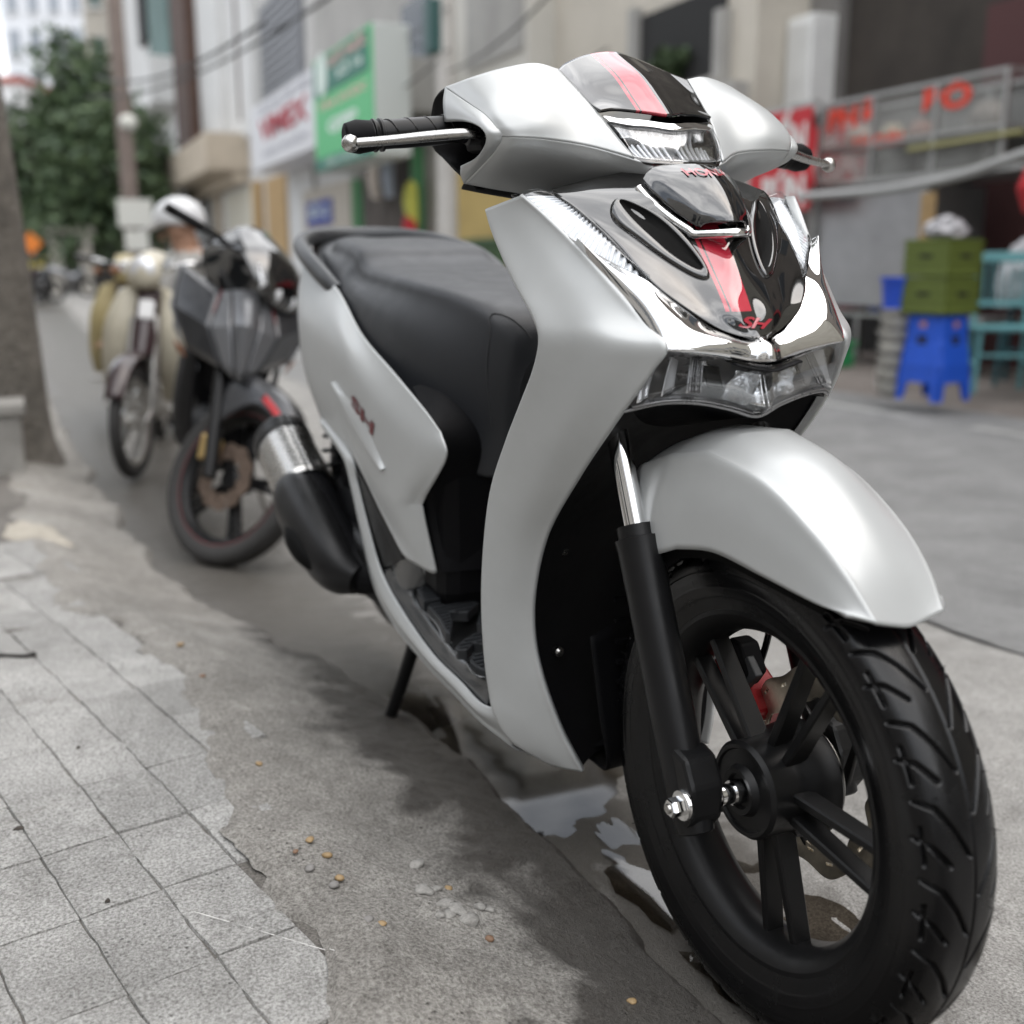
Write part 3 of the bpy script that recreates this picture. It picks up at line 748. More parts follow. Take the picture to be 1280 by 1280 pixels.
for sg in (-1, 1):
    rows = cowl_up if sg < 0 else mirror_pts(cowl_up)
    patch('cowl_shoulder', rows, silver, cowl, 36, 40, thick=.0035, flip=sg > 0)
    # bevelled surround of the grip opening
    ridge = [r[-1] for r in cowl_up] + [r[0] for r in cowl_lo[1:]]
    hole = [(-0.43, -0.228, 1.012), (-0.375, -0.229, 1.009), (-0.3395, -0.228, 1.003), (-0.3235, -0.225, 0.9957), (-0.3211, -0.222, 0.9879), (-0.3366, -0.219, 0.9766), (-0.371, -0.214, 0.9675), (-0.4267, -0.208, 0.9615)]
    lip = [(p[0] - .012, p[1] + .035, p[2]) for p in hole]
    f_ = (lambda L: L) if sg < 0 else (lambda L: [(p[0], -p[1], p[2]) for p in L])
    patch('grip_surround', [f_(ridge), f_([tuple((np.array(a) * .55 + np.array(b) * .45) + np.array([.002, -.003, 0])) for a, b in zip(ridge, hole)]), f_(hole)], silver, cowl, 12, 44, thick=.003)
    patch('grip_boot', [f_(hole), f_(lip), f_([(-.40, -.14, 1.0)] * 8)], plastic, cowl, 8, 30)
    # top and rear shell of the cowl
    top = [r for r in cowl_up[0]]
    patch('rear_shell', [f_(top), f_([(p[0] - .05, p[1] * .98, p[2] - .012) for p in top]), f_([(p[0] - .085, p[1] * .93, p[2] - .06) for p in top]), f_([(-.50, p[1] * .9, .965) for p in top]),
                         f_([(-.44, p[1] * .85, .935) for p in top])], plastic, cowl, 20, 24, thick=.003)
    # underside edge trim, the ragged dark rubber line below the silver skin
    patch('under_trim', [f_([tuple(np.array(p) + np.array([-.004, .004, .003])) for p in cowl_lo[3][:4]]), f_([tuple(np.array(p) + np.array([-.035, .012, -.006])) for p in cowl_lo[3][:4]]), f_([(-.50, p[1] * .8, .955) for p in cowl_lo[3][:4]])], plastic, cowl, 8, 20, thick=.003)
# silver end strip of the left shoulder shows as a bright edge beside the visor
vis_half = [
    [(-0.3914, -0.0955, 1.075), (-0.4131, -0.072, 1.087), (-0.423, -0.036, 1.1), (-0.4186, 0, 1.105)],
    [(-0.3557, -0.0885, 1.05), (-0.3669, -0.066, 1.06), (-0.366, -0.033, 1.07), (-0.3582, 0, 1.074)],
    [(-0.3289, -0.083, 1.031), (-0.3352, -0.062, 1.038), (-0.3275, -0.031, 1.042), (-0.3154, 0, 1.043)],
    [(-0.3123, -0.079, 1.023), (-0.313, -0.059, 1.026), (-0.3037, -0.029, 1.024), (-0.2871, 0, 1.02)]]
visor = patch('visor', [sym_row(r) for r in vis_half], striped, cowl, 40, 60, thick=.004)
# daytime lamp under the visor: chrome lip, clear lens, dark housing
dl_t = [(-0.3108, -0.0775, 1.019), (-0.301, -0.058, 1.016), (-0.2906, -0.03, 1.014), (-0.281, 0, 1.011)]
dl_l = [(-0.3013, -0.074, 1.011), (-0.2854, -0.056, 1.007), (-0.2808, -0.029, 1.006), (-0.2752, 0, 1.003)]
dl_b = [(-0.261, -0.0615, 0.9703), (-0.2542, -0.046, 0.9679), (-0.2507, -0.024, 0.9667), (-0.2482, 0, 0.9666)]
patch('lamp_lip', [sym_row(dl_t), sym_row([(p[0] + .004, p[1], p[2]) for p in dl_l]), sym_row([(p[0] - .004, p[1], p[2]) for p in dl_l])], chrome, cowl, 8, 50)
dm = [(np.array(a) + np.array(b)) / 2 + np.array([.006, 0, 0]) for a, b in zip(dl_l, dl_b)]
drl = patch('daytime_lamp', [sym_row(back_(dl_l, .006)), sym_row(back_(dm, .04)), sym_row(back_(dl_b, .006))], lamp_grey, cowl, 10, 40)
for k in range(7):
    for sg in (-1, 1):
        j_ = int(50 + sg * (6 + 5.5 * k)); a_, b_ = cr(np.array(sym_row(back_(dl_l, .012))), 101)[j_], cr(np.array(sym_row(back_(dl_b, .012))), 101)[j_]
        tube('lamp_flute', [a_, (a_ + b_) / 2 + np.array([-.008, 0, 0]), b_], .0022, lamp_mirror, drl, 8, 10)
patch('daytime_lens', [sym_row(dl_l), sym_row(dm), sym_row(dl_b)], lens_clear, cowl, 14, 50, thick=.002)
for sg in (-1, 1):
    c = (np.array(dl_l[1]) + np.array(dl_b[1])) / 2 * np.array([1, -sg, 1]) + np.array([-.016, 0, -.002])
    V, F = lathe_data([(.0, 0), (.002, .010), (-.004, .015), (-.02, .016)], 24, tuple(c), 'x'); V[:, 2] = c[2] + (V[:, 2] - c[2]) * .55
    mesh_obj('lamp_bowl', V, F, pitch, drl)
patch('lamp_sill', [sym_row(dl_b), sym_row([(p[0] + .003, p[1], p[2] - .006) for p in dl_b]), sym_row([(p[0] - .01, p[1], p[2] - .008) for p in dl_b])], gloss, cowl, 6, 40)
text_obj('lens_print', 'STANLEY W3514', mat('white_print', (.7, .7, .7), .5), cowl, (0, 0, 0), (0, 1, 0), (0, 0, 1), .0055, wrap=lambda a, b: (cr(np.array(sym_row(dl_b)), 101)[int(np.clip(32 + a * 560, 2, 60))] * (1 - .12) + cr(np.array(sym_row(dm)), 101)[int(np.clip(32 + a * 560, 2, 60))] * .12 + np.array([.0035, 0, b])), width=.035)
# neck below the cowl
st(tube('steering_neck', [(-.36, 0, .90), (-.385, 0, .97)], [.06, .075], plastic, scoot, 24))
# upper filler between nose and cowl
patch('cowl_filler', [[(-.27, -.135, .895), (-.32, -.15, .900), (-.40, -.16, .895)], [(-.255, 0, .940), (-.33, 0, .935), (-.42, 0, .91)], [(-.27, .135, .895), (-.32, .15, .900), (-.40, .16, .895)]], gloss, scoot, 12, 12, thick=.003)

# grips, bar ends, levers
for sg in (-1, 1):
    f3 = lambda p: (p[0], p[1] * (-sg), p[2])
    a = np.array(f3((-.445, -.185, 1.008))); b = np.array(f3((-.452, -.345, .990)))
    d = (b - a); L = np.linalg.norm(d); d /= L
    ts = [0, .002, .004, .006, .008, .010, .012, .014, .016, .03, .05, .07, .09, .105, .118, .119, .122, .124, .125, .128, .130, .131, .133]
    rs = [.019, .021, .021, .018, .0205, .0205, .0175, .0175, .0165, .0165, .0172, .0175, .0175, .017, .017, .0195, .0195, .017, .017, .0195, .0195, .017, .017]
    g = st(tube('grip', [a + d * t for t in ts], rs, satin, scoot, 32))
    tube('bar_end', [a + d * .132, a + d * .1325, a + d * .15, a + d * .164, a + d * .166], [.0165, .018, .020, .0165, .012], plastic, g, 28)
    for k in range(4):                                         # slanted grip ribs
        t0 = .030 + k * .024; pts = []
        side = np.cross(d, [0, 0, 1]); up = np.cross(side, d)
        if side[0] < 0: side = -side
        for q in np.linspace(-.3, 2.2, 9):
            pts.append(a + d * (t0 + .014 * q / 2.2) + (side * math.cos(q) + up * math.sin(q)) * .0174)
        tube('grip_rib', pts, .0011, rubber, g, 6)
    lv = [(-.385, -.185, .996), (-.372, -.205, .9955), (-.365, -.225, .995), (-.380, -.265, .991), (-.398, -.310, .9855), (-.408, -.352, .981)]
    l = st(tube('brake_lever', [f3(p) for p in lv], [.009, .009, .0085, .0085, .0078, .0075], steel, scoot, 16, 30, flat=.72))
    c = f3((-.409, -.356, .9805)); lathe('lever_ball', [(-.0105, 0), (-.0095, .0045), (-.006, .0086), (0, .0105), (.006, .0086), (.0095, .0045), (.0105, 0)], steel, l, 24, c)
    box('switch_block', f3((-.425, -.178, 1.0)), (.06, .03, .045), plastic, g, bevel=.008)

# ---- footboard: silver skirt, carbon mat, rubber pads
sk_in = [(-0.3651, -0.165, 0.249), (-0.4208, -0.183, 0.232), (-0.5143, -0.185, 0.2324), (-0.6273, -0.188, 0.2336), (-0.7679, -0.192, 0.2593), (-0.8625, -0.197, 0.2967), (-0.9133, -0.203, 0.3631), (-0.9547, -0.209, 0.4366), (-0.986, -0.213, 0.4895), (-1.17, -.213, .52)]
sk_out = [(-0.3812, -0.158, 0.189), (-0.4396, -0.183, 0.2062), (-0.5337, -0.187, 0.2091), (-0.643, -0.191, 0.2116), (-0.7908, -0.197, 0.226), (-0.8947, -0.203, 0.2666), (-0.9414, -0.21, 0.3534), (-0.9785, -0.217, 0.441), (-1.016, -0.22, 0.4842), (-1.19, -.214, .51)]
for sg in (-1, 1):
    f_ = (lambda L: [tuple(p) for p in L]) if sg < 0 else (lambda L: [(p[0], -p[1], p[2]) for p in L])
    mid = [(np.array(a) + np.array(b)) / 2 + np.array([0, -.006, .001]) for a, b in zip(sk_in, sk_out)]
    und = [np.array(p) + np.array([0, .035, -.030]) for p in sk_out]
    patch('side_skirt', [f_(sk_in), f_(mid), f_(sk_out), f_([np.array(p) + np.array([0, .004, -.012]) for p in sk_out]), f_(und)], silver, scoot, 18, 70, thick=.003, flip=sg > 0)
FZ = .293
edge_o = [(-0.4107, -0.176, 0.2535), (-0.5324, -0.178, 0.2395), (-0.6501, -0.181, 0.2459), (-0.7794, -0.185, 0.2747), (-0.8425, -0.188, 0.3163)]
def strip(L, dy, z): return [(p[0], p[1] + dy, z if z else p[2]) for p in L]
mat_rows = [[(p[0], p[1] + .004, p[2] - .008) for p in sk_in[1:6]], [(p[0], p[1] + .006, p[2] + .004) for p in sk_in[1:6]], [(p[0], p[1] + .010, p[2] + .010) for p in edge_o], [(p[0], p[1] + .016, p[2] + .010) for p in edge_o], [(p[0], p[1] + .022, p[2] + .005) for p in edge_o], [(p[0], -.07, p[2] + .005) for p in edge_o], [(p[0], 0, p[2] + .005) for p in edge_o]]
full = [[tuple(p) for p in r] for r in mat_rows] + [[(p[0], -p[1], p[2]) for p in r] for r in reversed(mat_rows[:-1])]
fmat = patch('foot_mat', full, carbon, scoot, 90, 40, thick=.004)
# rear upstand of the mat against the seat base
patch('mat_upstand', [[(-0.8344, -0.189, 0.3203), (-0.7568, -0.186, 0.3556), (-0.7207, -0.165, 0.3469), (-0.6853, -0.15, 0.3447), (-0.6623, -0.12, 0.3409), (-0.6456, -0.085, 0.3318)],
                      [(-0.8292, -0.187, 0.2968), (-0.7414, -0.175, 0.3308), (-0.7187, -0.155, 0.3268), (-0.6985, -0.14, 0.3227), (-0.6744, -0.11, 0.3151), (-0.6512, -0.08, 0.3115)],
                      [(-0.8108, -0.182, 0.2727), (-0.7585, -0.17, 0.298), (-0.7341, -0.15, 0.303), (-0.713, -0.135, 0.3034), (-0.7007, -0.1, 0.294), (-0.6635, -0.075, 0.297)]], carbon, fmat, 14, 30, thick=.003)
def zoomed(L): return L
pz = .302
pads = [
    [(-0.7278, -0.1787, 0.309), (-0.7373, -0.1601, 0.309), (-0.7175, -0.1247, 0.309), (-0.6854, -0.1213, 0.309), (-0.6652, -0.1621, 0.309), (-0.6648, -0.1894, 0.309)],
    [(-0.6593, -0.1847, 0.302), (-0.6606, -0.1597, 0.302), (-0.645, -0.1518, 0.302), (-0.6645, -0.1308, 0.302), (-0.6434, -0.1015, 0.302), (-0.6061, -0.1355, 0.302), (-0.621, -0.1608, 0.302), (-0.5827, -0.1698, 0.302), (-0.531, -0.193, 0.302), (-0.54, -0.1973, 0.302), (-0.5981, -0.1878, 0.302)],
    [(-0.6277, -0.1065, 0.293), (-0.6239, -0.0886, 0.293), (-0.5177, -0.13, 0.293), (-0.5255, -0.1398, 0.293), (-0.5603, -0.1283, 0.293), (-0.5801, -0.131, 0.293)],
    [(-0.5157, -0.1914, 0.287), (-0.5421, -0.1646, 0.287), (-0.5516, -0.1372, 0.287), (-0.5256, -0.1268, 0.287), (-0.4991, -0.1378, 0.287), (-0.5193, -0.1605, 0.287), (-0.497, -0.1795, 0.287), (-0.5027, -0.1925, 0.287)],
    [(-0.4951, -0.1728, 0.279), (-0.496, -0.1597, 0.279), (-0.4913, -0.1411, 0.279), (-0.4282, -0.1661, 0.279), (-0.4332, -0.1776, 0.279), (-0.4515, -0.1838, 0.279), (-0.4742, -0.1848, 0.279)]]
for poly in pads:
    pl = np.array(poly); base = pl.copy(); base[:, 2] -= .016; n = len(pl)
    V = np.vstack([base, pl]); area = 0.5 * sum(pl[i][0] * pl[(i + 1) % n][1] - pl[(i + 1) % n][0] * pl[i][1] for i in range(n))
    F = [tuple(range(n, 2 * n)) if area > 0 else tuple(reversed(range(n, 2 * n)))] + [((i, (i + 1) % n, n + (i + 1) % n, n + i) if area > 0 else (i, n + i, n + (i + 1) % n, (i + 1) % n)) for i in range(n)]
    p = mesh_obj('rubber_pad', V, F, mat('pad_rubber', (.022, .024, .027), .5, spec=.4), fmat, smooth=False)
    b = p.modifiers.new('bev', 'BEVEL'); b.width = .0022; b.segments = 2
    x0, x1 = pl[:, 0].min(), pl[:, 0].max()
    for k in range(int((x1 - x0) / .013)):                    # raised ribs on the pad, clipped to its outline
        x = x0 + .007 + k * .013; ys = []
        for i in range(n):
            p0, p1 = pl[i], pl[(i + 1) % n]
            if (p0[0] - x) * (p1[0] - x) < 0: ys.append(p0[1] + (p1[1] - p0[1]) * (x - p0[0]) / (p1[0] - p0[0]))
        ys.sort()
        for q in range(0, len(ys) - 1, 2):
            if ys[q + 1] - ys[q] > .012:
                v, f = box_data((x, (ys[q] + ys[q + 1]) / 2, pl[0][2] + .0008), (.0055, ys[q + 1] - ys[q] - .008, .0026), (0, 0, .12))
                mesh_obj('pad_rib', v, f, MATS['pad_rubber'], p, smooth=False)
# raised outline lips moulded round the pads
for L in ([(-0.7441, -0.1819, 0.3), (-0.6774, -0.1989, 0.298), (-0.6444, -0.1901, 0.293), (-0.6001, -0.1874, 0.288), (-0.5496, -0.1954, 0.284), (-0.5434, -0.1848, 0.282)], [(-0.5185, -0.1942, 0.28), (-0.5049, -0.1893, 0.278), (-0.5099, -0.1734, 0.276)], [(-0.481, -0.1872, 0.273), (-0.4483, -0.1889, 0.27), (-0.4344, -0.1809, 0.268), (-0.4326, -0.1656, 0.266)]):
    tube('mat_lip', L, .0022, carbon, fmat, 8, 24)

# ---- dark seat base and side triangle
patch('seat_base', [[(-.66, -.165, .36), (-.64, -.15, .36), (-.625, 0, .36), (-.64, .15, .36), (-.66, .165, .36)],
                    [(-.69, -.185, .46), (-.665, -.16, .46), (-.64, 0, .46), (-.665, .16, .46), (-.69, .185, .46)],
                    [(-.60, -.186, .575), (-.62, -.15, .575), (-.635, 0, .57), (-.62, .15, .575), (-.60, .186, .575)],
                    [(-.75, -.17, .64), (-.72, -.12, .66), (-.70, 0, .68), (-.72, .12, .66), (-.75, .17, .64)]], plastic, scoot, 24, 24)
for o_ in ():
    pass
box('under_tray', (-.95, 0, .42), (.62, .33, .26), plastic, scoot, bevel=.03)
patch('floor_pan', [[(-.32, -.10, .19), (-.42, -.155, .205), (-.6, -.165, .225), (-.85, -.17, .26), (-1.05, -.17, .33)], [(-.32, 0, .185), (-.42, 0, .19), (-.6, 0, .2), (-.85, 0, .22), (-1.05, 0, .30)], [(-.32, .10, .19), (-.42, .155, .205), (-.6, .165, .225), (-.85, .17, .26), (-1.05, .17, .33)]], plastic, scoot, 10, 20, thick=.004)
for sg in (-1, 1):
    tri = [((-0.9934, -0.211, 0.4879), (-0.9884, -0.211, 0.4859)), ((-0.9549, -0.206, 0.4363), (-0.9192, -0.207, 0.4488)), ((-0.9218, -0.199, 0.3634), (-0.8127, -0.203, 0.4096)), ((-0.8788, -0.192, 0.2971), (-0.7358, -0.19, 0.3623))]
    f_ = (lambda p: p) if sg < 0 else (lambda p: (p[0], -p[1], p[2]))
    patch('side_infill', [[f_(a) for a, b in tri], [f_(b) for a, b in tri]], satin, scoot, 6, 24, thick=.003)

# ---- rear body side panels
rb = [  # front to rear, each from the seat line down
    [(-0.5829, -0.184, 0.598), (-0.5553, -0.186, 0.5642), (-0.656, -0.186, 0.4789), (-0.6643, -0.185, 0.4535), (-0.6519, -0.17, 0.3589)],
    [(-0.5875, -0.186, 0.6022), (-0.5648, -0.19, 0.5626), (-0.6732, -0.192, 0.4754), (-0.6828, -0.192, 0.4496), (-0.6636, -0.174, 0.3545)],
    [(-0.6353, -0.19, 0.6233), (-0.6271, -0.203, 0.5671), (-0.7067, -0.207, 0.4873), (-0.7422, -0.205, 0.4387), (-0.705, -0.184, 0.3569)],
    [(-0.7616, -0.195, 0.6613), (-0.7529, -0.213, 0.5956), (-0.8166, -0.215, 0.5178), (-0.842, -0.212, 0.4638), (-0.7455, -0.195, 0.3656)],
    [(-0.9429, -0.195, 0.7055), (-0.8976, -0.22, 0.6477), (-0.9453, -0.221, 0.5713), (-0.9568, -0.217, 0.5189), (-0.8151, -0.205, 0.412)],
    [(-1.108, -0.188, 0.7655), (-1.038, -0.221, 0.7016), (-1.05, -0.226, 0.6211), (-1.039, -0.223, 0.5488), (-0.9752, -0.213, 0.4902)],
    [(-1.33, -.170, .800), (-1.34, -.206, .72), (-1.33, -.212, .62), (-1.30, -.210, .57), (-1.24, -.205, .52)],
    [(-1.56, -.128, .838), (-1.58, -.150, .77), (-1.58, -.152, .70), (-1.56, -.15, .67), (-1.52, -.148, .64)],
    [(-1.70, -.065, .850), (-1.74, -.070, .80), (-1.73, -.070, .75), (-1.72, -.07, .73), (-1.70, -.07, .71)]]
for sg in (-1, 1):
    rows = rb if sg < 0 else mirror_pts(rb)
    pn = patch('rear_side_panel', rows, silver, scoot, 90, 60, thick=.003, flip=sg > 0)
    RG = surf(rows, 90, 60)
    # embossed blade and side emblem
    def rp(u, v, lift, G=RG, sg=sg):
        i = min(u * 89, 88.99); j = min(v * 59, 58.99); i0, j0 = int(i), int(j); fi, fj = i - i0, j - j0
        p = G[i0, j0] * (1 - fi) * (1 - fj) + G[i0 + 1, j0] * fi * (1 - fj) + G[i0, j0 + 1] * (1 - fi) * fj + G[i0 + 1, j0 + 1] * fi * fj
        return p + np.array([0, sg * lift, 0])
    bl = [[rp(u, .50 + .16 * (1 - abs(2 * t - 1)) * 0 + dv * (.03 + .97 * math.sin(math.pi * min(1, t * 1.05 + .02))), lf) for t, u in zip(np.linspace(0, 1, 9), np.linspace(.33, .60, 9))] for dv, lf in ((-.10, -.0015), (-.03, .008), (.03, .008), (.08, -.003))]
    patch('embossed_blade', bl, silver, pn, 14, 40)
    text_obj('side_emblem', 'SH', red_dark, pn, (0, 0, 0), (1, 0, 0), (0, 0, 1), .06, shear=.35, bold=.03,
             wrap=lambda a, b, sg=sg: rp(.455 + sg * a * 1.0 - sg * b * .6, .40 - b * 1.3 + sg * a * .25, .0030), width=.115)
# tail cap
patch('tail_cap', [[(-1.70, -.066, .851), (-1.76, 0, .855), (-1.70, .066, .851)], [(-1.74, -.07, .80), (-1.80, 0, .80), (-1.74, .07, .80)], [(-1.70, -.07, .71), (-1.76, 0, .70), (-1.70, .07, .71)]], red_part, scoot, 12, 16, thick=.003)
box('body_core', (-1.30, 0, .66), (.70, .27, .20), plastic, scoot, bevel=.04)
patch('tail_deck', [[(-1.15, -.17, .765), (-1.40, -.155, .805), (-1.62, -.09, .835), (-1.74, -.03, .845)], [(-1.15, 0, .77), (-1.40, 0, .82), (-1.62, 0, .85), (-1.76, 0, .855)], [(-1.15, .17, .765), (-1.40, .155, .805), (-1.62, .09, .835), (-1.74, .03, .845)]], rail_grey, scoot, 12, 20, thick=.006)

# ---- seat
seat_st = [  # x, top z, inner half-width, shoulder (y, z), side (y, z), bottom (y, z)
    (-.590, .700, .020, (.035, .690), (.055, .630), (.052, .545)),
    (-.604, .742, .030, (.055, .725), (.082, .640), (.078, .530)),
    (-.640, .770, .045, (.078, .752), (.112, .660), (.110, .528)),
    (-.720, .790, .060, (.104, .772), (.148, .690), (.152, .560)),
    (-.830, .803, .075, (.128, .787), (.172, .722), (.180, .622)),
    (-.960, .811, .085, (.138, .797), (.178, .748), (.187, .690)),
    (-1.08, .815, .085, (.136, .803), (.172, .772), (.184, .742)),
    (-1.14, .826, .082, (.132, .812), (.166, .785), (.178, .762)),
    (-1.20, .848, .078, (.126, .832), (.158, .800), (.170, .775)),
    (-1.36, .858, .070, (.112, .843), (.142, .818), (.150, .798)),
    (-1.50, .856, .055, (.088, .843), (.115, .828), (.122, .812)),
    (-1.585, .846, .030, (.050, .838), (.070, .828), (.075, .818))]
rows = []
for x, zt, wi, (ys, zs), (ye, ze), (yb, zb) in seat_st:
    rows.append(sym_row([(x, -yb * .9, zb - .012), (x, -yb, zb), (x, -ye, ze), (x, -ys - .014, zt - .030), (x, -ys + .002, zt - .007), (x, -wi, zt - .001), (x, 0, zt - .002)]))
seat = patch('seat', rows, vinyl, scoot, 120, 70)
V = [Vector(p) for p in cr(np.array(rows[0]), 70)]
mesh_obj('seat_nose', [tuple(p) for p in V], [tuple(range(70))], vinyl, seat)
# stitched front pad outline on both sides of the nose
SG = surf(rows, 120, 70)
for sg in (0, 1):
    path = []
    for (i, j) in [(14, 9), (17, 13), (19, 17), (21, 20), (21, 23), (17, 25.5), (12, 26.5), (7, 27)]:
        jj = j if sg == 0 else 69 - j
        p = SG[int(i), int(jj)]; q = SG[int(i), int(jj + (1 if jj < 69 else -1))]
        path.append(p + (p - np.array([-.8, 0, .68])) * .004)
    tube('seat_seam', path, .0011, mat('seam_thread', (.04, .042, .045), .6), seat, 6, 40)
# grab rail
gr = [(-1.16, -.178, .765), (-1.22, -.186, .785), (-1.36, -.186, .820), (-1.52, -.160, .842), (-1.64, -.10, .852), (-1.68, 0, .855)]
gr = gr + [(p[0], -p[1], p[2]) for p in reversed(gr[:-1])]
tube('grab_rail', gr, [.012, .015, .016, .017, .019, .019, .019, .017, .016, .015, .012], rail_grey, scoot, 16, 90, flat=1.15)

# ---- exhaust on the right side
ex = [(-.93, -.150, .252), (-.99, -.205, .262), (-1.06, -.226, .284), (-1.16, -.234, .318), (-1.28, -.236, .358), (-1.40, -.236, .396), (-1.47, -.236, .418), (-1.50, -.236, .427), (-1.505, -.236, .429)]
mf = tube('exhaust', ex, [.022, .040, .050, .054, .056, .057, .056, .048, .016], plastic, scoot, 36, 60, flat=1.1)
xa = np.array(ex[3]); xb = np.array(ex[6])
def exr(t0, t1, r, m, nm, arc=None):
    P = [xa + (xb - xa) * t for t in np.linspace(t0, t1, 8)]
    T, N, B = frames(P)
    lo, hi = arc if arc else (0, 2 * math.pi)
    an = np.linspace(lo, hi, 40)
    rows = [[p + r * (math.cos(a) * N[i] * 1.1 + math.sin(a) * B[i]) for a in an] for i, p in enumerate(P)]
    o = patch(nm, rows, m, mf, 10, 60, thick=.003)
    return o
exr(.28, .90, .0605, steel, 'steel_sleeve')
exr(.88, 1.0, .062, satin, 'end_band')
# black heat shield with its scooped opening, over the front half
hsP = [np.array(p) for p in ((-.955, -.215, .256), (-1.00, -.240, .270), (-1.08, -.249, .296), (-1.18, -.253, .328), (-1.26, -.254, .354), (-1.31, -.253, .370))]
hs = tube('heat_shield', hsP, [.026, .044, .053, .056, .050, .016], satin, mf, 32, 50, flat=1.12)
tube('shield_scoop', [(-.995, -.276, .268), (-1.04, -.292, .284), (-1.10, -.299, .303), (-1.15, -.301, .319)], [.004, .014, .017, .006], pitch, hs, 16, 24, flat=1.3)
tube('header_pipe', [(-.60, -.06, .22), (-.75, -.10, .185), (-.88, -.14, .20), (-.97, -.19, .235)], .018, satin, mf, 14, 24)

# ---- engine, rear wheel, stand
eng = tube('engine_cover', [(-.78, -.04, .27), (-.95, -.06, .27), (-1.15, -.09, .29), (-1.36, -.10, .305), (-1.42, -.10, .31)], [.07, .10, .11, .075, .02], plastic, scoot, 24, 30)
tube('swing_arm', [(-.90, -.185, .30), (-1.10, -.185, .305), (-1.353, -.14, .30)], [.022, .025, .03], satin, eng, 12, 16)
RWC = (-1.353, 0, .299)
rwv = lathe('rear_wheel', [(a, b) for a, b in rim_profile()], satin, scoot, 64, RWC)
tyre_mesh('tyre', rubber, rwv, .299, .207, .060, 320, 40, c=RWC, detail=False)
for k in range(5):
    a = R(10 + 72 * k); e = np.array([math.cos(a), 0, math.sin(a)])
    V, F = bar_data(np.array(RWC) + e * .04, np.array(RWC) + e * .184, .05, .035, .04, .03, 0, np.cross([0, 1, 0], e)); mesh_obj('spoke', V, F, satin, rwv, sharp=25)
lathe('hub', [(-.05, 0), (-.05, .05), (-.03, .07), (.04, .07), (.05, .05), (.05, 0)], satin, rwv, 40, RWC)
rear_shock = [(-1.36, -.15, .33), (-1.27, -.15, .60)]
sk = tube('rear_shock', rear_shock, .014, chrome, scoot, 14)
sp = [np.array(rear_shock[0]) * (1 - t) + np.array(rear_shock[1]) * t + .028 * np.array([math.cos(t * 50), math.sin(t * 50), 0]) for t in np.linspace(.1, .9, 120)]
tube('spring', sp, .005, satin, sk, 6)
stand = tube('centre_stand', [(-.86, -.11, .25), (-.90, -.135, .12), (-.955, -.16, -.020), (-.985, -.165, -.050), (-1.015, -.165, -.052)], [.014, .013, .012, .013, .008], satin, scoot, 12, 24)
tube('stand_bar', [(-.87, -.12, .2), (-.87, .12, .2)], .011, satin, stand, 10)
# rear mudguard under the tail
patch('rear_mudguard', [[(-1.45, -.08, .60), (-1.65, -.08, .56), (-1.75, -.08, .42)], [(-1.45, 0, .62), (-1.67, 0, .58), (-1.78, 0, .42)], [(-1.45, .08, .60), (-1.65, .08, .56), (-1.75, .08, .42)]], plastic, scoot, 10, 14, thick=.004)

# ================================================================== the ground
def sstep(t): t = np.clip(t, 0, 1); return t * t * (3 - 2 * t)
def edge_y(x): return np.interp(x, [-40, -12, -6, -4, -2.6, -1.9, -1.2, -.6, 0, .5, 3], [-.9, -.75, -.58, -.50, -.42, -.30, -.10, -.062, -.056, -.05, -.02])
def walk_y(x): return edge_y(x) - np.interp(x, [-12, -3, -1, 1], [.30, .34, .42, .46])
def road_z(x): return -.08 * sstep((-np.asarray(x) - .15) / 2.3)
def walk_z(x): return .088 - .075 * sstep((-np.asarray(x) - .8) / 2.6)

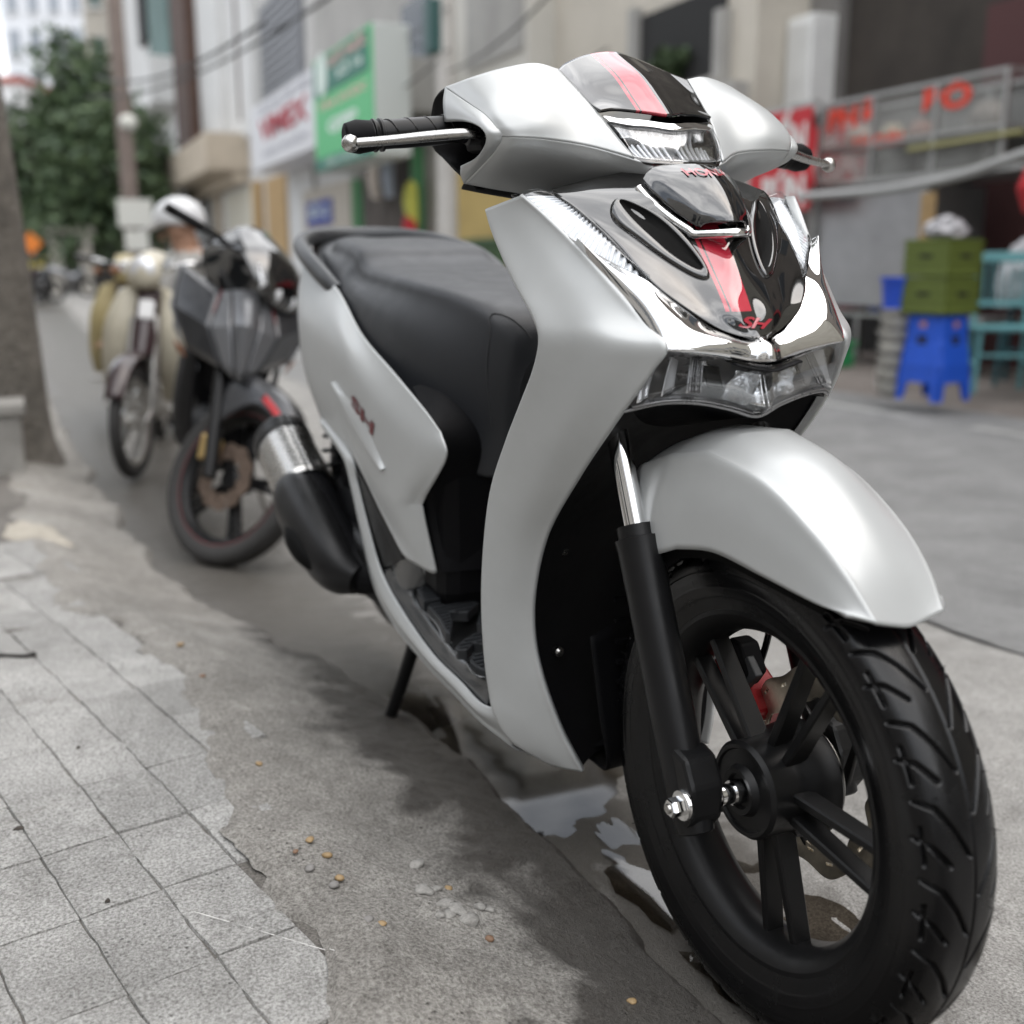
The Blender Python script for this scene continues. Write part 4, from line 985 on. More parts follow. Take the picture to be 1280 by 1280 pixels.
def ground_mat(name, dark, light, fine=260, bump=.6, rough=.85, damp_shade=None, stain=None, speck=(.06, .55), scale=1.0, bdist=.004, piece=0.0):
    """weathered mineral surface in world coordinates; damp = (dark colour, noise threshold, y0, y1): wet patches with painted shade creeping up from y1 to y0"""
    m = bpy.data.materials.new(name); m.use_nodes = True
    t = m.node_tree; b = t.nodes['Principled BSDF']; L = t.links
    g = t.nodes.new('ShaderNodeNewGeometry')
    def nz(s, d=6, r=.6, dist=0.0):
        n = t.nodes.new('ShaderNodeTexNoise'); n.inputs['Scale'].default_value = s * scale; n.inputs['Detail'].default_value = d
        n.inputs['Roughness'].default_value = r; n.inputs['Distortion'].default_value = dist
        L.new(g.outputs['Position'], n.inputs['Vector']); return n
    def ramp(n, p0, p1, c0, c1):
        r = t.nodes.new('ShaderNodeValToRGB'); r.color_ramp.elements[0].position = p0; r.color_ramp.elements[1].position = p1
        r.color_ramp.elements[0].color = (*c0, 1); r.color_ramp.elements[1].color = (*c1, 1); L.new(n.outputs['Fac'], r.inputs['Fac']); return r
    def mixc(f, a, c, mode='MIX'):
        x = t.nodes.new('ShaderNodeMix'); x.data_type = 'RGBA'; x.blend_type = mode
        if isinstance(f, float): x.inputs[0].default_value = f
        else: L.new(f, x.inputs[0])
        L.new(a, x.inputs[6]); L.new(c, x.inputs[7]); return x.outputs[2]
    big = nz(3.2, 8, .7, .4); midn = nz(22, 8, .7); fin = nz(fine, 5, .75)
    col = ramp(midn, .28, .72, dark, light).outputs['Color']
    col = mixc(.55, col, ramp(big, .3, .7, tuple(c * .55 for c in dark), light).outputs['Color'])
    sp_ = ramp(fin, .36, .64, (.30, .29, .275), (1.35, 1.35, 1.35)).outputs['Color']
    col = mixc(.8, col, sp_, 'MULTIPLY')
    vo = t.nodes.new('ShaderNodeTexVoronoi'); vo.inputs['Scale'].default_value = 85 * scale; L.new(g.outputs['Position'], vo.inputs['Vector'])
    pit = t.nodes.new('ShaderNodeMapRange'); pit.inputs[1].default_value = .10; pit.inputs[2].default_value = .22; pit.inputs[3].default_value = .35; pit.inputs[4].default_value = 1.0
    L.new(vo.outputs['Distance'], pit.inputs[0])
    pm = nz(9, 4); pr = ramp(pm, .50, .62, (1, 1, 1), (0, 0, 0))
    pc = t.nodes.new('ShaderNodeMix'); pc.data_type = 'RGBA'; L.new(pr.outputs['Color'], pc.inputs[0]); L.new(pit.outputs[0], pc.inputs[6]); pc.inputs[7].default_value = (1, 1, 1, 1)
    col = mixc(.9, col, pc.outputs[2], 'MULTIPLY')
    if stain:
        sn = nz(stain[1], 6, .65, .8); col = mixc(ramp(sn, stain[2], stain[2] + .12, (0, 0, 0), (1, 1, 1)).outputs['Color'], col, ramp(fin, .3, .7, tuple(c * .7 for c in stain[0]), stain[0]).outputs['Color'])
    if piece:
        oi = t.nodes.new('ShaderNodeObjectInfo'); pr_ = t.nodes.new('ShaderNodeMapRange'); pr_.inputs[3].default_value = 1 - piece; pr_.inputs[4].default_value = 1 + piece * .6
        L.new(oi.outputs['Random'], pr_.inputs[0]); vm = t.nodes.new('ShaderNodeVectorMath'); vm.operation = 'SCALE'; L.new(col, vm.inputs[0]); L.new(pr_.outputs[0], vm.inputs['Scale']); col = vm.outputs[0]
    if damp_shade:
        dk, th, y0, y1 = damp_shade
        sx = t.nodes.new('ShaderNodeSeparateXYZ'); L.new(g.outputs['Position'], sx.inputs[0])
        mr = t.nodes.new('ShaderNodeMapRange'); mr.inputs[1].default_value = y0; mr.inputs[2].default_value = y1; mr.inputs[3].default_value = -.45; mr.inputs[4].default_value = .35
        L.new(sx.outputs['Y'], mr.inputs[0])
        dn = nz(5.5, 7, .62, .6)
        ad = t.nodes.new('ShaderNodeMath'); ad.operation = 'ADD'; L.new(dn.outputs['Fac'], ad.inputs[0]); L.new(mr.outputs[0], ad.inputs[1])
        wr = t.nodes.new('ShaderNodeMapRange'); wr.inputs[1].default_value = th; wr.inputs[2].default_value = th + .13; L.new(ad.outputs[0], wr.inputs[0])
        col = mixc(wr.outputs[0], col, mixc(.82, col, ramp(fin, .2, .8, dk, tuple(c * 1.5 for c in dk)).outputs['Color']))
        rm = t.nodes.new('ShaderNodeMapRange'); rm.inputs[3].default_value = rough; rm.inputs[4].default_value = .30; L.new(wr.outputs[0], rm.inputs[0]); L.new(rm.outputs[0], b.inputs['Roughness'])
    else: b.inputs['Roughness'].default_value = rough
    L.new(col, b.inputs['Base Color']); b.inputs['Specular IOR Level'].default_value = .35
    h = t.nodes.new('ShaderNodeMath'); h.operation = 'ADD'; L.new(fin.outputs['Fac'], h.inputs[0]); L.new(midn.outputs['Fac'], h.inputs[1])
    h2 = t.nodes.new('ShaderNodeMath'); h2.operation = 'ADD'; L.new(h.outputs[0], h2.inputs[0]); L.new(pc.outputs[2], h2.inputs[1])
    bp = t.nodes.new('ShaderNodeBump'); bp.inputs['Strength'].default_value = bump; bp.inputs['Distance'].default_value = bdist
    L.new(h2.outputs[0], bp.inputs['Height']); L.new(bp.outputs['Normal'], b.inputs['Normal'])
    MATS[name] = m
    return m
tile_m = ground_mat('pavement_concrete', (.32, .315, .30), (.58, .575, .56), fine=230, bump=1.0, stain=((.24, .225, .20), 2.2, .58), piece=.14)
ramp_m = ground_mat('ramp_concrete', (.24, .225, .205), (.52, .50, .465), fine=200, bump=1.0, damp_shade=((.030, .026, .022), .43, -.50, -.06), stain=((.30, .27, .23), 3.0, .62), bdist=.006)  # gutter wetness and the shade under the scooter, painted as one dark band
joint_m = ground_mat('joint_dirt', (.12, .11, .10), (.24, .225, .205), bump=.8)
apron_m = ground_mat('road_concrete', (.27, .26, .245), (.46, .45, .43), bump=.7, damp_shade=((.06, .054, .046), .47, 0.85, -.30), bdist=.004)
asph_m = ground_mat('road_asphalt', (.22, .22, .218), (.32, .32, .316), fine=420, bump=.6)
far_m = ground_mat('far_pavement', (.16, .13, .11), (.28, .25, .23), bump=.4)
earth_m = ground_mat('far_ground', (.15, .14, .13), (.22, .21, .2), bump=.2)

def strip_mesh(name, xs, y0f, y1f, ny, zf, m, rough_amp=0.0, rs=6.0):
    V = []
    for x in xs:
        a, b = float(y0f(x)), float(y1f(x))
        for j in range(ny):
            t = j / (ny - 1); y = a + (b - a) * t
            z = float(zf(x, y, t))
            if rough_amp: z += rough_amp * fbm(x, y, rs, 5)
            if rough_amp > .008 and x > -2.5: z += .0022 * fbm(x, y, 38.0, 3, 2.0)
            V.append((x, y, z))
    return mesh_obj(name, V, grid_faces(len(xs), ny, flip=True), m)
xs_near = np.r_[np.linspace(-14, -5, 40)[:-1], np.linspace(-5, -1.6, 120)[:-1], np.linspace(-1.6, 1.0, 230), [1.5, 3, 6]]
LIP = .020
def ramp_z(x, y, t):      # t 0 at the pavement side, 1 at the gutter edge
    zt = walk_z(x) + .0035; zb = road_z(x) + LIP
    q = np.clip((t - .13) / .87, 0, 1); s = zb + (zt - zb) * (1 - q) ** 1.35
    if t > .90: s = s + (road_z(x) - .014 - s) * float(sstep((t - .90) / .10)) ** 1.4
    return s
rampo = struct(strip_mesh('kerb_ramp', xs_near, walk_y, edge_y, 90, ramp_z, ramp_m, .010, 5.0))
# ragged gutter edge
for v in rampo.data.vertices:
    t = (v.co.y - walk_y(v.co.x)) / (edge_y(v.co.x) - walk_y(v.co.x))
    if t < .25: v.co.y += (-.03 + .07 * fbm(v.co.x, 7.7, 3.0, 6)) * (.25 - t) / .25
    if t < .012: v.co.z -= .006
    if t > .7: v.co.y += .045 * fbm(v.co.x, 3.3, 3.0, 6) * (t - .7) / .3
sidew = struct(strip_mesh('sidewalk', np.r_[np.linspace(-40, -14, 14), xs_near], lambda x: -6.0, lambda x: walk_y(x) + .02, 24, lambda x, y, t: walk_z(x) - .0038, joint_m))
# scored paving blocks, each a piece of its own
TA = np.array([.1700, .0410]); TB = np.array([-.0262, .0985]); TO = np.array([-.5434, -.6848])
hw_ = (np.linalg.norm(TA) - .0018) / 2; hb_ = (np.linalg.norm(TB) - .0016) / 2; tang = math.atan2(TA[1], TA[0])
tmeshes = []
for k in range(10):
    nx, ny = 9, 6; V = []
    for i in range(nx):
        for j in range(ny):
            x = -hw_ + 2 * hw_ * i / (nx - 1); y = -hb_ + 2 * hb_ * j / (ny - 1)
            e = min(i, nx - 1 - i, j, ny - 1 - j) == 0
            V.append((x + (.0011 * rng.randn() if e else 0), y + (.0009 * rng.randn() if e else 0), (-.0042 if e else .0) + .0016 * fbm(x + k, y, 14, 4)))
            if not e:
                pass
    V = np.array(V)
    # pull the first inner ring out so that the rim is a narrow worn bevel
    G = V.reshape(nx, ny, 3)
    G[1, :, 0] = G[0, :, 0] + .0013; G[-2, :, 0] = G[-1, :, 0] - .0013; G[:, 1, 1] = G[:, 0, 1] + .0012; G[:, -2, 1] = G[:, -1, 1] - .0012
    me_o = mesh_obj('paving_block', G.reshape(-1, 3), grid_faces(nx, ny, flip=True), tile_m, sidew, sharp=25)
    tmeshes.append(me_o)
protos = list(tmeshes); used = 0; cnt = 0
for i in range(-16, 8):
    for j in range(-14, 6):
        c = TO + TA * (i + .5) + TB * (j + .5)
        if c[1] > walk_y(c[0]) + .004 or c[1] < -1.42 or c[0] > .45 or c[0] < -2.6: continue
        if c[1] < -1.0 and c[0] > -1.0 and c[0] > .2: continue
        if cnt >= 298: continue
        k = cnt % 10
        o = protos[k] if cnt < 10 else link_copy(protos[k], sidew)
        o.location = (c[0], c[1], float(walk_z(c[0])) + .0008 * rng.randn()); o.rotation_euler = (.006 * rng.randn(), .006 * rng.randn(), tang + (math.pi if rng.rand() < .5 else 0))
        cnt += 1
# pale cement patch and chalk scratch on the pavement
def blob(name, c, rx, ry, z, m, parent=None, n=60, amp=.25, rot=0.0, seed=0.0, lift=.012, dome=.0):
    V = [(c[0], c[1], z + lift)]; F = []
    rings = 5
    for k in range(1, rings + 1):
        for i in range(n):
            a = 2 * math.pi * i / n; r = k / rings * (1 + amp * noise.fractal(Vector((math.cos(a) * 1.6 + seed, math.sin(a) * 1.6, seed)), .8, 2, 5))
            x, y = rx * r * math.cos(a), ry * r * math.sin(a)
            V.append((c[0] + x * math.cos(rot) - y * math.sin(rot), c[1] + x * math.sin(rot) + y * math.cos(rot), z + lift * (1 - (k / rings) ** 3) + (-.01 if k == rings and lift > .004 else 0)))
    F = [(0, 1 + i, 1 + (i + 1) % n) for i in range(n)]
    for k in range(rings - 1):
        for i in range(n):
            a = 1 + k * n + i; b = 1 + k * n + (i + 1) % n; F.append((a, a + n, b + n, b))
    return mesh_obj(name, V, F, m, parent)
cem_m = ground_mat('pale_cement', (.42, .38, .32), (.60, .56, .48), bump=.5)
cp = (-2.815, -0.7529, 0.035); blob('cement_patch', (cp[0], cp[1] - .03, 0), .24, .09, float(walk_z(cp[0])) - .007, cem_m, sidew, rot=.25, seed=3, amp=.3, lift=.012)
chalk = mat('chalk_white', (.62, .61, .59), .9)
pa, pb = np.array((-0.3, -0.6142, 0.09)), np.array((-0.1256, -0.4549, 0.085))
sv = []
for i in range(40):
    t = i / 39; p = pa + (pb - pa) * t; wd = .0008 * (.4 + .9 * rng.rand()) * (1 if rng.rand() > .25 else .1)
    z = float(walk_z(p[0])) + .0035 + (.003 if t > .8 else 0)
    sv += [(p[0], p[1] - wd, z), (p[0], p[1] + wd, z)]
mesh_obj('chalk_scratch', sv, [(2 * i, 2 * i + 1, 2 * i + 3, 2 * i + 2) for i in range(39)], chalk, sidew, smooth=False)

# road: pale concrete apron along the gutter, asphalt beyond, ground sheet to the horizon
xs_road = np.r_[[-60, -50, -40, -32, -26, -20], np.linspace(-15, -4, 40)[:-1], np.linspace(-4, 1.2, 400), [2, 4, 8]]
def seam_y(x): return 1.32 + .03 * fbm(x, 9.0, 2.0, 4)
apron = struct(strip_mesh('road_apron', xs_road, lambda x: edge_y(x) - .06, seam_y, 110, lambda x, y, t: road_z(x) - .004 * (1 - sstep((y + .05) / .4)), apron_m, .0065, 4.5))
asph = struct(strip_mesh('road', xs_road[::3], lambda x: seam_y(x) - .03, lambda x: 4.96, 24, lambda x, y, t: road_z(x) + .0075 + .004 * (1 - t) * 0, asph_m, .002, 3.0))
farp = struct(strip_mesh('far_pavement', xs_road, lambda x: 4.95, lambda x: 7.5, 4, lambda x, y, t: road_z(x) + (.09 if t > 0 else -.02), far_m))
gs = [(-700, -700, -.35), (300, -700, -.35), (300, 700, -.35), (-700, 700, -.35)]
struct(mesh_obj('ground', gs, [(0, 1, 2, 3)], earth_m, smooth=False))
# painted line stub on the far side of the road
for xa_, xb_ in ((-6.2, -4.4), (-3.9, -2.0)):
    mesh_obj('edge_line', [(xa_, 4.30, float(road_z(xa_)) + .011), (xb_, 4.30, float(road_z(xb_)) + .011), (xb_, 4.40, float(road_z(xb_)) + .011), (xa_, 4.40, float(road_z(xa_)) + .011)], [(0, 1, 2, 3)], ground_mat('worn_paint', (.35, .35, .34), (.55, .55, .53), bump=.3) if 'worn_paint' not in MATS else MATS['worn_paint'], asph, smooth=False)

# water lying in the gutter
water_m = clear_mat('gutter_water', (.50, .46, .41), 1.25, .01, ('X', 3.0, .05))
for (u, rx, ry, rot, sd, amp, dz_) in (((-0.5963, 0.0099, 0), .30, .085, .05, 1.0, .40, .0015), ((-0.2468, 0.0376, 0), .16, .042, .03, 5.0, .5, 0), ((-1.002, -0.0282, -0.02), .14, .06, .05, 8.0, .5, 0), ((0.0393, 0.0426, 0), .16, .05, .1, 12.0, .6, .001), ((0.0597, 0.241, 0), .20, .07, .3, 15.0, .6, .0015)):
    p = blob('puddle', u, rx * 1.35, ry * 1.6, float(road_z(u[0])) - .0026 + dz_, water_m, None, 80, amp, rot, sd, lift=.0002); struct(p)

# loose bits on the ramp and the pavement
peb_cols = [mat('pebble_ochre', (.32, .22, .11), .6, var=.2, vscale=90), mat('pebble_grey', (.22, .21, .2), .6, var=.2, vscale=90), mat('pebble_brown', (.22, .13, .08), .6, var=.2, vscale=90)]
def ground_at(x, y):
    if y < walk_y(x): return float(walk_z(x))
    if y < edge_y(x):
        t = (y - walk_y(x)) / (edge_y(x) - walk_y(x)); return float(ramp_z(x, y, t)) + .010 * fbm(x, y, 5.0, 5)
    return float(road_z(x)) + .004 * fbm(x, y, 4.0, 5)
def pebble(u, v, r, mi, label, group, flat=.6, cat='pebble', name='pebble', m=None):
    p = QW_(u, v); bm = bmesh.new(); bmesh.ops.create_icosphere(bm, subdivisions=2, radius=r)
    s = rng.rand() * 50
    for q in bm.verts:
        q.co *= 1 + (.75 if m else .35) * noise.noise(q.co * ((2.2 if m else 1.2) / r) + Vector((s, 0, 0))); q.co.z *= flat; q.co.x *= 1.3
    me = bpy.data.meshes.new(name); bm.to_mesh(me); bm.free(); me.materials.append(m or peb_cols[mi]); me.polygons.foreach_set('use_smooth', [True] * len(me.polygons))
    o = bpy.data.objects.new(name, me); COL.objects.link(o); o.location = (p[0], p[1], ground_at(p[0], p[1]) + r * flat * .35); o.rotation_euler = (0, 0, rng.rand() * 6)
    tag(o, label, cat, group); return o
def QW_(u, v):
    """a spot given as ground coordinates"""
    return (u, v)
for (p, r, k) in (((-0.4014, -0.4479, 0.08), .0055, 0), ((-0.3656, -0.4327, 0.08), .0055, 0), ((-0.3068, -0.4321, 0.075), .0055, 0), ((-0.3807, -0.4723, 0.08), .004, 2), ((-0.2952, -0.4425, 0.075), .006, 1), ((-0.3381, -0.463, 0.08), .0065, 1), ((-0.6738, -0.4644, 0.085), .005, 0), ((-1.329, -0.5018, 0.08), .007, 0), ((-1.101, -0.489, 0.08), .006, 2), ((-0.1911, -0.4111, 0.06), .005, 0), ((-0.2004, -0.4243, 0.06), .006, 1), ((-0.2807, -0.2941, 0.05), .005, 0), ((-0.1519, -0.2878, 0.04), .005, 2), ((-0.0095, -0.1699, 0.03), .005, 0)):
    pebble(p[0], p[1], r, k, ['small ochre pebble set in the concrete ramp beside the paving', 'small grey pebble set in the concrete ramp beside the paving', 'small brown pebble set in the concrete ramp beside the paving'][k], ['ochre pebbles in the ramp', 'grey pebbles in the ramp', 'brown pebbles in the ramp'][k])
crumb_m = mat('mortar_crumb', (.30, .29, .27), .95, var=.35, vscale=160, bump=.5, bscale=300)
for (p, r) in (((-0.2726, -0.3301, 0.06), .011), ((-0.277, -0.312, 0.06), .007), ((-0.2346, -0.3143, 0.055), .010), ((-0.2152, -0.3053, 0.055), .012), ((-0.2091, -0.3173, 0.055), .008), ((-0.1947, -0.2993, 0.05), .013), ((-0.221, -0.2725, 0.05), .007), ((-0.2128, -0.2626, 0.05), .006), ((-0.3416, -0.3177, 0.06), .010), ((-0.2095, -0.331, 0.055), .006)):
    pebble(p[0], p[1], r, 0, 'pale crumb of broken mortar lying on the wet concrete ramp', 'mortar crumbs on the ramp', .5, 'mortar crumb', 'mortar_crumb', crumb_m)
p = (-1.399, -0.8182, 0.08)
tg = tube('twig', [(p[0] - .10, p[1] - .12, .075), (p[0], p[1], .082), (p[0] + .012, p[1] + .030, .084), (p[0] + .016, p[1] + .034, .086)], [.004, .004, .0045, .006], mat('dark_twig', (.025, .022, .02), .7), None, 8, 16)
tag(tg, 'short black stick lying across the grey paving blocks', 'stick')
pb_ = (-0.615, -0.8106, 0.088)
for (pp, rr) in (((-0.6098, -0.8099, 0.088), .007), ((-0.8598, -0.7221, 0.085), .0045), ((-0.3691, -0.7087, 0.088), .004)):
    lf = blob('leaf_scrap', pp, rr, rr * .6, float(walk_z(pp[0])) + .0015, mat('dry_leaf', (.05, .042, .035), .8), None, 16, .4, rng.rand() * 3, rr * 900, lift=.004)
    tag(lf, 'dark dry leaf scrap lying flat on the paving blocks', 'leaf', 'leaf scraps on the paving')

# ================================================================== other motorbikes parked along the gutter
def wheel(parent, Rt, hw, cy, name='wheel', rimm=None, tyrem=None, spokes=5, twin=False, wire=False, stripe=None, cx=0.0, rimr=None):
    c = (cx, cy, Rt); rr = rimr or Rt - .062
    w_ = lathe(name, [(-hw * .7, rr - .012), (-hw * .75, rr + .004), (-hw * .6, rr + .004), (-hw * .4, rr - .016), (hw * .4, rr - .016), (hw * .6, rr + .004), (hw * .75, rr + .004), (hw * .7, rr - .012), (hw * .3, rr - .026), (-hw * .3, rr - .026), (-hw * .7, rr - .012)], rimm, parent, 48, c)
    tyre_mesh('tyre', tyrem or rubber, w_, Rt, rr, hw, 120, 24, c=c, detail=False)
    if stripe: lathe('rim_stripe', [(-hw * .775, rr - .001), (-hw * .79, rr + .002), (-hw * .74, rr + .005)], stripe, w_, 48, c)
    lathe('hub', [(-.04, 0), (-.04, .030), (-.03, .042), (.03, .042), (.04, .030), (.04, 0)], rimm, w_, 24, c)
    if wire:
        for k in range(24):
            a = 2 * math.pi * k / 24; b = a + (.35 if k % 2 else -.35); y = .025 if k % 4 < 2 else -.025
            tube('spoke', [(c[0] + math.cos(b) * .04, cy + y, c[2] + math.sin(b) * .04), (c[0] + math.cos(a) * (rr - .01), cy, c[2] + math.sin(a) * (rr - .01))], .0022, steel, w_, 5)
    else:
        for k in range(spokes):
            a = 2 * math.pi * k / spokes + .2; e = np.array([math.cos(a), 0, math.sin(a)])
            for d in ((-.10, .10) if twin else (0,)):
                g_ = np.array([math.cos(a + d), 0, math.sin(a + d)])
                V, F = bar_data(np.array(c) + e * .03, np.array(c) + g_ * (rr - .015), .026, .017, .032, .022, 0, np.cross([0, 1, 0], e)); mesh_obj('spoke', V, F, rimm, w_, sharp=25)
    return w_
def place(root, contact, heading, lean):
    root.matrix_world = Matrix.Translation(contact) @ Matrix.Rotation(heading, 4, 'Z') @ Matrix.Rotation(lean, 4, 'X')
def steer_m(deg, rake=26, trail=.08):
    ax = Vector((-math.sin(R(rake)), 0, math.cos(R(rake)))); ap = Vector((trail, 0, 0))
    return Matrix.Translation(ap) @ Matrix.Rotation(R(deg), 4, ax) @ Matrix.Translation(-ap)

charcoal = mat('charcoal_paint', (.045, .047, .052), .28, .5, coat=.5)
mid_grey = mat('mid_grey_paint', (.16, .165, .175), .28, .5, coat=.5)
gold = mat('gold_anodised', (.62, .45, .20), .3, .9)
rust_disc = mat('rusty_disc', (.20, .15, .12), .5, .8, var=.3, vscale=30)
cream = mat('cream_plastic', (.52, .48, .38), .4, var=.1, vscale=9)
maroon = mat('dark_maroon', (.035, .02, .022), .3, coat=.4)
dull_al = mat('dull_aluminium', (.42, .41, .39), .45, .9, var=.2, vscale=20)
amber = mat('amber_lens', (.5, .13, .01), .2)
grey_rub = mat('old_rubber', (.035, .034, .033), .75, var=.2, vscale=12)

# ---- black and grey underbone bike
yb = empty('parked_motorbike'); tag(yb, 'black and grey motorbike with red rim stripe leaning on its stand behind the silver scooter', 'motorbike')
SM = steer_m(40)
def ys(o): o.matrix_local = SM; return o
fwh = ys(wheel(yb, .283, .040, 0, 'front_wheel', satin, grey_rub, 5, True, stripe=mat('dark_red_stripe', (.16, .012, .018), .4)))
d_ = disc_mesh('brake_disc', -.052, fwh, .06, .11, 60, rust_disc, (0, 0, .283), 12)
prism('brake_caliper', [(-.03, -.04), (.03, -.04), (.04, .03), (-.02, .05)], (-.10, -.045, .345), (.9, 0, .4), (-.4, 0, .9), .05, gold, fwh, .006)
for sg in (-1, 1):
    fk = ys(tube('fork_leg', [(-.03, sg * .085, .26), (-.14, sg * .085, .50), (-.25, sg * .085, .73)], [.024, .024, .017], satin, yb, 14))
fd = ys(patch('mudguard', [sym_row([(.20, -.045, .43), (.21, -.03, .455), (.215, 0, .465)]), sym_row([(.12, -.055, .50), (.13, -.04, .55), (.135, 0, .565)]), sym_row([(0, -.07, .53), (0, -.05, .60), (0, 0, .615)]), sym_row([(-.09, -.09, .44), (-.10, -.07, .60), (-.11, 0, .62)]), sym_row([(-.13, -.09, .40), (-.17, -.07, .55), (-.18, 0, .58)])], charcoal, yb, 24, 24, thick=.004))
patch('mudguard_flash', [[(.17, -.052, .463), (.10, -.060, .520), (.02, -.066, .556)], [(.175, -.046, .475), (.105, -.053, .540), (.02, -.058, .578)]], red_part, fd, 5, 14, thick=.003)
# beak fairing: faceted central wedge with two sharp side wings
fac = lambda nm, rows, m, par=yb: lin_patch(nm, rows, m, par, 9, 4, .005, 12)
lin_patch('beak', [sym_row([(-.20, -.045, .88), (-.17, 0, .885)]), sym_row([(-.08, -.040, .77), (-.045, 0, .775)]), sym_row([(-.05, -.012, .60), (-.03, 0, .595)])], mid_grey, yb, 9, 4, .005, 12)
for sg in (-1, 1):
    f_ = lambda L: [(p[0], p[1] * -sg, p[2]) for p in L]
    fac('wing_blade', [f_([(-.21, -.050, .875), (-.22, -.075, .87)]), f_([(-.085, -.046, .765), (-.115, -.105, .75)]), f_([(-.052, -.016, .600), (-.075, -.050, .625)])], mid_grey)
    fac('side_wing', [f_([(-.225, -.080, .87), (-.36, -.21, .935)]), f_([(-.118, -.110, .748), (-.27, -.225, .80)]), f_([(-.080, -.056, .625), (-.22, -.165, .665)])], charcoal)
    fac('wing_edge', [f_([(-.275, -.232, .795), (-.37, -.218, .93)]), f_([(-.225, -.172, .660), (-.36, -.21, .72)])], mid_grey)
    fac('red_line', [f_([(-.222, -.078, .874), (-.220, -.081, .871)]), f_([(-.150, -.099, .797), (-.148, -.103, .794)])], MATS['dark_red_stripe'])
    fac('turn_lamp', [f_([(-.23, -.180, .665), (-.31, -.205, .68)]), f_([(-.23, -.165, .635), (-.31, -.190, .645)])], mat('smoked_amber', (.25, .09, .03), .3))
    patch('leg_fairing', [f_([(-.22, -.13, .66), (-.34, -.16, .66), (-.50, -.17, .62)]), f_([(-.26, -.12, .50), (-.40, -.16, .48), (-.58, -.17, .46)]), f_([(-.40, -.10, .32), (-.50, -.13, .30), (-.62, -.15, .32)])], plastic, yb, 12, 12, thick=.004)
patch('inner_shroud', [sym_row([(-.30, -.17, .86), (-.28, 0, .87)]), sym_row([(-.26, -.15, .72), (-.22, 0, .72)]), sym_row([(-.28, -.10, .55), (-.25, 0, .52)])], plastic, yb, 10, 12)
tube('engine', [(-.42, 0, .36), (-.55, 0, .33), (-.80, 0, .32)], [.09, .12, .12], plastic, yb, 16, 12)
# handlebar cowl with lamp, bars and grips
hc = ys(patch('handlebar_cowl', [sym_row([(-.40, -.10, 1.06), (-.38, -.06, 1.09), (-.37, 0, 1.10)]), sym_row([(-.26, -.15, .98), (-.22, -.08, 1.01), (-.21, 0, 1.02)]), sym_row([(-.20, -.12, .90), (-.15, -.07, .89), (-.14, 0, .885)]), sym_row([(-.30, -.09, .83), (-.25, -.05, .81), (-.24, 0, .80)])], gloss, yb, 20, 20, thick=.005))
for sg in (-1, 1):
    f_ = lambda L: [(p[0], p[1] * -sg, p[2]) for p in L]
    patch('headlamp', [f_([(-.205, -.115, .965), (-.185, -.03, .96)]), f_([(-.17, -.105, .91), (-.135, -.03, .905)]), f_([(-.19, -.08, .87), (-.15, -.03, .865)])], lamp_silver, hc, 10, 10, thick=.006)
    br = ys(tube('handlebar', [(-.36, -sg * .03, .97), (-.38, -sg * .17, 1.0), (-.43, -sg * .30, 1.0)], .011, satin, yb, 10, 12))
    tube('grip', [(-.40, -sg * .22, 1.0), (-.44, -sg * .35, 1.0)], .017, rubber, br, 14)
    tube('lever', [(-.35, -sg * .18, .99), (-.35, -sg * .30, .985), (-.37, -sg * .36, .98)], .006, plastic, br, 8, 8)
for sg in (-1, 1):
    patch('cowl_side', [[(-.40, sg * .10, 1.06), (-.26, sg * .15, .98), (-.20, sg * .12, .90), (-.30, sg * .09, .83)], [(-.45, sg * .108, 1.01), (-.36, sg * .14, .97), (-.32, sg * .12, .91), (-.36, sg * .09, .85)], [(-.50, sg * .11, .97), (-.49, sg * .11, .95), (-.46, sg * .10, .90), (-.44, sg * .09, .86)]], gloss, hc, 12, 16)
patch('rear_cowl', [sym_row([(-.40, -.10, 1.06), (-.37, 0, 1.10)]), sym_row([(-.50, -.11, .97), (-.50, 0, 1.0)]), sym_row([(-.44, -.09, .86), (-.44, 0, .85)])], plastic, hc, 8, 10)
sb = patch('seat', [sym_row([(-.72, -.06, .74), (-.70, 0, .77)]), sym_row([(-.95, -.12, .73), (-.95, 0, .78)]), sym_row([(-1.30, -.11, .80), (-1.30, 0, .83)]), sym_row([(-1.48, -.05, .80), (-1.48, 0, .82)])], vinyl, yb, 20, 12, thick=.03)
patch('frame_cover', [sym_row([(-.36, -.10, .85), (-.36, 0, .88)]), sym_row([(-.60, -.11, .62), (-.60, 0, .66)]), sym_row([(-.80, -.14, .66), (-.80, 0, .70)]), sym_row([(-1.35, -.12, .74), (-1.35, 0, .78)])], charcoal, yb, 18, 12, thick=.01)
wheel(yb, .29, .048, 0, 'rear_wheel', satin, grey_rub, 5, True, cx=-1.29)
tube('tail', [(-.85, 0, .50), (-1.1, 0, .55), (-1.45, 0, .72)], [.10, .11, .05], plastic, yb, 12, 10)
tube('side_stand', [(-.62, .13, .26), (-.66, .24, .05), (-.67, .27, -.03)], .011, dull_al, yb, 8)
place(yb, (-2.62, -.245, -.089), R(-5), R(-11))

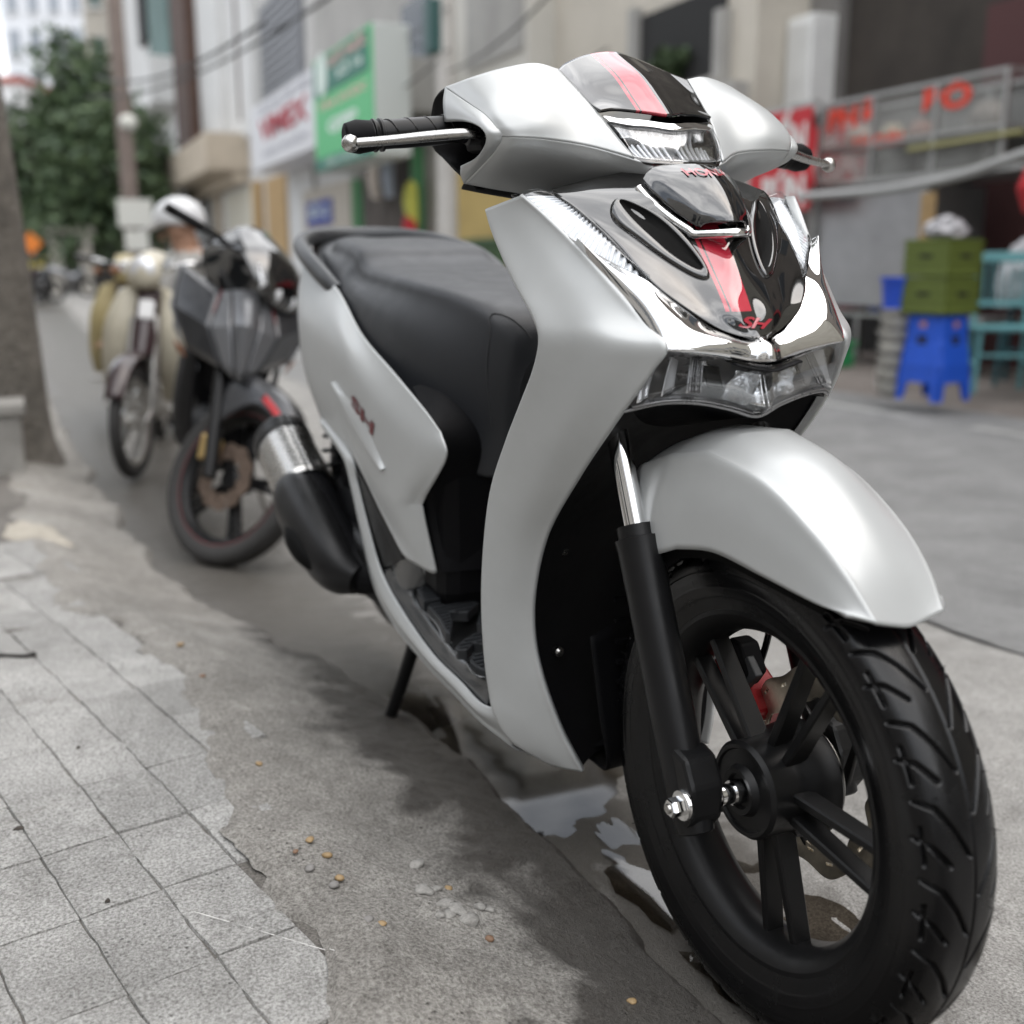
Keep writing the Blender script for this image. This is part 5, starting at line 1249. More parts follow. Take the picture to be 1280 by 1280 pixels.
# ---- cream commuter bikes with leg shields behind it
def cub(name, label, shell, heading, contact, lean, steer, group=None):
    r = empty(name); tag(r, label, 'motorbike', group)
    S = steer_m(steer)
    def cs(o): o.matrix_local = S; return o
    cs(wheel(r, .275, .030, 0, 'front_wheel', dull_al, grey_rub, wire=True))
    fm = cs(patch('mudguard', [sym_row([(.25, -.05, .40), (.27, 0, .42)]), sym_row([(.14, -.06, .53), (.15, 0, .56)]), sym_row([(0, -.065, .58), (0, 0, .61)]), sym_row([(-.16, -.065, .55), (-.17, 0, .58)]), sym_row([(-.27, -.06, .38), (-.29, 0, .40)])], maroon, r, 24, 14, thick=.004))
    for sg in (-1, 1):
        fk = cs(tube('fork_leg', [(-.10, sg * .07, .30), (-.15, sg * .07, .52), (-.25, sg * .06, .76)], [.024, .028, .030], dull_al, r, 12))
        cs(tube('fork_link', [(-.10, sg * .068, .32), (.0, sg * .068, .275)], .014, chrome, r, 10))
        f_ = lambda L: [(p[0], p[1] * sg, p[2]) for p in L]
        patch('leg_shield', [f_([(-.32, .06, .92), (-.30, .12, .90), (-.34, .17, .88)]), f_([(-.25, .07, .70), (-.24, .17, .70), (-.30, .235, .70)]), f_([(-.28, .08, .50), (-.30, .18, .48), (-.36, .24, .46)]), f_([(-.42, .09, .34), (-.45, .17, .32), (-.5, .22, .32)])], shell, r, 20, 14, thick=.005)
        tl = tube('turn_lamp', [(-.33, sg * .17, .97), (-.30, sg * .20, .97), (-.28, sg * .21, .97)], [.014, .024, .014], mat('dull_amber', (.22, .10, .05), .4), r, 12)
        hb = cs(tube('handlebar', [(-.38, sg * .03, .97), (-.40, sg * .18, 1.02), (-.48, sg * .31, 1.02)], .011, chrome, r, 10, 12))
        tube('grip', [(-.43, sg * .23, 1.02), (-.50, sg * .35, 1.02)], .017, rubber, hb, 12)
    patch('fork_cover', [sym_row([(-.30, -.06, .90), (-.27, 0, .90)]), sym_row([(-.20, -.065, .72), (-.16, 0, .72)]), sym_row([(-.12, -.06, .58), (-.08, 0, .58)])], maroon, r, 10, 10, thick=.01)
    box('badge_plate', (-.205, 0, .80), (.03, .085, .10), cream if shell is not cream else mat('pale_plate', (.7, .7, .7), .4), r, (0, -.4, 0), .01)
    hd = cs(patch('head_cowl', [sym_row([(-.42, -.08, 1.07), (-.40, 0, 1.09)]), sym_row([(-.27, -.10, 1.02), (-.24, 0, 1.05)]), sym_row([(-.25, -.09, .93), (-.22, 0, .92)]), sym_row([(-.36, -.06, .90), (-.34, 0, .89)])], shell, r, 14, 14, thick=.006))
    lathe('headlamp', [(.0, .075), (.012, .06), (.02, .03), (.023, 0)], lamp_mirror, hd, 24, (-.235, 0, .985), 'x')
    tube('crankcase', [(-.45, 0, .33), (-.62, 0, .30), (-.82, 0, .30)], [.07, .11, .10], dull_al, r, 14, 10)
    patch('seat', [sym_row([(-.68, -.10, .72), (-.68, 0, .76)]), sym_row([(-1.0, -.13, .74), (-1.0, 0, .79)]), sym_row([(-1.3, -.11, .77), (-1.3, 0, .80)])], vinyl, r, 12, 12, thick=.03)
    patch('body_shell', [sym_row([(-.34, -.07, .86), (-.34, 0, .89)]), sym_row([(-.50, -.08, .58), (-.50, 0, .62)]), sym_row([(-.75, -.13, .62), (-.75, 0, .68)]), sym_row([(-1.30, -.12, .66), (-1.30, 0, .72)])], shell, r, 16, 12, thick=.01)
    wheel(r, .275, .034, 0, 'rear_wheel', dull_al, grey_rub, wire=True, cx=-1.2)
    patch('rear_mudguard', [sym_row([(-1.05, -.06, .56), (-1.05, 0, .60)]), sym_row([(-1.25, -.065, .58), (-1.25, 0, .62)]), sym_row([(-1.48, -.06, .46), (-1.5, 0, .48)])], shell, r, 10, 10, thick=.005)
    tube('foot_bar', [(-.60, -.26, .26), (-.60, .26, .26)], .012, dull_al, r, 8)
    tube('side_stand', [(-.62, .12, .24), (-.66, .20, .04), (-.67, .23, -.03)], .010, dull_al, r, 8)
    place(r, contact, heading, lean); r.scale = (1, .82, .93); return r
cub('parked_motorbike', 'cream motorbike with leg shields and wire wheels behind the black motorbike', cream, R(-12), (-4.207, -0.3642, -0.0711), R(-7), -14)
cub('parked_motorbike', 'yellowish old motorbike mostly hidden beyond the cream motorbike with wire wheels', mat('old_yellow', (.40, .33, .16), .5, var=.15, vscale=8), R(-8), (-5.75, -.30, -.075), R(-5), 10)

# ---- person bending over the bikes in a white helmet
person = empty('person', (-5.763, 0.3408, 0.0553)); person.location.z = -.075
tag(person, 'person in white helmet and grey patterned shirt bending forward behind the parked motorbikes', 'person')
shirt = mat('patterned_shirt', (.38, .37, .35), .9, var=.55, vscale=26); trous = mat('dark_trousers', (.04, .04, .05), .9); skin = mat('skin', (.42, .25, .17), .6)
DZ = .40
J = [((0, 0, .88), .15), ((0, -.05, 1.00), .145), ((.02, -.10, 1.22), .18), ((.03, -.15, 1.36), .13), ((.03, -.17, 1.42), .06),
     ((-.10, -.02, .84), .10), ((-.15, -.40, .88), .07), ((-.14, -.22, .49), .048), ((-.14, -.36, .44), .04), ((.10, -.02, .84), .10), ((.15, -.40, .88), .07), ((.14, -.22, .49), .048), ((.14, -.36, .44), .04),
     ((-.20, -.16, 1.34), .07), ((-.27, -.38, 1.08), .052), ((-.20, -.55, .95), .036), ((-.18, -.62, .92), .03),
     ((.25, -.16, 1.34), .07), ((.32, -.38, 1.08), .052), ((.24, -.55, .95), .036), ((.22, -.62, .92), .03),
     ((.03, -.20, 1.47), .075), ((.03, -.23, 1.55), .095), ((.03, -.22, 1.63), .08)]
E_ = [(0, 1), (1, 2), (2, 3), (3, 4), (0, 5), (5, 6), (6, 7), (7, 8), (0, 9), (9, 10), (10, 11), (11, 12), (3, 13), (13, 14), (14, 15), (15, 16), (3, 17), (17, 18), (18, 19), (19, 20), (4, 21), (21, 22), (22, 23)]
# fingers
for sg, w0 in ((-1, 16), (1, 20)):
    base = np.array(J[w0][0])
    for k in range(5):
        a = base + np.array([(k - 2) * .017, -.035 if k else -.005, -.01]); 
        if k == 0: a = base + np.array([.03 * sg * -1, -.01, .01])
        b = a + np.array([(k - 2) * .004 if k else -.02 * sg, -.04, -.02]); i = len(J)
        J.append((tuple(a), .010)); J.append((tuple(b), .008)); E_ += [(w0, i), (i, i + 1)]
J = [((p[0], p[1], p[2] - DZ), r) for p, r in J]
me = bpy.data.meshes.new('body'); me.from_pydata([p for p, r in J], E_, []); body = bpy.data.objects.new('body', me); COL.objects.link(body); body.parent = person
sk_ = body.modifiers.new('skin', 'SKIN'); sd = body.modifiers.new('sub', 'SUBSURF'); sd.levels = 2; sd.render_levels = 2
for i, (p, r) in enumerate(J): me.skin_vertices[0].data[i].radius = (r, r * (.8 if i in (1, 2) else 1))
me.skin_vertices[0].data[0].use_root = True
dg = bpy.context.evaluated_depsgraph_get(); dg.update(); nm = bpy.data.meshes.new_from_object(body.evaluated_get(dg)); body.modifiers.clear(); body.data = nm; nm.name = 'body'
nm.materials.clear()
for q in (shirt, trous, skin): nm.materials.append(q)
for pl in nm.polygons:
    c = pl.center + Vector((0, 0, DZ)); pl.use_smooth = True
    pl.material_index = 1 if (c.z < .93 and (c.y > -.28 or abs(c.x) < .22) and c.y > -.5) else (2 if (c.z > 1.42 or (c.z < 1.06 and abs(c.x) > .16 and c.y < -.40)) else 0)
mh = [[(.03 + .125 * math.cos(a) * math.cos(e), -.455 + .145 * math.sin(a) * math.cos(e), 1.60 + .125 * math.sin(e)) for a in np.linspace(0, 2 * math.pi, 25)[:-1]] for e in np.linspace(-.25, math.pi / 2 - .01, 9)]
hel = mesh_obj('helmet', np.array(mh).reshape(-1, 3), grid_faces(9, 24, cv=True), mat('white_helmet', (.78, .79, .80), .3), person); solid(hel, .01)
patch('helmet_peak', [[(-.06, -.57, 1.575), (.03, -.585, 1.58), (.12, -.57, 1.575)], [(-.05, -.66, 1.535), (.03, -.69, 1.535), (.11, -.66, 1.535)]], MATS['white_helmet'], person, 6, 10, thick=.006)
for dx in (-.035, .035): lathe('eye', [(-.008, 0), (-.005, .007), (0, .009), (.004, .006), (.005, 0)], mat('eye_dark', (.02, .02, .02), .2), person, 10, (.03 + dx, -.548, 1.535))
tube('nose', [(.03, -.545, 1.53), (.03, -.572, 1.50), (.03, -.553, 1.493)], [.008, .013, .008], skin, person, 8, 8)
tube('mouth', [(.005, -.543, 1.463), (.03, -.550, 1.460), (.055, -.543, 1.463)], .005, mat('lip', (.35, .15, .12), .5), person, 6, 8)
for dx in (-.098, .098): lathe('ear', [(-.012, 0), (-.01, .018), (0, .026), (.01, .018), (.012, 0)], skin, person, 12, (.03 + dx, -.455, 1.535), 'x')
for ch in list(person.children):
    if ch.name.split('.')[0] != 'body': ch.location.z -= DZ; ch.location.y += .23
person.rotation_euler = (0, 0, R(-20))

# ================================================================== near pavement: tree trunk, post
bark = mat('bark', (.16, .145, .125), .95, var=.45, vscale=9, bump=1.0, bscale=40, bdist=.02)
leafm = [mat('leaf_a', (.075, .12, .05), .6, var=.3, vscale=3), mat('leaf_b', (.05, .085, .04), .6, var=.3, vscale=3), mat('leaf_c', (.12, .17, .08), .6, var=.3, vscale=3)]
def crown(name, c, rad, n, size, parent, seed=1, clumps=26):
    r = np.random.RandomState(seed); cs = []
    while len(cs) < clumps:
        p = r.uniform(-1, 1, 3)
        if np.linalg.norm(p) < 1: cs.append((p, .22 + .22 * r.rand()))
    per = n // clumps; V = np.zeros((clumps * per * 4, 3)); mi = []
    k = 0
    for p, cr_r in cs:
        d = r.randn(per, 3); d /= np.linalg.norm(d, axis=1)[:, None]
        q = (p + d * cr_r * r.rand(per)[:, None] ** .4) * np.array(rad) + np.array(c)
        a = r.randn(per, 3); a /= np.linalg.norm(a, axis=1)[:, None]; b = np.cross(a, r.randn(per, 3)); b /= np.linalg.norm(b, axis=1)[:, None]
        s = size * (.6 + .8 * r.rand(per))[:, None]
        blk = np.stack([q - a * s, q + b * s * .45, q + a * s, q - b * s * .45], 1)
        V[k * 4:(k + per) * 4] = blk.reshape(-1, 3); k += per
        mi += list(r.choice(3, per, p=[.45, .35, .2]))
    F = [(4 * i, 4 * i + 1, 4 * i + 2, 4 * i + 3) for i in range(clumps * per)]
    o = mesh_obj(name, V, F, leafm, parent, smooth=False, ml=mi); return o
t1 = empty('street_tree', (-4.55, -.885, .01)); tag(t1, 'bare lower trunk of a street tree rising from the paving beside the motorbikes', 'tree')
tube('trunk', [(0, 0, -.05), (0, 0, .12), (-.01, 0, .5), (-.02, -.02, 1.2), (-.03, -.07, 2.2), (-.02, -.14, 3.2), (0, -.2, 4.2)], [.26, .215, .195, .18, .165, .15, .12], bark, t1, 20, 40)
for k in range(4):
    a = k * 1.6; tube('limb', [(0, -.16, 3.3 + .2 * k), (.5 * math.cos(a), -.16 + .5 * math.sin(a), 4.1 + .2 * k), (1.1 * math.cos(a), -.2 + 1.1 * math.sin(a), 4.7 + .2 * k)], [.07, .05, .02], bark, t1, 8, 10)
crown('crown', (0, -.3, 5.6), (1.9, 1.9, 1.2), 5200, .09, t1, 3)
post = empty('stone_post', (-4.061, -0.8732, 0.01)); tag(post, 'short grey stone post with slab cap beside the street tree', 'post')
stone = mat('grey_stone', (.30, .29, .27), .9, var=.3, vscale=10, bump=.6, bscale=60)
box('shaft', (-.10, -.01, .12), (.24, .17, .26), stone, post, bevel=.01); box('cap', (-.10, -.01, .27), (.28, .21, .05), stone, post, bevel=.01)

# ================================================================== across the street
def rect(name, a, b, y0, y1, m, parent=None, bevel=0.0):
    """upright slab spanning the x and z of two facade points, from y0 (street side) to y1"""
    x0, x1 = sorted((a[0], b[0])); z0, z1 = sorted((a[2], b[2]))
    return box(name, ((x0 + x1) / 2, (y0 + y1) / 2, (z0 + z1) / 2), (x1 - x0, y1 - y0, z1 - z0), m, parent, bevel=bevel)
wall_w = mat('white_wall', (.66, .66, .65), .85, var=.12, vscale=1.2); wall_g = mat('grey_wall', (.38, .37, .35), .9, var=.2, vscale=1.0)
wall_b = mat('beige_wall', (.50, .43, .34), .9, var=.2, vscale=1.0); wall_t = mat('teal_wall', (.12, .19, .18), .8, var=.2, vscale=1.0)
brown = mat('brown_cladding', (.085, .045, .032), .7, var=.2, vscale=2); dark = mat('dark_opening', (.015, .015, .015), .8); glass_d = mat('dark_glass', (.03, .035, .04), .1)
ochre = mat('ochre_wall', (.50, .37, .14), .9, var=.15, vscale=1.5); shade_w = mat('shaded_wall', (.15, .13, .11), .9, var=.3, vscale=.9)  # shade_w: the awning's shade is put into this wall colour
metal_s = mat('shutter_metal', (.24, .245, .26), .5, .3, var=.15, vscale=3); wood = mat('raw_wood', (.42, .28, .13), .7, var=.2, vscale=6)
greenp = mat('green_paint', (.10, .32, .14), .6)
Y1 = 6.0
def house(label, a, b, y0, top, m, depth=6.0):
    x0, x1 = sorted((a[0], b[0])); r = empty('town_house', ((x0 + x1) / 2, y0, -.1)); r['x0'] = x0
    tag(r, label, 'building')
    box('wall', (0, depth / 2, top / 2), (x1 - x0, depth, top), m, r)
    box('roof', (0, depth / 2, top + .12), (x1 - x0 + .12, depth + .3, .24), wall_g, r)
    del r['x0']
    return r
def on(r, name, a, b, d0, d1, m, bevel=0.0):
    """facade piece on house r: spans facade points a-b, from d0 in front of the wall to d1 behind"""
    x0, x1 = sorted((a[0], b[0])); z0, z1 = sorted((a[2], b[2])); L = r.location
    return box(name, ((x0 + x1) / 2 - L[0], (d1 - d0) / 2, (z0 + z1) / 2 - L[2]), (x1 - x0, d0 + d1, z1 - z0), m, r, bevel=bevel)

h1 = house('pale house with teal shuttered upper floors and white balcony slab', (-86.06, 6, 2.85), (-53.33, 6, 2.124), Y1, 17, wall_w)
on(h1, 'teal_front', (-57.08, 6, 14.28), (-50.37, 6, 8.308), .25, .1, wall_t); on(h1, 'window', (-61.31, 6, 14.84), (-58.38, 6, 11.83), .3, .1, dark)
on(h1, 'balcony_slab', (-59.53, 6, 9.566), (-49.87, 6, 7.726), 1.1, .0, wall_w); on(h1, 'ground_door', (-54.56, 6, 5.422), (-51.88, 6, 0.499), .12, .1, mat('cream_door', (.55, .50, .38), .8))
on(h1, 'shop_front', (-67.41, 6, 5.549), (-58.71, 6, 0.4554), .10, .1, glass_d)
h2 = house('tall white house with brown timber cladding and beige canopy', (-53.33, 6, 2.124), (-33.25, 6, 1.678), Y1, 15, wall_w)
ca, cb = np.array((-47.89, 6, 12.55)), np.array((-44, 6, 4.744))
for k in range(8): on(h2, 'cladding_board', ca + (cb - ca) * np.array([k / 8, 0, 0]), ca + (cb - ca) * np.array([(k + .88) / 8, 0, 1]), .42, .05, brown)
on(h2, 'dark_bay', (-35.95, 6, 9.851), (-35.77, 6, 5.399), .05, .05, brown)
on(h2, 'pilaster', (-40.89, 6, 10.97), (-38.01, 6, 4.896), .22, .05, wall_w); on(h2, 'pilaster', (-34.29, 6, 9.477), (-32.61, 6, 4.707), .22, .05, wall_w)
on(h2, 'canopy', (-45.87, 6, 4.895), (-34.73, 6, 3.801), 1.3, .0, wall_b); on(h2, 'canopy_beam', (-45.97, 6, 4.659), (-34.83, 6, 3.451), .5, .0, wall_b)
on(h2, 'shutter', (-39.19, 6, 3.291), (-34.41, 6, 0.6103), .06, .05, mat('cream_shutter', (.60, .57, .48), .7)); on(h2, 'door_post', (-33.68, 6, 3.374), (-32.9, 6, 0.6199), .2, .05, wood); on(h2, 'door_post', (-41.06, 6, 3.869), (-40.27, 6, 0.5729), .2, .05, wall_b)
h3 = house('grey white house with a slatted metal shutter upstairs', (-33.25, 6, 1.678), (-26.08, 6, 1.519), Y1, 14, mat('pale_grey_wall', (.52, .51, .49), .9, var=.15, vscale=1.0))
sh = on(h3, 'shutter', (-31.92, 6, 7.875), (-26.96, 6, 5.091), .08, .05, metal_s)
a0, a1 = (-31.92, 6, 7.875), (-26.96, 6, 5.091)
for k in range(12):
    z = a0[2] + (a1[2] - a0[2]) * (k + .5) / 12
    box('slat', ((a0[0] + a1[0]) / 2 - h3.location[0], -.10, z - h3.location[2]), (abs(a1[0] - a0[0]) - .1, .05, .12), metal_s, h3)
on(h3, 'door_post', (-32.24, 6, 3.345), (-29.62, 6, 0.6408), .05, .05, wood); on(h3, 'white_panel', (-28.89, 6, 3.315), (-26.37, 6, 0.6615), .12, .05, wall_w)
h4 = house('house with green framed clothes shop on the ground floor', (-26.08, 6, 1.519), (-17.85, 6, 1.337), Y1, 9, wall_g)
on(h4, 'white_panel', (-25.79, 6, 3.356), (-22.91, 6, 0.6836), .10, .05, wall_w); on(h4, 'notice_frame', (-27.29, 6, 2.714), (-22.87, 6, 1.617), .14, .05, mat('notice_board', (.46, .42, .36), .8))
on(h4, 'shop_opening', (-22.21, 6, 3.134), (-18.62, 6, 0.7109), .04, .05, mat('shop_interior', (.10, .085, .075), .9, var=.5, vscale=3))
on(h4, 'green_post', (-22.62, 6, 2.682), (-22.41, 6, 0.6868), .15, .05, greenp); on(h4, 'green_post', (-18.76, 6, 2.97), (-18.44, 6, 0.712), .15, .05, greenp)
on(h4, 'window', (-19.38, 6, 5.442), (-17.95, 6, 3.62), .06, .05, glass_d); on(h4, 'balcony_rail', (-19.69, 6, 4.332), (-17.75, 6, 3.465), .5, .0, wall_g)
h5 = house('house with ochre ground floor behind a white pole', (-17.85, 6, 1.337), (-13.92, 6, 1.25), Y1, 7.4, mat('cool_beige_wall', (.60, .58, .53), .9, var=.12, vscale=.8))
on(h5, 'ochre_wall', (-16.63, 6, 2.42), (-13.97, 6, 0.7405), .1, .05, ochre); on(h5, 'dark_window', (-16.21, 6, 5.049), (-14.07, 6, 3.874), .04, .05, wall_g)
ca, cb = np.array((-15.84, 6, 1.292)), np.array((-14, 6, 0.6831))
for k in range(9): on(h5, 'fence_bar', ca + (cb - ca) * np.array([k / 9, 0, 0]), ca + (cb - ca) * np.array([(k + .45) / 9, 0, 1]), .35, -.25, mat('dark_green_fence', (.06, .12, .05), .6))
on(h5, 'fence_rail', ca, cb * np.array([1, 1, 0]) + ca * np.array([0, 0, 1]) - np.array([0, 0, .06]), .36, -.24, MATS['dark_green_fence'])
h6 = house('beige house with a deep window full of plants', (-14.8, 6.4, 1.273), (-9.106, 6.4, 1.147), 6.4, 6.2, mat('warm_grey_wall', (.56, .52, .45), .9, var=.15, vscale=.8))
on(h6, 'window', (-11.49, 6.4, 3.813), (-9.659, 6.4, 2.592), .03, .3, dark); on(h6, 'window_sill', (-11.56, 6.4, 2.851), (-9.58, 6.4, 2.533), .25, .05, wall_g)
on(h6, 'window_frame', (-11.63, 6.4, 3.912), (-11.44, 6.4, 2.836), .12, .05, wall_g); on(h6, 'window_frame', (-9.744, 6.4, 3.545), (-9.569, 6.4, 2.597), .12, .05, wall_g); on(h6, 'shop_opening', (-9.629, 6.4, 2.175), (-9.091, 6.4, 0.7705), .03, .05, wall_g)
on(h6, 'cornice', (-14.75, 6.4, 2.761), (-9.211, 6.4, 2.119), .2, .05, wall_g)
h7 = house('house with awning shade put into its dark wall colour behind the glass food stall', (-10.23, 7.2, 1.179), (-5.144, 7.2, 1.066), 7.2, 10, shade_w)
on(h7, 'dark_opening', (-8.936, 7.2, 2.061), (-5.133, 7.2, -0.0477), .03, .05, dark); on(h7, 'column', (-9.288, 7.2, 3.87), (-8.626, 7.2, -0.3778), .15, .05, mat('shaded_column', (.20, .19, .18), .9, var=.3, vscale=2))  # awning shade is put into the column colour too
on(h7, 'column', (-6.601, 7.2, 3.026), (-6.016, 7.2, -0.1311), .25, .05, mat('dark_red_post', (.08, .03, .03), .8)); on(h7, 'upper_opening', (-8.918, 7.2, 3.865), (-6.549, 7.2, 2.111), .03, .05, mat('dim_room', (.05, .042, .035), .9, var=.4, vscale=1.5))  # upper opening is a flat panel with the room's shade in its colour
# plant in the window
pp = np.array((-10.65, 6.45, 2.94)); pl_ = empty('potted_plant', (pp[0], 6.28, pp[2] - .12)); tag(pl_, 'bushy green pot plant standing on the deep window sill', 'plant')
crown('foliage', (0, 0, .30), (.42, .12, .22), 700, .06, pl_, 8, 12); lathe('pot', [(-.02, 0), (-.02, .09), (.14, .12), (.14, 0)], mat('clay_pot', (.25, .1, .06), .8), pl_, 16, (0, 0, 0), 'z')

# signs
sw = empty('shop_sign', (0, 0, 0)); tag(sw, 'white lightbox shop sign with red letters above the beige canopy', 'sign')
s0, s1 = (-29.14, 5, 4.825), (-21.29, 5, 4.795); s2 = (-29.57, 5, 3.273); s3 = (-22.05, 5, 3.221)
box('box', ((s0[0] + s1[0]) / 2, 5.5, (s0[2] + s2[2]) / 2), (abs(s1[0] - s0[0]), 1.0, abs(s0[2] - s2[2])), mat('sign_white', (.72, .72, .74), .5), sw, bevel=.03)
cx_, cz_ = (s0[0] + s1[0]) / 2, (s0[2] + s2[2]) / 2; wd_ = abs(s1[0] - s0[0]); ht_ = abs(s0[2] - s2[2])
sred = mat('sign_red', (.42, .03, .05), .6); sgrey = mat('sign_grey_text', (.35, .35, .4), .6)
text_obj('red_letters', 'VIMEX', sred, sw, (cx_ - wd_ * .02, 4.985, cz_ + ht_ * .05), (1, 0, 0), (0, 0, 1), ht_ * .42, .0, width=wd_ * .66, bold=.04)
text_obj('small_letters', 'CỬA HÀNG GIỚI THIỆU', sgrey, sw, (cx_, 4.985, cz_ + ht_ * .36), (1, 0, 0), (0, 0, 1), ht_ * .16, .0, width=wd_ * .7)
text_obj('small_letters', 'SẢN PHẨM', sgrey, sw, (cx_, 4.985, cz_ - ht_ * .30), (1, 0, 0), (0, 0, 1), ht_ * .14, .0, width=wd_ * .6)
for x in (-.3, .3): tube('bracket', [(cx_ + wd_ * x, 5.9, cz_ + ht_ * .3), (cx_ + wd_ * x, 6.1, cz_ + ht_ * .3)], .04, metal_s, sw, 8)
sg_ = empty('shop_sign', (0, 0, 0)); tag(sg_, 'green lightbox sign with dark header and pale lettering', 'sign')
g0, g1, g2 = (-20.57, 4.6, 4.611), (-16.71, 4.6, 4.586), (-19.67, 4.6, 2.619)
gx0, gx1 = g0[0], g1[0]; gz1 = (g0[2] + g1[2]) / 2; gz0 = g2[2]
gw, gh = abs(gx1 - gx0), abs(gz1 - gz0); gcx, gcz = (gx0 + gx1) / 2, (gz0 + gz1) / 2
box('box', (gcx, 4.9, gcz), (gw, .6, gh), mat('sign_side', (.55, .58, .56), .5), sg_, bevel=.02)
box('green_face', (gcx, 4.588, gcz), (gw * .99, .02, gh * .99), mat('sign_green', (.10, .50, .20), .5), sg_)
dgm = mat('sign_dark_green', (.01, .16, .11), .5); box('header', (gcx - gw * .02, 4.570, gcz + gh * .32), (gw * .93, .02, gh * .30), dgm, sg_); box('footer', (gcx, 4.570, gcz - gh * .44), (gw * .97, .02, gh * .11), dgm, sg_)
spk = mat('sign_pink', (.8, .45, .42), .6); swh = mat('sign_pale', (.7, .8, .74), .6)
text_obj('letters', 'QUẦY THUỐC', spk, sg_, (gcx + gw * .12, 4.556, gcz + gh * .40), (1, 0, 0), (0, 0, 1), gh * .10, 0, width=gw * .62, bold=.03)
text_obj('letters', 'SỐ 16', swh, sg_, (gcx + gw * .16, 4.556, gcz + gh * .27), (1, 0, 0), (0, 0, 1), gh * .09, 0, width=gw * .42, bold=.03)
lathe('emblem', [(0, .0), (0, gw * .10)], swh, sg_, 20, (gcx - gw * .32, 4.556, gcz + gh * .34))
text_obj('letters', 'TÂN DƯỢC', spk, sg_, (gcx, 4.574, gcz + gh * .06), (1, 0, 0), (0, 0, 1), gh * .08, 0, width=gw * .82, bold=.03)
text_obj('letters', 'GPP', swh, sg_, (gcx, 4.574, gcz - gh * .14), (1, 0, 0), (0, 0, 1), gh * .15, 0, width=gw * .5, bold=.05)
text_obj('letters', 'HIỆU THUỐC', swh, sg_, (gcx, 4.556, gcz - gh * .44), (1, 0, 0), (0, 0, 1), gh * .06, 0, width=gw * .6, bold=.02)
for z in (-.3, .3): tube('bracket', [(gcx, 5.15, gcz + gh * z), (gcx, 6.05, gcz + gh * z)], .03, metal_s, sg_, 8)
bpq = empty('street_plaque', (0, 0, 0)); tag(bpq, 'small blue plaque with white characters on the notice board', 'plaque')
q0, q1 = (-26.74, 5.82, 2.412), (-24.4, 5.82, 1.853); rect('plate', q0, q1, 5.82, 5.86, mat('plaque_blue', (.03, .05, .30), .5), bpq)
text_obj('letters', 'SỐ 12', swh, bpq, ((q0[0] + q1[0]) / 2, 5.815, (q0[2] + q1[2]) / 2), (1, 0, 0), (0, 0, 1), abs(q0[2] - q1[2]) * .6, 0, width=abs(q1[0] - q0[0]) * .75, bold=.03)

# goods hanging in the clothes shop
for (u, c, lab) in (((-20.57, 5.75, 2.532), (.62, .55, .48), 'pale shirt hanging at the green framed shop'), ((-19.68, 5.75, 2.515), (.42, .47, .55), 'grey blue shirt hanging at the green framed shop'), ((-18.2, 5.7, 1.96), (.62, .62, .12), 'yellow bag hanging beside the green door post'), ((-18.27, 5.7, 1.454), (.55, .03, .04), 'red bag hanging low beside the green door post')):
    g_ = tube('hanging_goods', [(u[0], u[1], u[2] + .40), (u[0], u[1] - .03, u[2] + .30), (u[0] + .03, u[1] - .05, u[2]), (u[0], u[1], u[2] - .35)], [.03, .22, .27, .2], mat('cloth%d' % int(c[0] * 1000 + c[2] * 100), c, .9, var=.2, vscale=5), None, 14, 16, flat=.35)
    tag(g_, lab, 'goods')
# white pole in front of the houses
wp = empty('utility_pole', ((-14.27, 4.9, 1.247)[0], 4.9, -.06)); tag(wp, 'pale concrete utility pole with a teal junction box', 'pole')
tube('shaft', [(0, 0, -.1), (0, 0, 9)], [.15, .11], mat('pale_concrete', (.55, .53, .50), .9, var=.15, vscale=3), wp, 16)
jz = (-14.37, 4.8, 4.095); box('junction_box', (-.05, -.16, jz[2] + .06), (.28, .2, .7), mat('teal_box', (.03, .09, .085), .5), wp, bevel=.02)
# far pole with two plates
fp = empty('utility_pole', (-26.0, 1.05, -.08)); zA, zB = (-26, 2.021, 6.568)[2], (-26, 1.532, -0.3143)[2]; z_ = lambda v: zA + (zB - zA) * v / 400
yx = (-26, 1.645, 2.002)[1]; fp.location = (-26.0, yx, -.08); tag(fp, 'brown grey utility pole carrying two pale sign plates before the leafy tree', 'pole')
tube('shaft', [(0, 0, -.1), (-.02, -.05, 8)], [.20, .15], mat('old_pole', (.20, .16, .14), .9, var=.2, vscale=3), fp, 14)
for (va, vb, wd_) in ((245, 280, .75), (284, 310, .5)):
    za, zb = z_(va), z_(vb); box('sign_plate', (.25, .05, (za + zb) / 2 + .08), (.05, wd_, abs(za - zb)), mat('plate_white', (.62, .62, .58), .6), fp, bevel=.01)
zt = z_(145); lathe('lamp_globe', [(-.2, 0), (-.15, .14), (0, .2), (.15, .14), (.2, 0)], mat('globe', (.6, .6, .55), .4), fp, 14, (.1, .05, zt))
# leafy tree closing the street
tr = empty('leafy_tree', ((-44.89, 1.541, 0.4061)[0], (-44.89, 1.541, 0.4061)[1], -.1)); tag(tr, 'big dense green tree closing the end of the street', 'tree')
zc = (-45.72, 1.9, 4.444)[2]
tube('trunk', [(0, 0, -.1), (.1, 0, 1.5), (0, .1, 3.0), (.1, 0, 5)], [.35, .28, .24, .12], bark, tr, 12, 16)
for k in range(5):
    a = k * 1.25; tube('limb', [(.05, .05, 2.2 + .3 * k), (1.0 * math.cos(a), 1.0 * math.sin(a), 3.3 + .35 * k), (2.0 * math.cos(a), 2.0 * math.sin(a), 4.2 + .35 * k)], [.12, .09, .04], bark, tr, 8, 8)
crown('crown', (0, 0, zc + .1), (3.2, 3.2, 3.7), 15000, .20, tr, 5, 60)
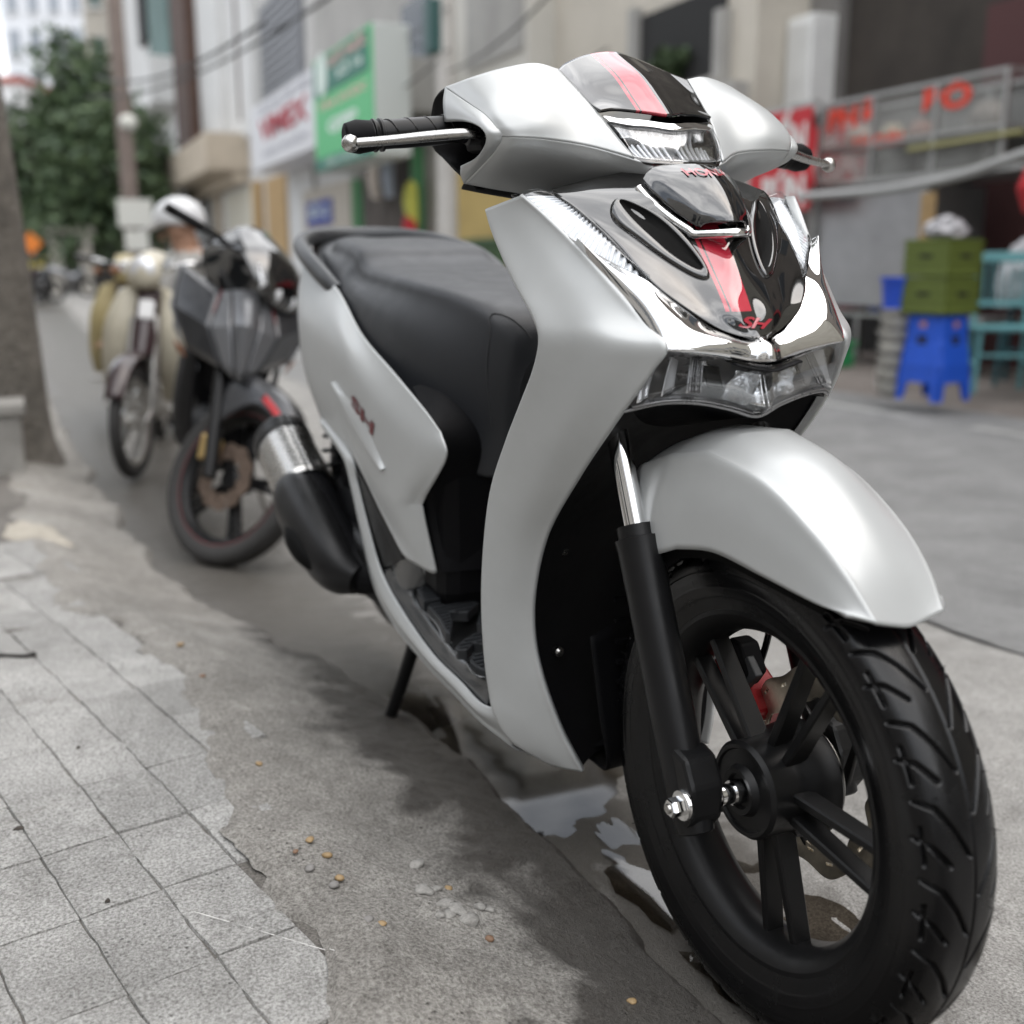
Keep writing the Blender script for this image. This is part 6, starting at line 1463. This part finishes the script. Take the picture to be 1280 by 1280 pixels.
# what stands below and behind that tree
def far_building(label, a, b, top, m, win_rows, win_cols, wm, depth=8, roofm=None):
    a = np.array(a); b = np.array(b); d = b - a; d[2] = 0; L = np.linalg.norm(d); ang = math.atan2(d[1], d[0])
    r = empty('apartment_block', ((a[0] + b[0]) / 2, (a[1] + b[1]) / 2, -.3), ang); tag(r, label, 'building')
    # local x along the facade, local +y towards the back
    s = 1 if (np.cross(d / L, [0, 0, 1.0]) @ (np.array([.95, -.74, 0]) - a)) > 0 else -1
    box('wall', (0, s * depth / 2, top / 2), (L, depth, top), m, r)
    box('roof', (0, s * depth / 2, top + .2), (L + .4, depth + .4, .4), roofm or wall_g, r)
    for i in range(win_rows):
        for j in range(win_cols):
            w_ = box('window', ((j + .5) / win_cols * L - L / 2, -s * .03, top * (.12 + .86 * (i + .5) / win_rows)), (L / win_cols * .5, .12, top / win_rows * .5), wm, r)
            box('sill', ((j + .5) / win_cols * L - L / 2, -s * .12, top * (.12 + .86 * (i + .5) / win_rows) - top / win_rows * .28), (L / win_cols * .6, .16, .12), wall_w, w_)
    return r
far_building('white high rise block far beyond the leafy tree', (-107.3, -0.3973, 9.989), (-104.5, 6.083, 9.989), 36, mat('hazy_white', (.70, .72, .75), .8), 9, 4, mat('hazy_glass', (.30, .33, .37), .4))
far_building('plain white block with red roof edge beyond the leafy tree', (-80.04, -3.296, 7.585), (-78.49, 0.262, 7.585), 12.5, mat('plain_white', (.78, .78, .78), .8), 3, 2, mat('pale_glass', (.5, .5, .5), .4), roofm=mat('red_roof', (.42, .13, .10), .8))
far_building('weathered beige block behind the leafy tree', (-72.37, 3.824, 7.201), (-71.14, 6.649, 7.201), 24, mat('weathered_beige', (.42, .39, .34), .9, var=.2, vscale=.5), 5, 2, mat('shutter_dull', (.10, .14, .13), .7))
far_building('low grey gatehouse with pale pillars under the tree', (-50.13, -2.452, 1.015), (-48.06, 2.303, 1.015), 3.2, mat('gate_grey', (.17, .16, .15), .9, var=.3, vscale=.8), 1, 4, dark, 3)
gp = empty('gate', (-42.76, 0.9756, -0.1993)); tag(gp, 'pale gate pillar pair under the leafy tree', 'gate')
for k in (-.55, .45): box('pillar', (0, k, 1.1), (.4, .42, 2.4), mat('pillar_pale', (.50, .47, .42), .9, var=.2, vscale=2), gp)
box('lintel', (0, -.05, 2.4), (.5, 1.7, .25), MATS['pillar_pale'], gp)
os_ = empty('road_sign', (-32.27, -0.456, 0.0641)); tag(os_, 'small orange diamond road sign on a thin post near the gate', 'sign')
tube('post', [(0, 0, -.2), (0, 0, 1.55)], .03, metal_s, os_, 8); prism('plate', [(-.30, 0), (0, -.30), (.30, 0), (0, .30)], (.04, 0, 1.45), (0, 1, 0), (0, 0, 1), .02, mat('sign_orange', (.75, .22, .03), .5), os_)
prism('yellow_plate', [(-.36, -.13), (.36, -.13), (.36, .13), (-.36, .13)], (.04, 0, .92), (0, 1, 0), (0, 0, 1), .02, mat('sign_yellow', (.42, .36, .08), .6), os_)
# parked bikes far down the street as small dark shapes
for k, (u, v, col, nm_) in enumerate((((-27.76, -0.3851, 0.0213), 0, maroon, 'dark red'), ((-29.82, -0.0173, -0.0029), 0, charcoal, 'charcoal'), ((-33.86, 0.9966, 0.0114), 0, mid_grey, 'grey'))):
    r = empty('parked_motorbike', u, .4 + .5 * k); tag(r, '%s motorbike parked far down the street by the gate' % nm_, 'motorbike')
    for x in (0, -1.25):
        wl = lathe('wheel', [(-.05, .20), (-.05, .28), (.05, .28), (.05, .20), (-.05, .20)], rubber, r, 18, (x, 0, .28))
    patch('body', [sym_row([(-.1, -.06, .75), (-.1, 0, .8)]), sym_row([(-.4, -.12, .5), (-.4, 0, .6)]), sym_row([(-.8, -.14, .7), (-.8, 0, .8)]), sym_row([(-1.4, -.1, .75), (-1.4, 0, .85)])], col, r, 10, 8, thick=.15)
    tube('handlebar', [(-.3, -.33, 1.0), (-.22, 0, 1.02), (-.3, .33, 1.0)], .03, satin, r, 8, 8); tube('fork', [(0, 0, .28), (-.25, 0, 1.0)], .04, satin, r, 8)

# overhead cables
cabm = mat('cable_black', (.015, .015, .015), .6)
for k, (a, b, sag) in enumerate((((-21.56, 0.8041, 4.273), (-8.718, 1.258, 2.822), .25), ((-21.55, 0.6387, 3.917), (-8.478, 2.013, 3.194), .3), ((-14.06, 4.85, 3.478), (-9.402, 4.2, 3.464), .10), ((-14.04, 4.85, 3.764), (-25.3, 5.9, 4.893), .5), ((-22.14, 5.8, 5.517), (-14.03, 4.85, 4.288), .3), ((-16.61, 6, 3.204), (-12.15, 6.3, 3.571), .1))):
    a = np.array(a); b = np.array(b)
    c = tube('overhead_cable', [a + (b - a) * t - np.array([0, 0, sag * 4 * t * (1 - t)]) for t in np.linspace(0, 1, 14)], .018 if k < 2 else .015, cabm, None, 6)
    tag(c, ['upper black cable slung across the street before the brown cladding', 'lower black cable slung across the street before the white pilasters', 'black cable running up from the concrete pole over the beige house', 'slack black cable from the concrete pole to the shutter house', 'short black cable between the green sign house and the concrete pole', 'black cable along the wall above the ochre ground floor'][k], 'cable')

# ================================================================== food stall on the far pavement
alu = mat('stall_aluminium', (.42, .42, .41), .4, .7, var=.1, vscale=6); stain_s = mat('stall_steel', (.40, .40, .41), .35, .8, var=.15, vscale=4)
def film_mat():
    m = bpy.data.materials.new('dusty_film'); m.use_nodes = True; t = m.node_tree; t.nodes.clear()
    o = t.nodes.new('ShaderNodeOutputMaterial'); mx_ = t.nodes.new('ShaderNodeMixShader'); tr_ = t.nodes.new('ShaderNodeBsdfTransparent'); df = t.nodes.new('ShaderNodeBsdfDiffuse')
    n = t.nodes.new('ShaderNodeTexNoise'); n.inputs['Scale'].default_value = 4; n.inputs['Detail'].default_value = 6; co = t.nodes.new('ShaderNodeTexCoord'); t.links.new(co.outputs['Object'], n.inputs['Vector'])
    q = t.nodes.new('ShaderNodeMapRange'); q.inputs[1].default_value = .3; q.inputs[2].default_value = .7; q.inputs[3].default_value = .12; q.inputs[4].default_value = .34; t.links.new(n.outputs['Fac'], q.inputs[0])
    df.inputs['Color'].default_value = (.42, .42, .40, 1); t.links.new(q.outputs[0], mx_.inputs[0]); t.links.new(tr_.outputs[0], mx_.inputs[1]); t.links.new(df.outputs[0], mx_.inputs[2]); t.links.new(mx_.outputs[0], o.inputs['Surface'])
    return m
pane_m = film_mat()
dc = empty('display_case', (0, 0, 0)); tag(dc, 'aluminium framed glass food display case with red lettering', 'display case')
c0, c1 = (-7.504, 6, 1.59), (-5.408, 6, 2.28)
DX0, DX1 = sorted((c0[0], c1[0])); DZ0, DZ1 = c0[2] + .0, c1[2]; DY0, DY1 = 6.0, 6.55
for x in (DX0, DX0 + (DX1 - DX0) * .33, DX0 + (DX1 - DX0) * .67, DX1):
    for y in (DY0, DY1): box('post', (x, y, (DZ0 + DZ1) / 2), (.035, .035, DZ1 - DZ0), alu, dc)
for z in (DZ0, (DZ0 + DZ1) / 2 - .05, DZ1):
    for y in (DY0, DY1): box('rail', ((DX0 + DX1) / 2, y, z), (DX1 - DX0 + .04, .03, .03), alu, dc)
    for x in (DX0, DX1): box('rail', (x, (DY0 + DY1) / 2, z), (.03, DY1 - DY0, .03), alu, dc)
for k in range(3):
    x = DX0 + (DX1 - DX0) * (k + .5) / 3; box('pane', (x, DY0 + .002, (DZ0 + DZ1) / 2), ((DX1 - DX0) / 3 - .04, .006, DZ1 - DZ0 - .04), pane_m, dc)
box('pane', (DX0 + .002, (DY0 + DY1) / 2, (DZ0 + DZ1) / 2), (.006, DY1 - DY0 - .04, DZ1 - DZ0 - .04), pane_m, dc)
box('back_panel', ((DX0 + DX1) / 2, DY1 + .03, (DZ0 + DZ1) / 2), (DX1 - DX0, .02, DZ1 - DZ0), mat('case_back', (.20, .20, .19), .6, var=.25, vscale=2), dc)
sr = mat('stall_red', (.72, .05, .02), .6); DH = DZ1 - DZ0; DW = DX1 - DX0
text_obj('letters', 'PHỞ', sr, dc, (DX0 + DW * .20, DY0 - .012, DZ1 - DH * .22), (1, 0, 0), (0, 0, 1), DH * .34, 0, width=DW * .30, bold=.05)
text_obj('letters', 'BÒ', sr, dc, (DX0 + DW * .72, DY0 - .012, DZ1 - DH * .20), (1, 0, 0), (0, 0, 1), DH * .34, 0, width=DW * .24, bold=.05)
text_obj('letters', 'TÁI CHÍN', sr, dc, (DX0 + DW * .36, DY0 - .012, DZ1 - DH * .55), (1, 0, 0), (0, 0, 1), DH * .18, 0, width=DW * .30, bold=.04)
box('shelf', ((DX0 + DX1) / 2, (DY0 + DY1) / 2, DZ0 + DH * .42), (DW, DY1 - DY0 - .05, .02), alu, dc)
tube('yellow_rail', [(DX0 + DW * .55, DY0 - .03, DZ0 + DH * .30), (DX1 + .2, DY0 - .03, DZ0 + DH * .33)], .018, mat('yellow_strip', (.32, .30, .12), .6), dc, 8)
for (tx, tw, th_, tcol) in ((.10, .12, .20, (.5, .42, .36)), (.46, .10, .16, (.36, .22, .18)), (.80, .13, .22, (.30, .27, .24)), (.30, .11, .17, (.45, .40, .30))):
    g_ = lathe('food_tray', [(0, 0), (0, tw), (th_ * .5, tw * 1.15), (th_, tw * .7), (th_ * 1.1, 0)], mat('tray%d' % int(tx * 100), tcol, .7, var=.3, vscale=20), None, 18, (DX0 + DW * tx, 6.27, DZ0 + DH * .42 + .012), 'z')
    tag(g_, {10: 'beige heaped food tray', 46: 'reddish brown heaped food tray', 80: 'dark grey heaped food tray', 30: 'cream heaped food tray'}[int(tx * 100)] + ' inside the glass display case', 'food tray')
ct = empty('stall_counter', (0, 0, 0)); tag(ct, 'dull steel stall counter carrying the glass display case', 'counter')
kz = c0[2]; CX0 = (-7.51, 5.95, 1.107)[0]
GZ = float(road_z(-5)) + .09
box('cabinet', ((CX0 + DX1) / 2 - .35, 6.30, (kz + GZ) / 2 + .22), (DX1 - CX0 - .7, .62, (kz - GZ) * .62), stain_s, ct)
box('worktop', ((CX0 + DX1) / 2 + .25, 6.27, kz - .02), (DX1 - CX0 + 1.1, .75, .04), alu, ct)
for x in (CX0 + .02, DX1 + .6): box('leg', (x, 5.97, (kz + GZ) / 2), (.05, .05, kz - GZ), alu, ct); box('leg', (x, 6.57, (kz + GZ) / 2), (.05, .05, kz - GZ), alu, ct)
box('lower_shelf', ((CX0 + DX1) / 2, 6.27, GZ + .45), (DX1 - CX0, .6, .03), alu, ct)
text_obj('letters', 'KÍNH', mat('dull_blue_text', (.06, .07, .1), .6), ct, (CX0 + .42, 5.98, kz - .14), (1, 0, 0), (0, 0, 1), .11, 0, width=.25)
rs_ = empty('banner', (0, 0, 0)); tag(rs_, 'red menu banner with white capitals hanging left of the stall counter', 'banner')
b0, b1 = (-8.132, 5.7, 2.238), (-7.263, 5.7, 1.361); rect('sheet', b0, b1, 5.70, 5.72, mat('banner_red', (.55, .03, .04), .7), rs_)
bw, bh = abs(b1[0] - b0[0]), abs(b1[2] - b0[2]); bx = (b0[0] + b1[0]) / 2; wt = mat('banner_white', (.75, .70, .68), .7)
text_obj('letters', 'MIẾN', wt, rs_, (bx + bw * .05, 5.69, b0[2] - bh * .32), (1, 0, 0), (0, 0, 1), bh * .40, 0, width=bw * .80, bold=.05)
text_obj('letters', 'BÚN', wt, rs_, (bx + bw * .10, 5.69, b0[2] - bh * .82), (1, 0, 0), (0, 0, 1), bh * .40, 0, width=bw * .72, bold=.05)
rect('hanging_rail', (b0[0] - .05, 0, b0[2]), (b1[0] + .05, 0, b0[2] + .04), 5.70, 5.75, alu, rs_)
rs2 = empty('banner', (0, 0, 0)); tag(rs2, 'pink and red menu banner seen through the glass display case', 'banner')
b0, b1 = (-8.688, 6.8, 2.258), (-7.775, 6.8, 1.497); rect('sheet', b0, b1, 6.8, 6.82, MATS['banner_red'], rs2)
text_obj('letters', 'GÀ', mat('banner_pink', (.65, .45, .42), .7), rs2, ((b0[0] + b1[0]) / 2, 6.79, (b0[2] + b1[2]) / 2), (1, 0, 0), (0, 0, 1), abs(b0[2] - b1[2]) * .8, 0, width=abs(b1[0] - b0[0]) * .8, bold=.05)
# white appliance boxes on the wall
for (a, b, lab) in (((-9.811, 6.75, 3.669), (-9.2, 6.75, 2.793), 'larger white air conditioner casing on the dark wall'), ((-9.087, 6.75, 3.362), (-8.664, 6.75, 2.408), 'narrow white air conditioner casing lower on the dark wall')):
    ac = empty('air_conditioner', (0, 0, 0)); tag(ac, lab, 'air conditioner')
    rect('casing', a, b, 6.75, 7.16, mat('ac_white', (.80, .80, .78), .5, var=.08, vscale=4), ac, .02)
    x0, x1 = sorted((a[0], b[0])); z0, z1 = sorted((a[2], b[2]))
    for k in range(10): box('louvre', ((x0 + x1) / 2, 6.74, z0 + (z1 - z0) * (k + .7) / 11), ((x1 - x0) * .8, .02, (z1 - z0) * .05), MATS['ac_white'], ac)
    box('bracket', ((x0 + x1) / 2, 7.1, z0 - .03), ((x1 - x0) * .9, .3, .04), metal_s, ac)
# awning pipe
aw = tube('awning_pipe', [(-6.717, 5.2, 1.428), (-5.66, 5.1, 1.412), (-4.764, 4.9, 1.433), (-3.816, 4.6, 1.513)], .035, alu, None, 12, 20); tag(aw, 'pale curved awning pipe crossing in front of the display case', 'pipe')

# clutter round the counter
def basin(label, c, r, h, m):
    o = empty('basin', c); tag(o, label, 'basin')
    lathe('bowl_wall', [(0, 0), (0, r * .75), (h * .9, r), (h, r * 1.06), (h, r * 1.0), (h * .1, r * .72), (.012, 0)], m, o, 28, (0, 0, 0), 'z'); lathe('rim', [(h - .012, r * 1.03), (h + .006, r * 1.03), (h + .006, r * 1.10), (h - .012, r * 1.10), (h - .012, r * 1.03)], m, o, 28, (0, 0, 0), 'z')
    return o
basin('dark red plastic basin on the lower counter shelf', (CX0 + .35, 6.2, GZ + .466), .17, .13, mat('basin_red', (.30, .02, .03), .4))
basin('blue plastic basin beside the red one on the counter shelf', (CX0 + .75, 6.2, GZ + .466), .15, .12, mat('basin_blue', (.03, .07, .40), .4))
basin('pale steel basin at the far end of the counter shelf', (CX0 + 1.15, 6.25, GZ + .466), .16, .11, stain_s)
gb = empty('low_bench', (CX0 + .45, 5.75, .015)); tag(gb, 'low green plastic bench in front of the steel counter', 'bench')
box('seat', (0, 0, .20), (.75, .26, .03), mat('bench_green', (.03, .30, .10), .5), gb, bevel=.006)
for x in (-.32, .32): box('leg', (x, 0, .095), (.04, .24, .19), MATS['bench_green'], gb)
# stack of blue plastic stools
blue = mat('stool_blue', (.02, .10, .60), .4, var=.08, vscale=10)
def stool_mesh(name, parent, m, h=.45, wt_=.135, wb=.165):
    parts = []; ring = []
    rw, th = 4, .006
    def sq(w, z, rr=.25):
        pts = []
        for cx, cy in ((1, 1), (-1, 1), (-1, -1), (1, -1)):
            a0 = math.atan2(cy, cx)
            for da in (-.5, 0, .5): pts.append((cx * w * (1 - rr) + w * rr * math.cos(a0 + da) * 1.2, cy * w * (1 - rr) + w * rr * math.sin(a0 + da) * 1.2, z))
        return pts
    V = sq(wt_ * .92, h) + sq(wt_, h - .012) + sq(wt_ * 1.02, h - .16) + sq(wt_ * 1.02 + (wb - wt_) * .7, h - .33)
    F = [tuple(range(12))] + [(i * 12 + j, i * 12 + (j + 1) % 12, (i + 1) * 12 + (j + 1) % 12, (i + 1) * 12 + j) for i in range(3) for j in range(12)]
    parts.append((np.array(V), F))
    for cx, cy in ((1, 1), (-1, 1), (-1, -1), (1, -1)):
        for dx, dy in ((1, 0), (0, 1)):
            a, b = wt_ * 1.04, wb
            V = np.array([(cx * a, cy * a, h - .2), (cx * (a - dx * .09), cy * (a - dy * .09), h - .2), (cx * (b - dx * .055), cy * (b - dy * .055), 0), (cx * b, cy * b, 0)])
            V2 = V - np.array([cx * (0 if dx else .008), cy * (0 if dy else .008), 0])
            parts.append((np.vstack([V, V2]), [(0, 1, 2, 3), (7, 6, 5, 4), (0, 4, 5, 1), (1, 5, 6, 2), (2, 6, 7, 3), (3, 7, 4, 0)]))
    V, F = join_data(parts)
    return mesh_obj(name, V, F, m, parent, smooth=False)
sp0 = np.array((-4.561, 4.583, 0.02)); SZ = .01
snames = ['lowest blue plastic stool in the stack of stools', 'second blue plastic stool from the bottom of the stack', 'third blue plastic stool from the bottom of the stack', 'topmost blue plastic stool of the stack under the crates']
for k in range(4):
    s_ = empty('plastic_stool', (sp0[0], sp0[1] + .1, SZ + .035 * k), R(8)); tag(s_, snames[k], 'stool', 'stacked blue stools')
    stool_mesh('shell', s_, blue)
    for a in range(4):
        q = box('hand_hole', (.144 * math.cos(a * math.pi / 2), .144 * math.sin(a * math.pi / 2), .30), (.006 if a % 2 == 0 else .07, .07 if a % 2 == 0 else .006, .03), dark, s_)
        if k == 3: box('moulded_badge', (.140 * math.cos(a * math.pi / 2), .140 * math.sin(a * math.pi / 2), .385), (.006 if a % 2 == 0 else .05, .05 if a % 2 == 0 else .006, .04), mat('badge_orange', (.45, .22, .15), .5), s_)
stop = SZ + .105 + .45
# olive crates on the stools
olive = mat('crate_olive', (.13, .17, .035), .55, var=.1, vscale=8)
for k in range(2):
    c_ = empty('plastic_crate', (sp0[0], sp0[1] + .1, stop + .235 * k + .002), R(8)); tag(c_, ['lower olive green plastic crate standing on the blue stools', 'upper olive green plastic crate with a bag on it'][k], 'crate', 'olive crates')
    w_, h_ = .32, .23
    for a in range(4):
        box('side', (w_ / 2 * math.cos(a * math.pi / 2), w_ / 2 * math.sin(a * math.pi / 2), h_ / 2), (.012 if a % 2 == 0 else w_ + .012, w_ + .008 if a % 2 == 0 else .012, h_), olive, c_)
        for z in (.02, .09, .15, .21): box('rib', ((w_ / 2 + .008) * math.cos(a * math.pi / 2), (w_ / 2 + .008) * math.sin(a * math.pi / 2), z), (.012 if a % 2 == 0 else w_ + .03, w_ + .026 if a % 2 == 0 else .012, .014), olive, c_)
        box('hand_slot', ((w_ / 2 + .004) * math.cos(a * math.pi / 2), (w_ / 2 + .004) * math.sin(a * math.pi / 2), .125), (.010 if a % 2 == 0 else .10, .10 if a % 2 == 0 else .010, .022), dark, c_)
    box('base', (0, 0, .008), (w_, w_, .012), olive, c_)
# stack of enamel bowls with a blue tub on top
enam = mat('bowl_grey', (.70, .69, .65), .4, var=.2, vscale=14); enam2 = mat('bowl_dark', (.36, .35, .33), .4, var=.2, vscale=14)
pb0 = np.array((-4.785, 4.532, 0.02)); bz = .01
nbowl = 20
for k in range(nbowl):
    o = lathe('stacked_bowl', [(0, 0), (0, .055), (.004, .06), (.034, .098), (.040, .104), (.036, .098), (.008, .055), (.008, 0)], enam if k % 3 else enam2, None, 28, (0, 0, 0), 'z')
    o.location = (pb0[0] + .006 * rng.randn(), pb0[1] + .006 * rng.randn(), bz + .0285 * k); o.rotation_euler = (.03 * rng.randn(), .03 * rng.randn(), 0)
    tag(o, ('pale grey bowl in the tall leaning bowl stack' if k % 3 else 'darker grey bowl in the tall leaning bowl stack'), 'bowl', 'pale stacked bowls' if k % 3 else 'dark stacked bowls')
tb = empty('plastic_tub', (pb0[0], pb0[1], bz + .0285 * nbowl + .012)); tag(tb, 'bright blue plastic tub on top of the bowl stack', 'tub')
lathe('tub_wall', [(0, 0), (0, .085), (.18, .105), (.195, .112), (.20, .108), (.18, .1), (.01, .08), (.01, 0)], mat('tub_blue', (.02, .08, .55), .35), tb, 32, (0, 0, 0), 'z'); lathe('tub_rim', [(.185, .108), (.205, .108), (.205, .116), (.185, .116), (.185, .108)], MATS['tub_blue'], tb, 32, (0, 0, 0), 'z')
# teal wooden chairs
def chair(label, loc, rz, m, h=.86):
    r = empty('wooden_chair', loc, rz); tag(r, label, 'chair', 'painted chairs')
    for sx in (-1, 1):
        tube('leg', [(.20, sx * .19, 0), (.17, sx * .17, .43)], .018, m, r, 8); tube('back_leg', [(-.22, sx * .18, 0), (-.17, sx * .17, .43), (-.24, sx * .17, h)], .018, m, r, 8, 10)
        tube('stretcher', [(.19, sx * .18, .2), (-.20, sx * .18, .2)], .012, m, r, 8)
    box('seat', (0, 0, .44), (.40, .40, .03), m, r, bevel=.008); box('top_rail', (-.235, 0, h - .03), (.025, .37, .07), m, r, (0, -.15, 0), .006); box('mid_rail', (-.195, 0, .60), (.02, .34, .035), m, r, (0, -.15, 0))
    for k in range(5): tube('spindle', [(-.195, -.12 + .06 * k, .60), (-.233, -.12 + .06 * k, h - .05)], .008, m, r, 6)
    tube('stretcher', [(.185, -.18, .26), (.185, .18, .26)], .012, m, r, 8)
    return r
teal_c = mat('chair_teal', (.12, .32, .34), .5, var=.1, vscale=10); teal_d = mat('chair_dark_teal', (.02, .10, .12), .5); green_c = mat('chair_green', (.05, .28, .10), .5)
cz0 = np.array((-4.715, 5.433, 0.02))
chair('pale teal wooden chair beside the blue stool stack', (cz0[0] - .02, cz0[1] + .02, .01), R(-38), teal_c, .95)
chair('dark teal wooden chair heaped with bags behind the pale teal chair', (cz0[0] - .25, cz0[1] + .55, .01), R(-55), teal_d, .95)
chair('green wooden chair at the stall table', (cz0[0] + .35, cz0[1] + .45, .01), R(-40), green_c)
tbq = empty('stall_table', (cz0[0] + .9, cz0[1] + .5, .01)); tag(tbq, 'wooden topped stall table beside the green chair', 'table')
box('top', (0, 0, .74), (.9, .6, .03), wood, tbq, bevel=.005)
for x in (-.4, .4):
    for y in (-.25, .25): box('leg', (x, y, .365), (.04, .04, .73), teal_d, tbq)
# plastic bag bundles
bagm = mat('bag_plastic', (.55, .54, .56), .3, var=.3, vscale=14, bump=1.0, bscale=22, bdist=.03)
def bag(label, c, s):
    bm = bmesh.new(); bmesh.ops.create_icosphere(bm, subdivisions=4, radius=1)
    for v in bm.verts:
        n_ = noise.fractal(v.co * 2.2 + Vector((c[0], c[1], 0)), .8, 2, 5); v.co *= 1 + .32 * n_
        v.co.x *= s[0]; v.co.y *= s[1]; v.co.z *= s[2]
        v.co.z = max(v.co.z, -s[2] * .62)
    me = bpy.data.meshes.new('plastic_bag'); bm.to_mesh(me); bm.free(); me.materials.append(bagm); me.polygons.foreach_set('use_smooth', [True] * len(me.polygons))
    o = bpy.data.objects.new('plastic_bag', me); COL.objects.link(o); o.location = c; tag(o, label, 'bag'); return o
bag('large crumpled grey plastic bag heaped on the dark teal chair', (cz0[0] - .27, cz0[1] + .50, .455 + .30), (.21, .19, .30))
bag('small crumpled plastic bag on the upper olive crate', (sp0[0], sp0[1] + .1, stop + .47 + .055), (.13, .11, .085))
lan = lathe('red_lantern', [(-.17, 0), (-.17, .05), (-.14, .11), (0, .16), (.14, .11), (.17, .05), (.17, 0)], mat('lantern_red', (.5, .01, .02), .6), None, 20, (-4.109, 5, 1.329), 'z'); tag(lan, 'round red lantern hanging at the stall edge', 'lantern')
wp2 = box('wooden_board', (-5.427, 5.35, 1.14), (.12, .03, .5), wood, None); tag(wp2, 'upright raw wooden board leaning behind the olive crates', 'board')

# the row across the street goes on towards the viewer, outside the picture
h8 = house('brown grey house further along the row past the stall', (-5.2, 0, 0), (1.5, 0, 0), 7.0, 9.5, mat('brown_wall', (.20, .17, .145), .9, var=.2, vscale=.8))
h9 = house('cream house with tall windows further along past the brown grey house', (1.6, 0, 0), (24, 0, 0), 7.0, 11, mat('cream_wall', (.40, .37, .31), .9, var=.2, vscale=.8))
for hh, n in ((h8, 3), (h9, 6)):
    for i in range(n):
        for j in range(2):
            w_ = box('window', (-2.4 + 2.0 * i, -.03, 3.9 + 2.9 * j), (1.1, .1, 1.6), glass_d, hh); box('sill', (-2.4 + 2.0 * i, -.12, 3.02 + 2.9 * j), (1.3, .2, .08), wall_w, w_)
    box('shop_opening', (0, -.02, 1.35), (5, .06, 2.4), dark, hh); box('shop_fascia', (0, -.2, 2.75), (5.4, .4, .5), MATS['banner_red'] if hh is h8 else wall_g, hh)
far_building('unseen grey block added to close the sky gap reflected in the silver scooter', (42, -12, 0), (42, 14, 0), 13, wall_g, 4, 7, glass_d)  # added out of view to keep open sky out of the nose reflections
# row of houses on the near side of the street, behind the photographer
nb = empty('town_house', (0, -8.5, 0)); tag(nb, 'grey terrace of houses beside the paving blocks and street tree', 'building')
box('wall', (0, -3, 4.2), (48, 6, 8.4), wall_g, nb)
for i in range(13):
    for j in range(2):
        w_ = box('window', (-20.3 + 3.4 * i, .02, 1.6 + 3.4 * j), (1.6, .12, 2.0), glass_d, nb); box('sill', (-20.3 + 3.4 * i, .15, .5 + 3.4 * j), (1.9, .25, .1), wall_w, w_)
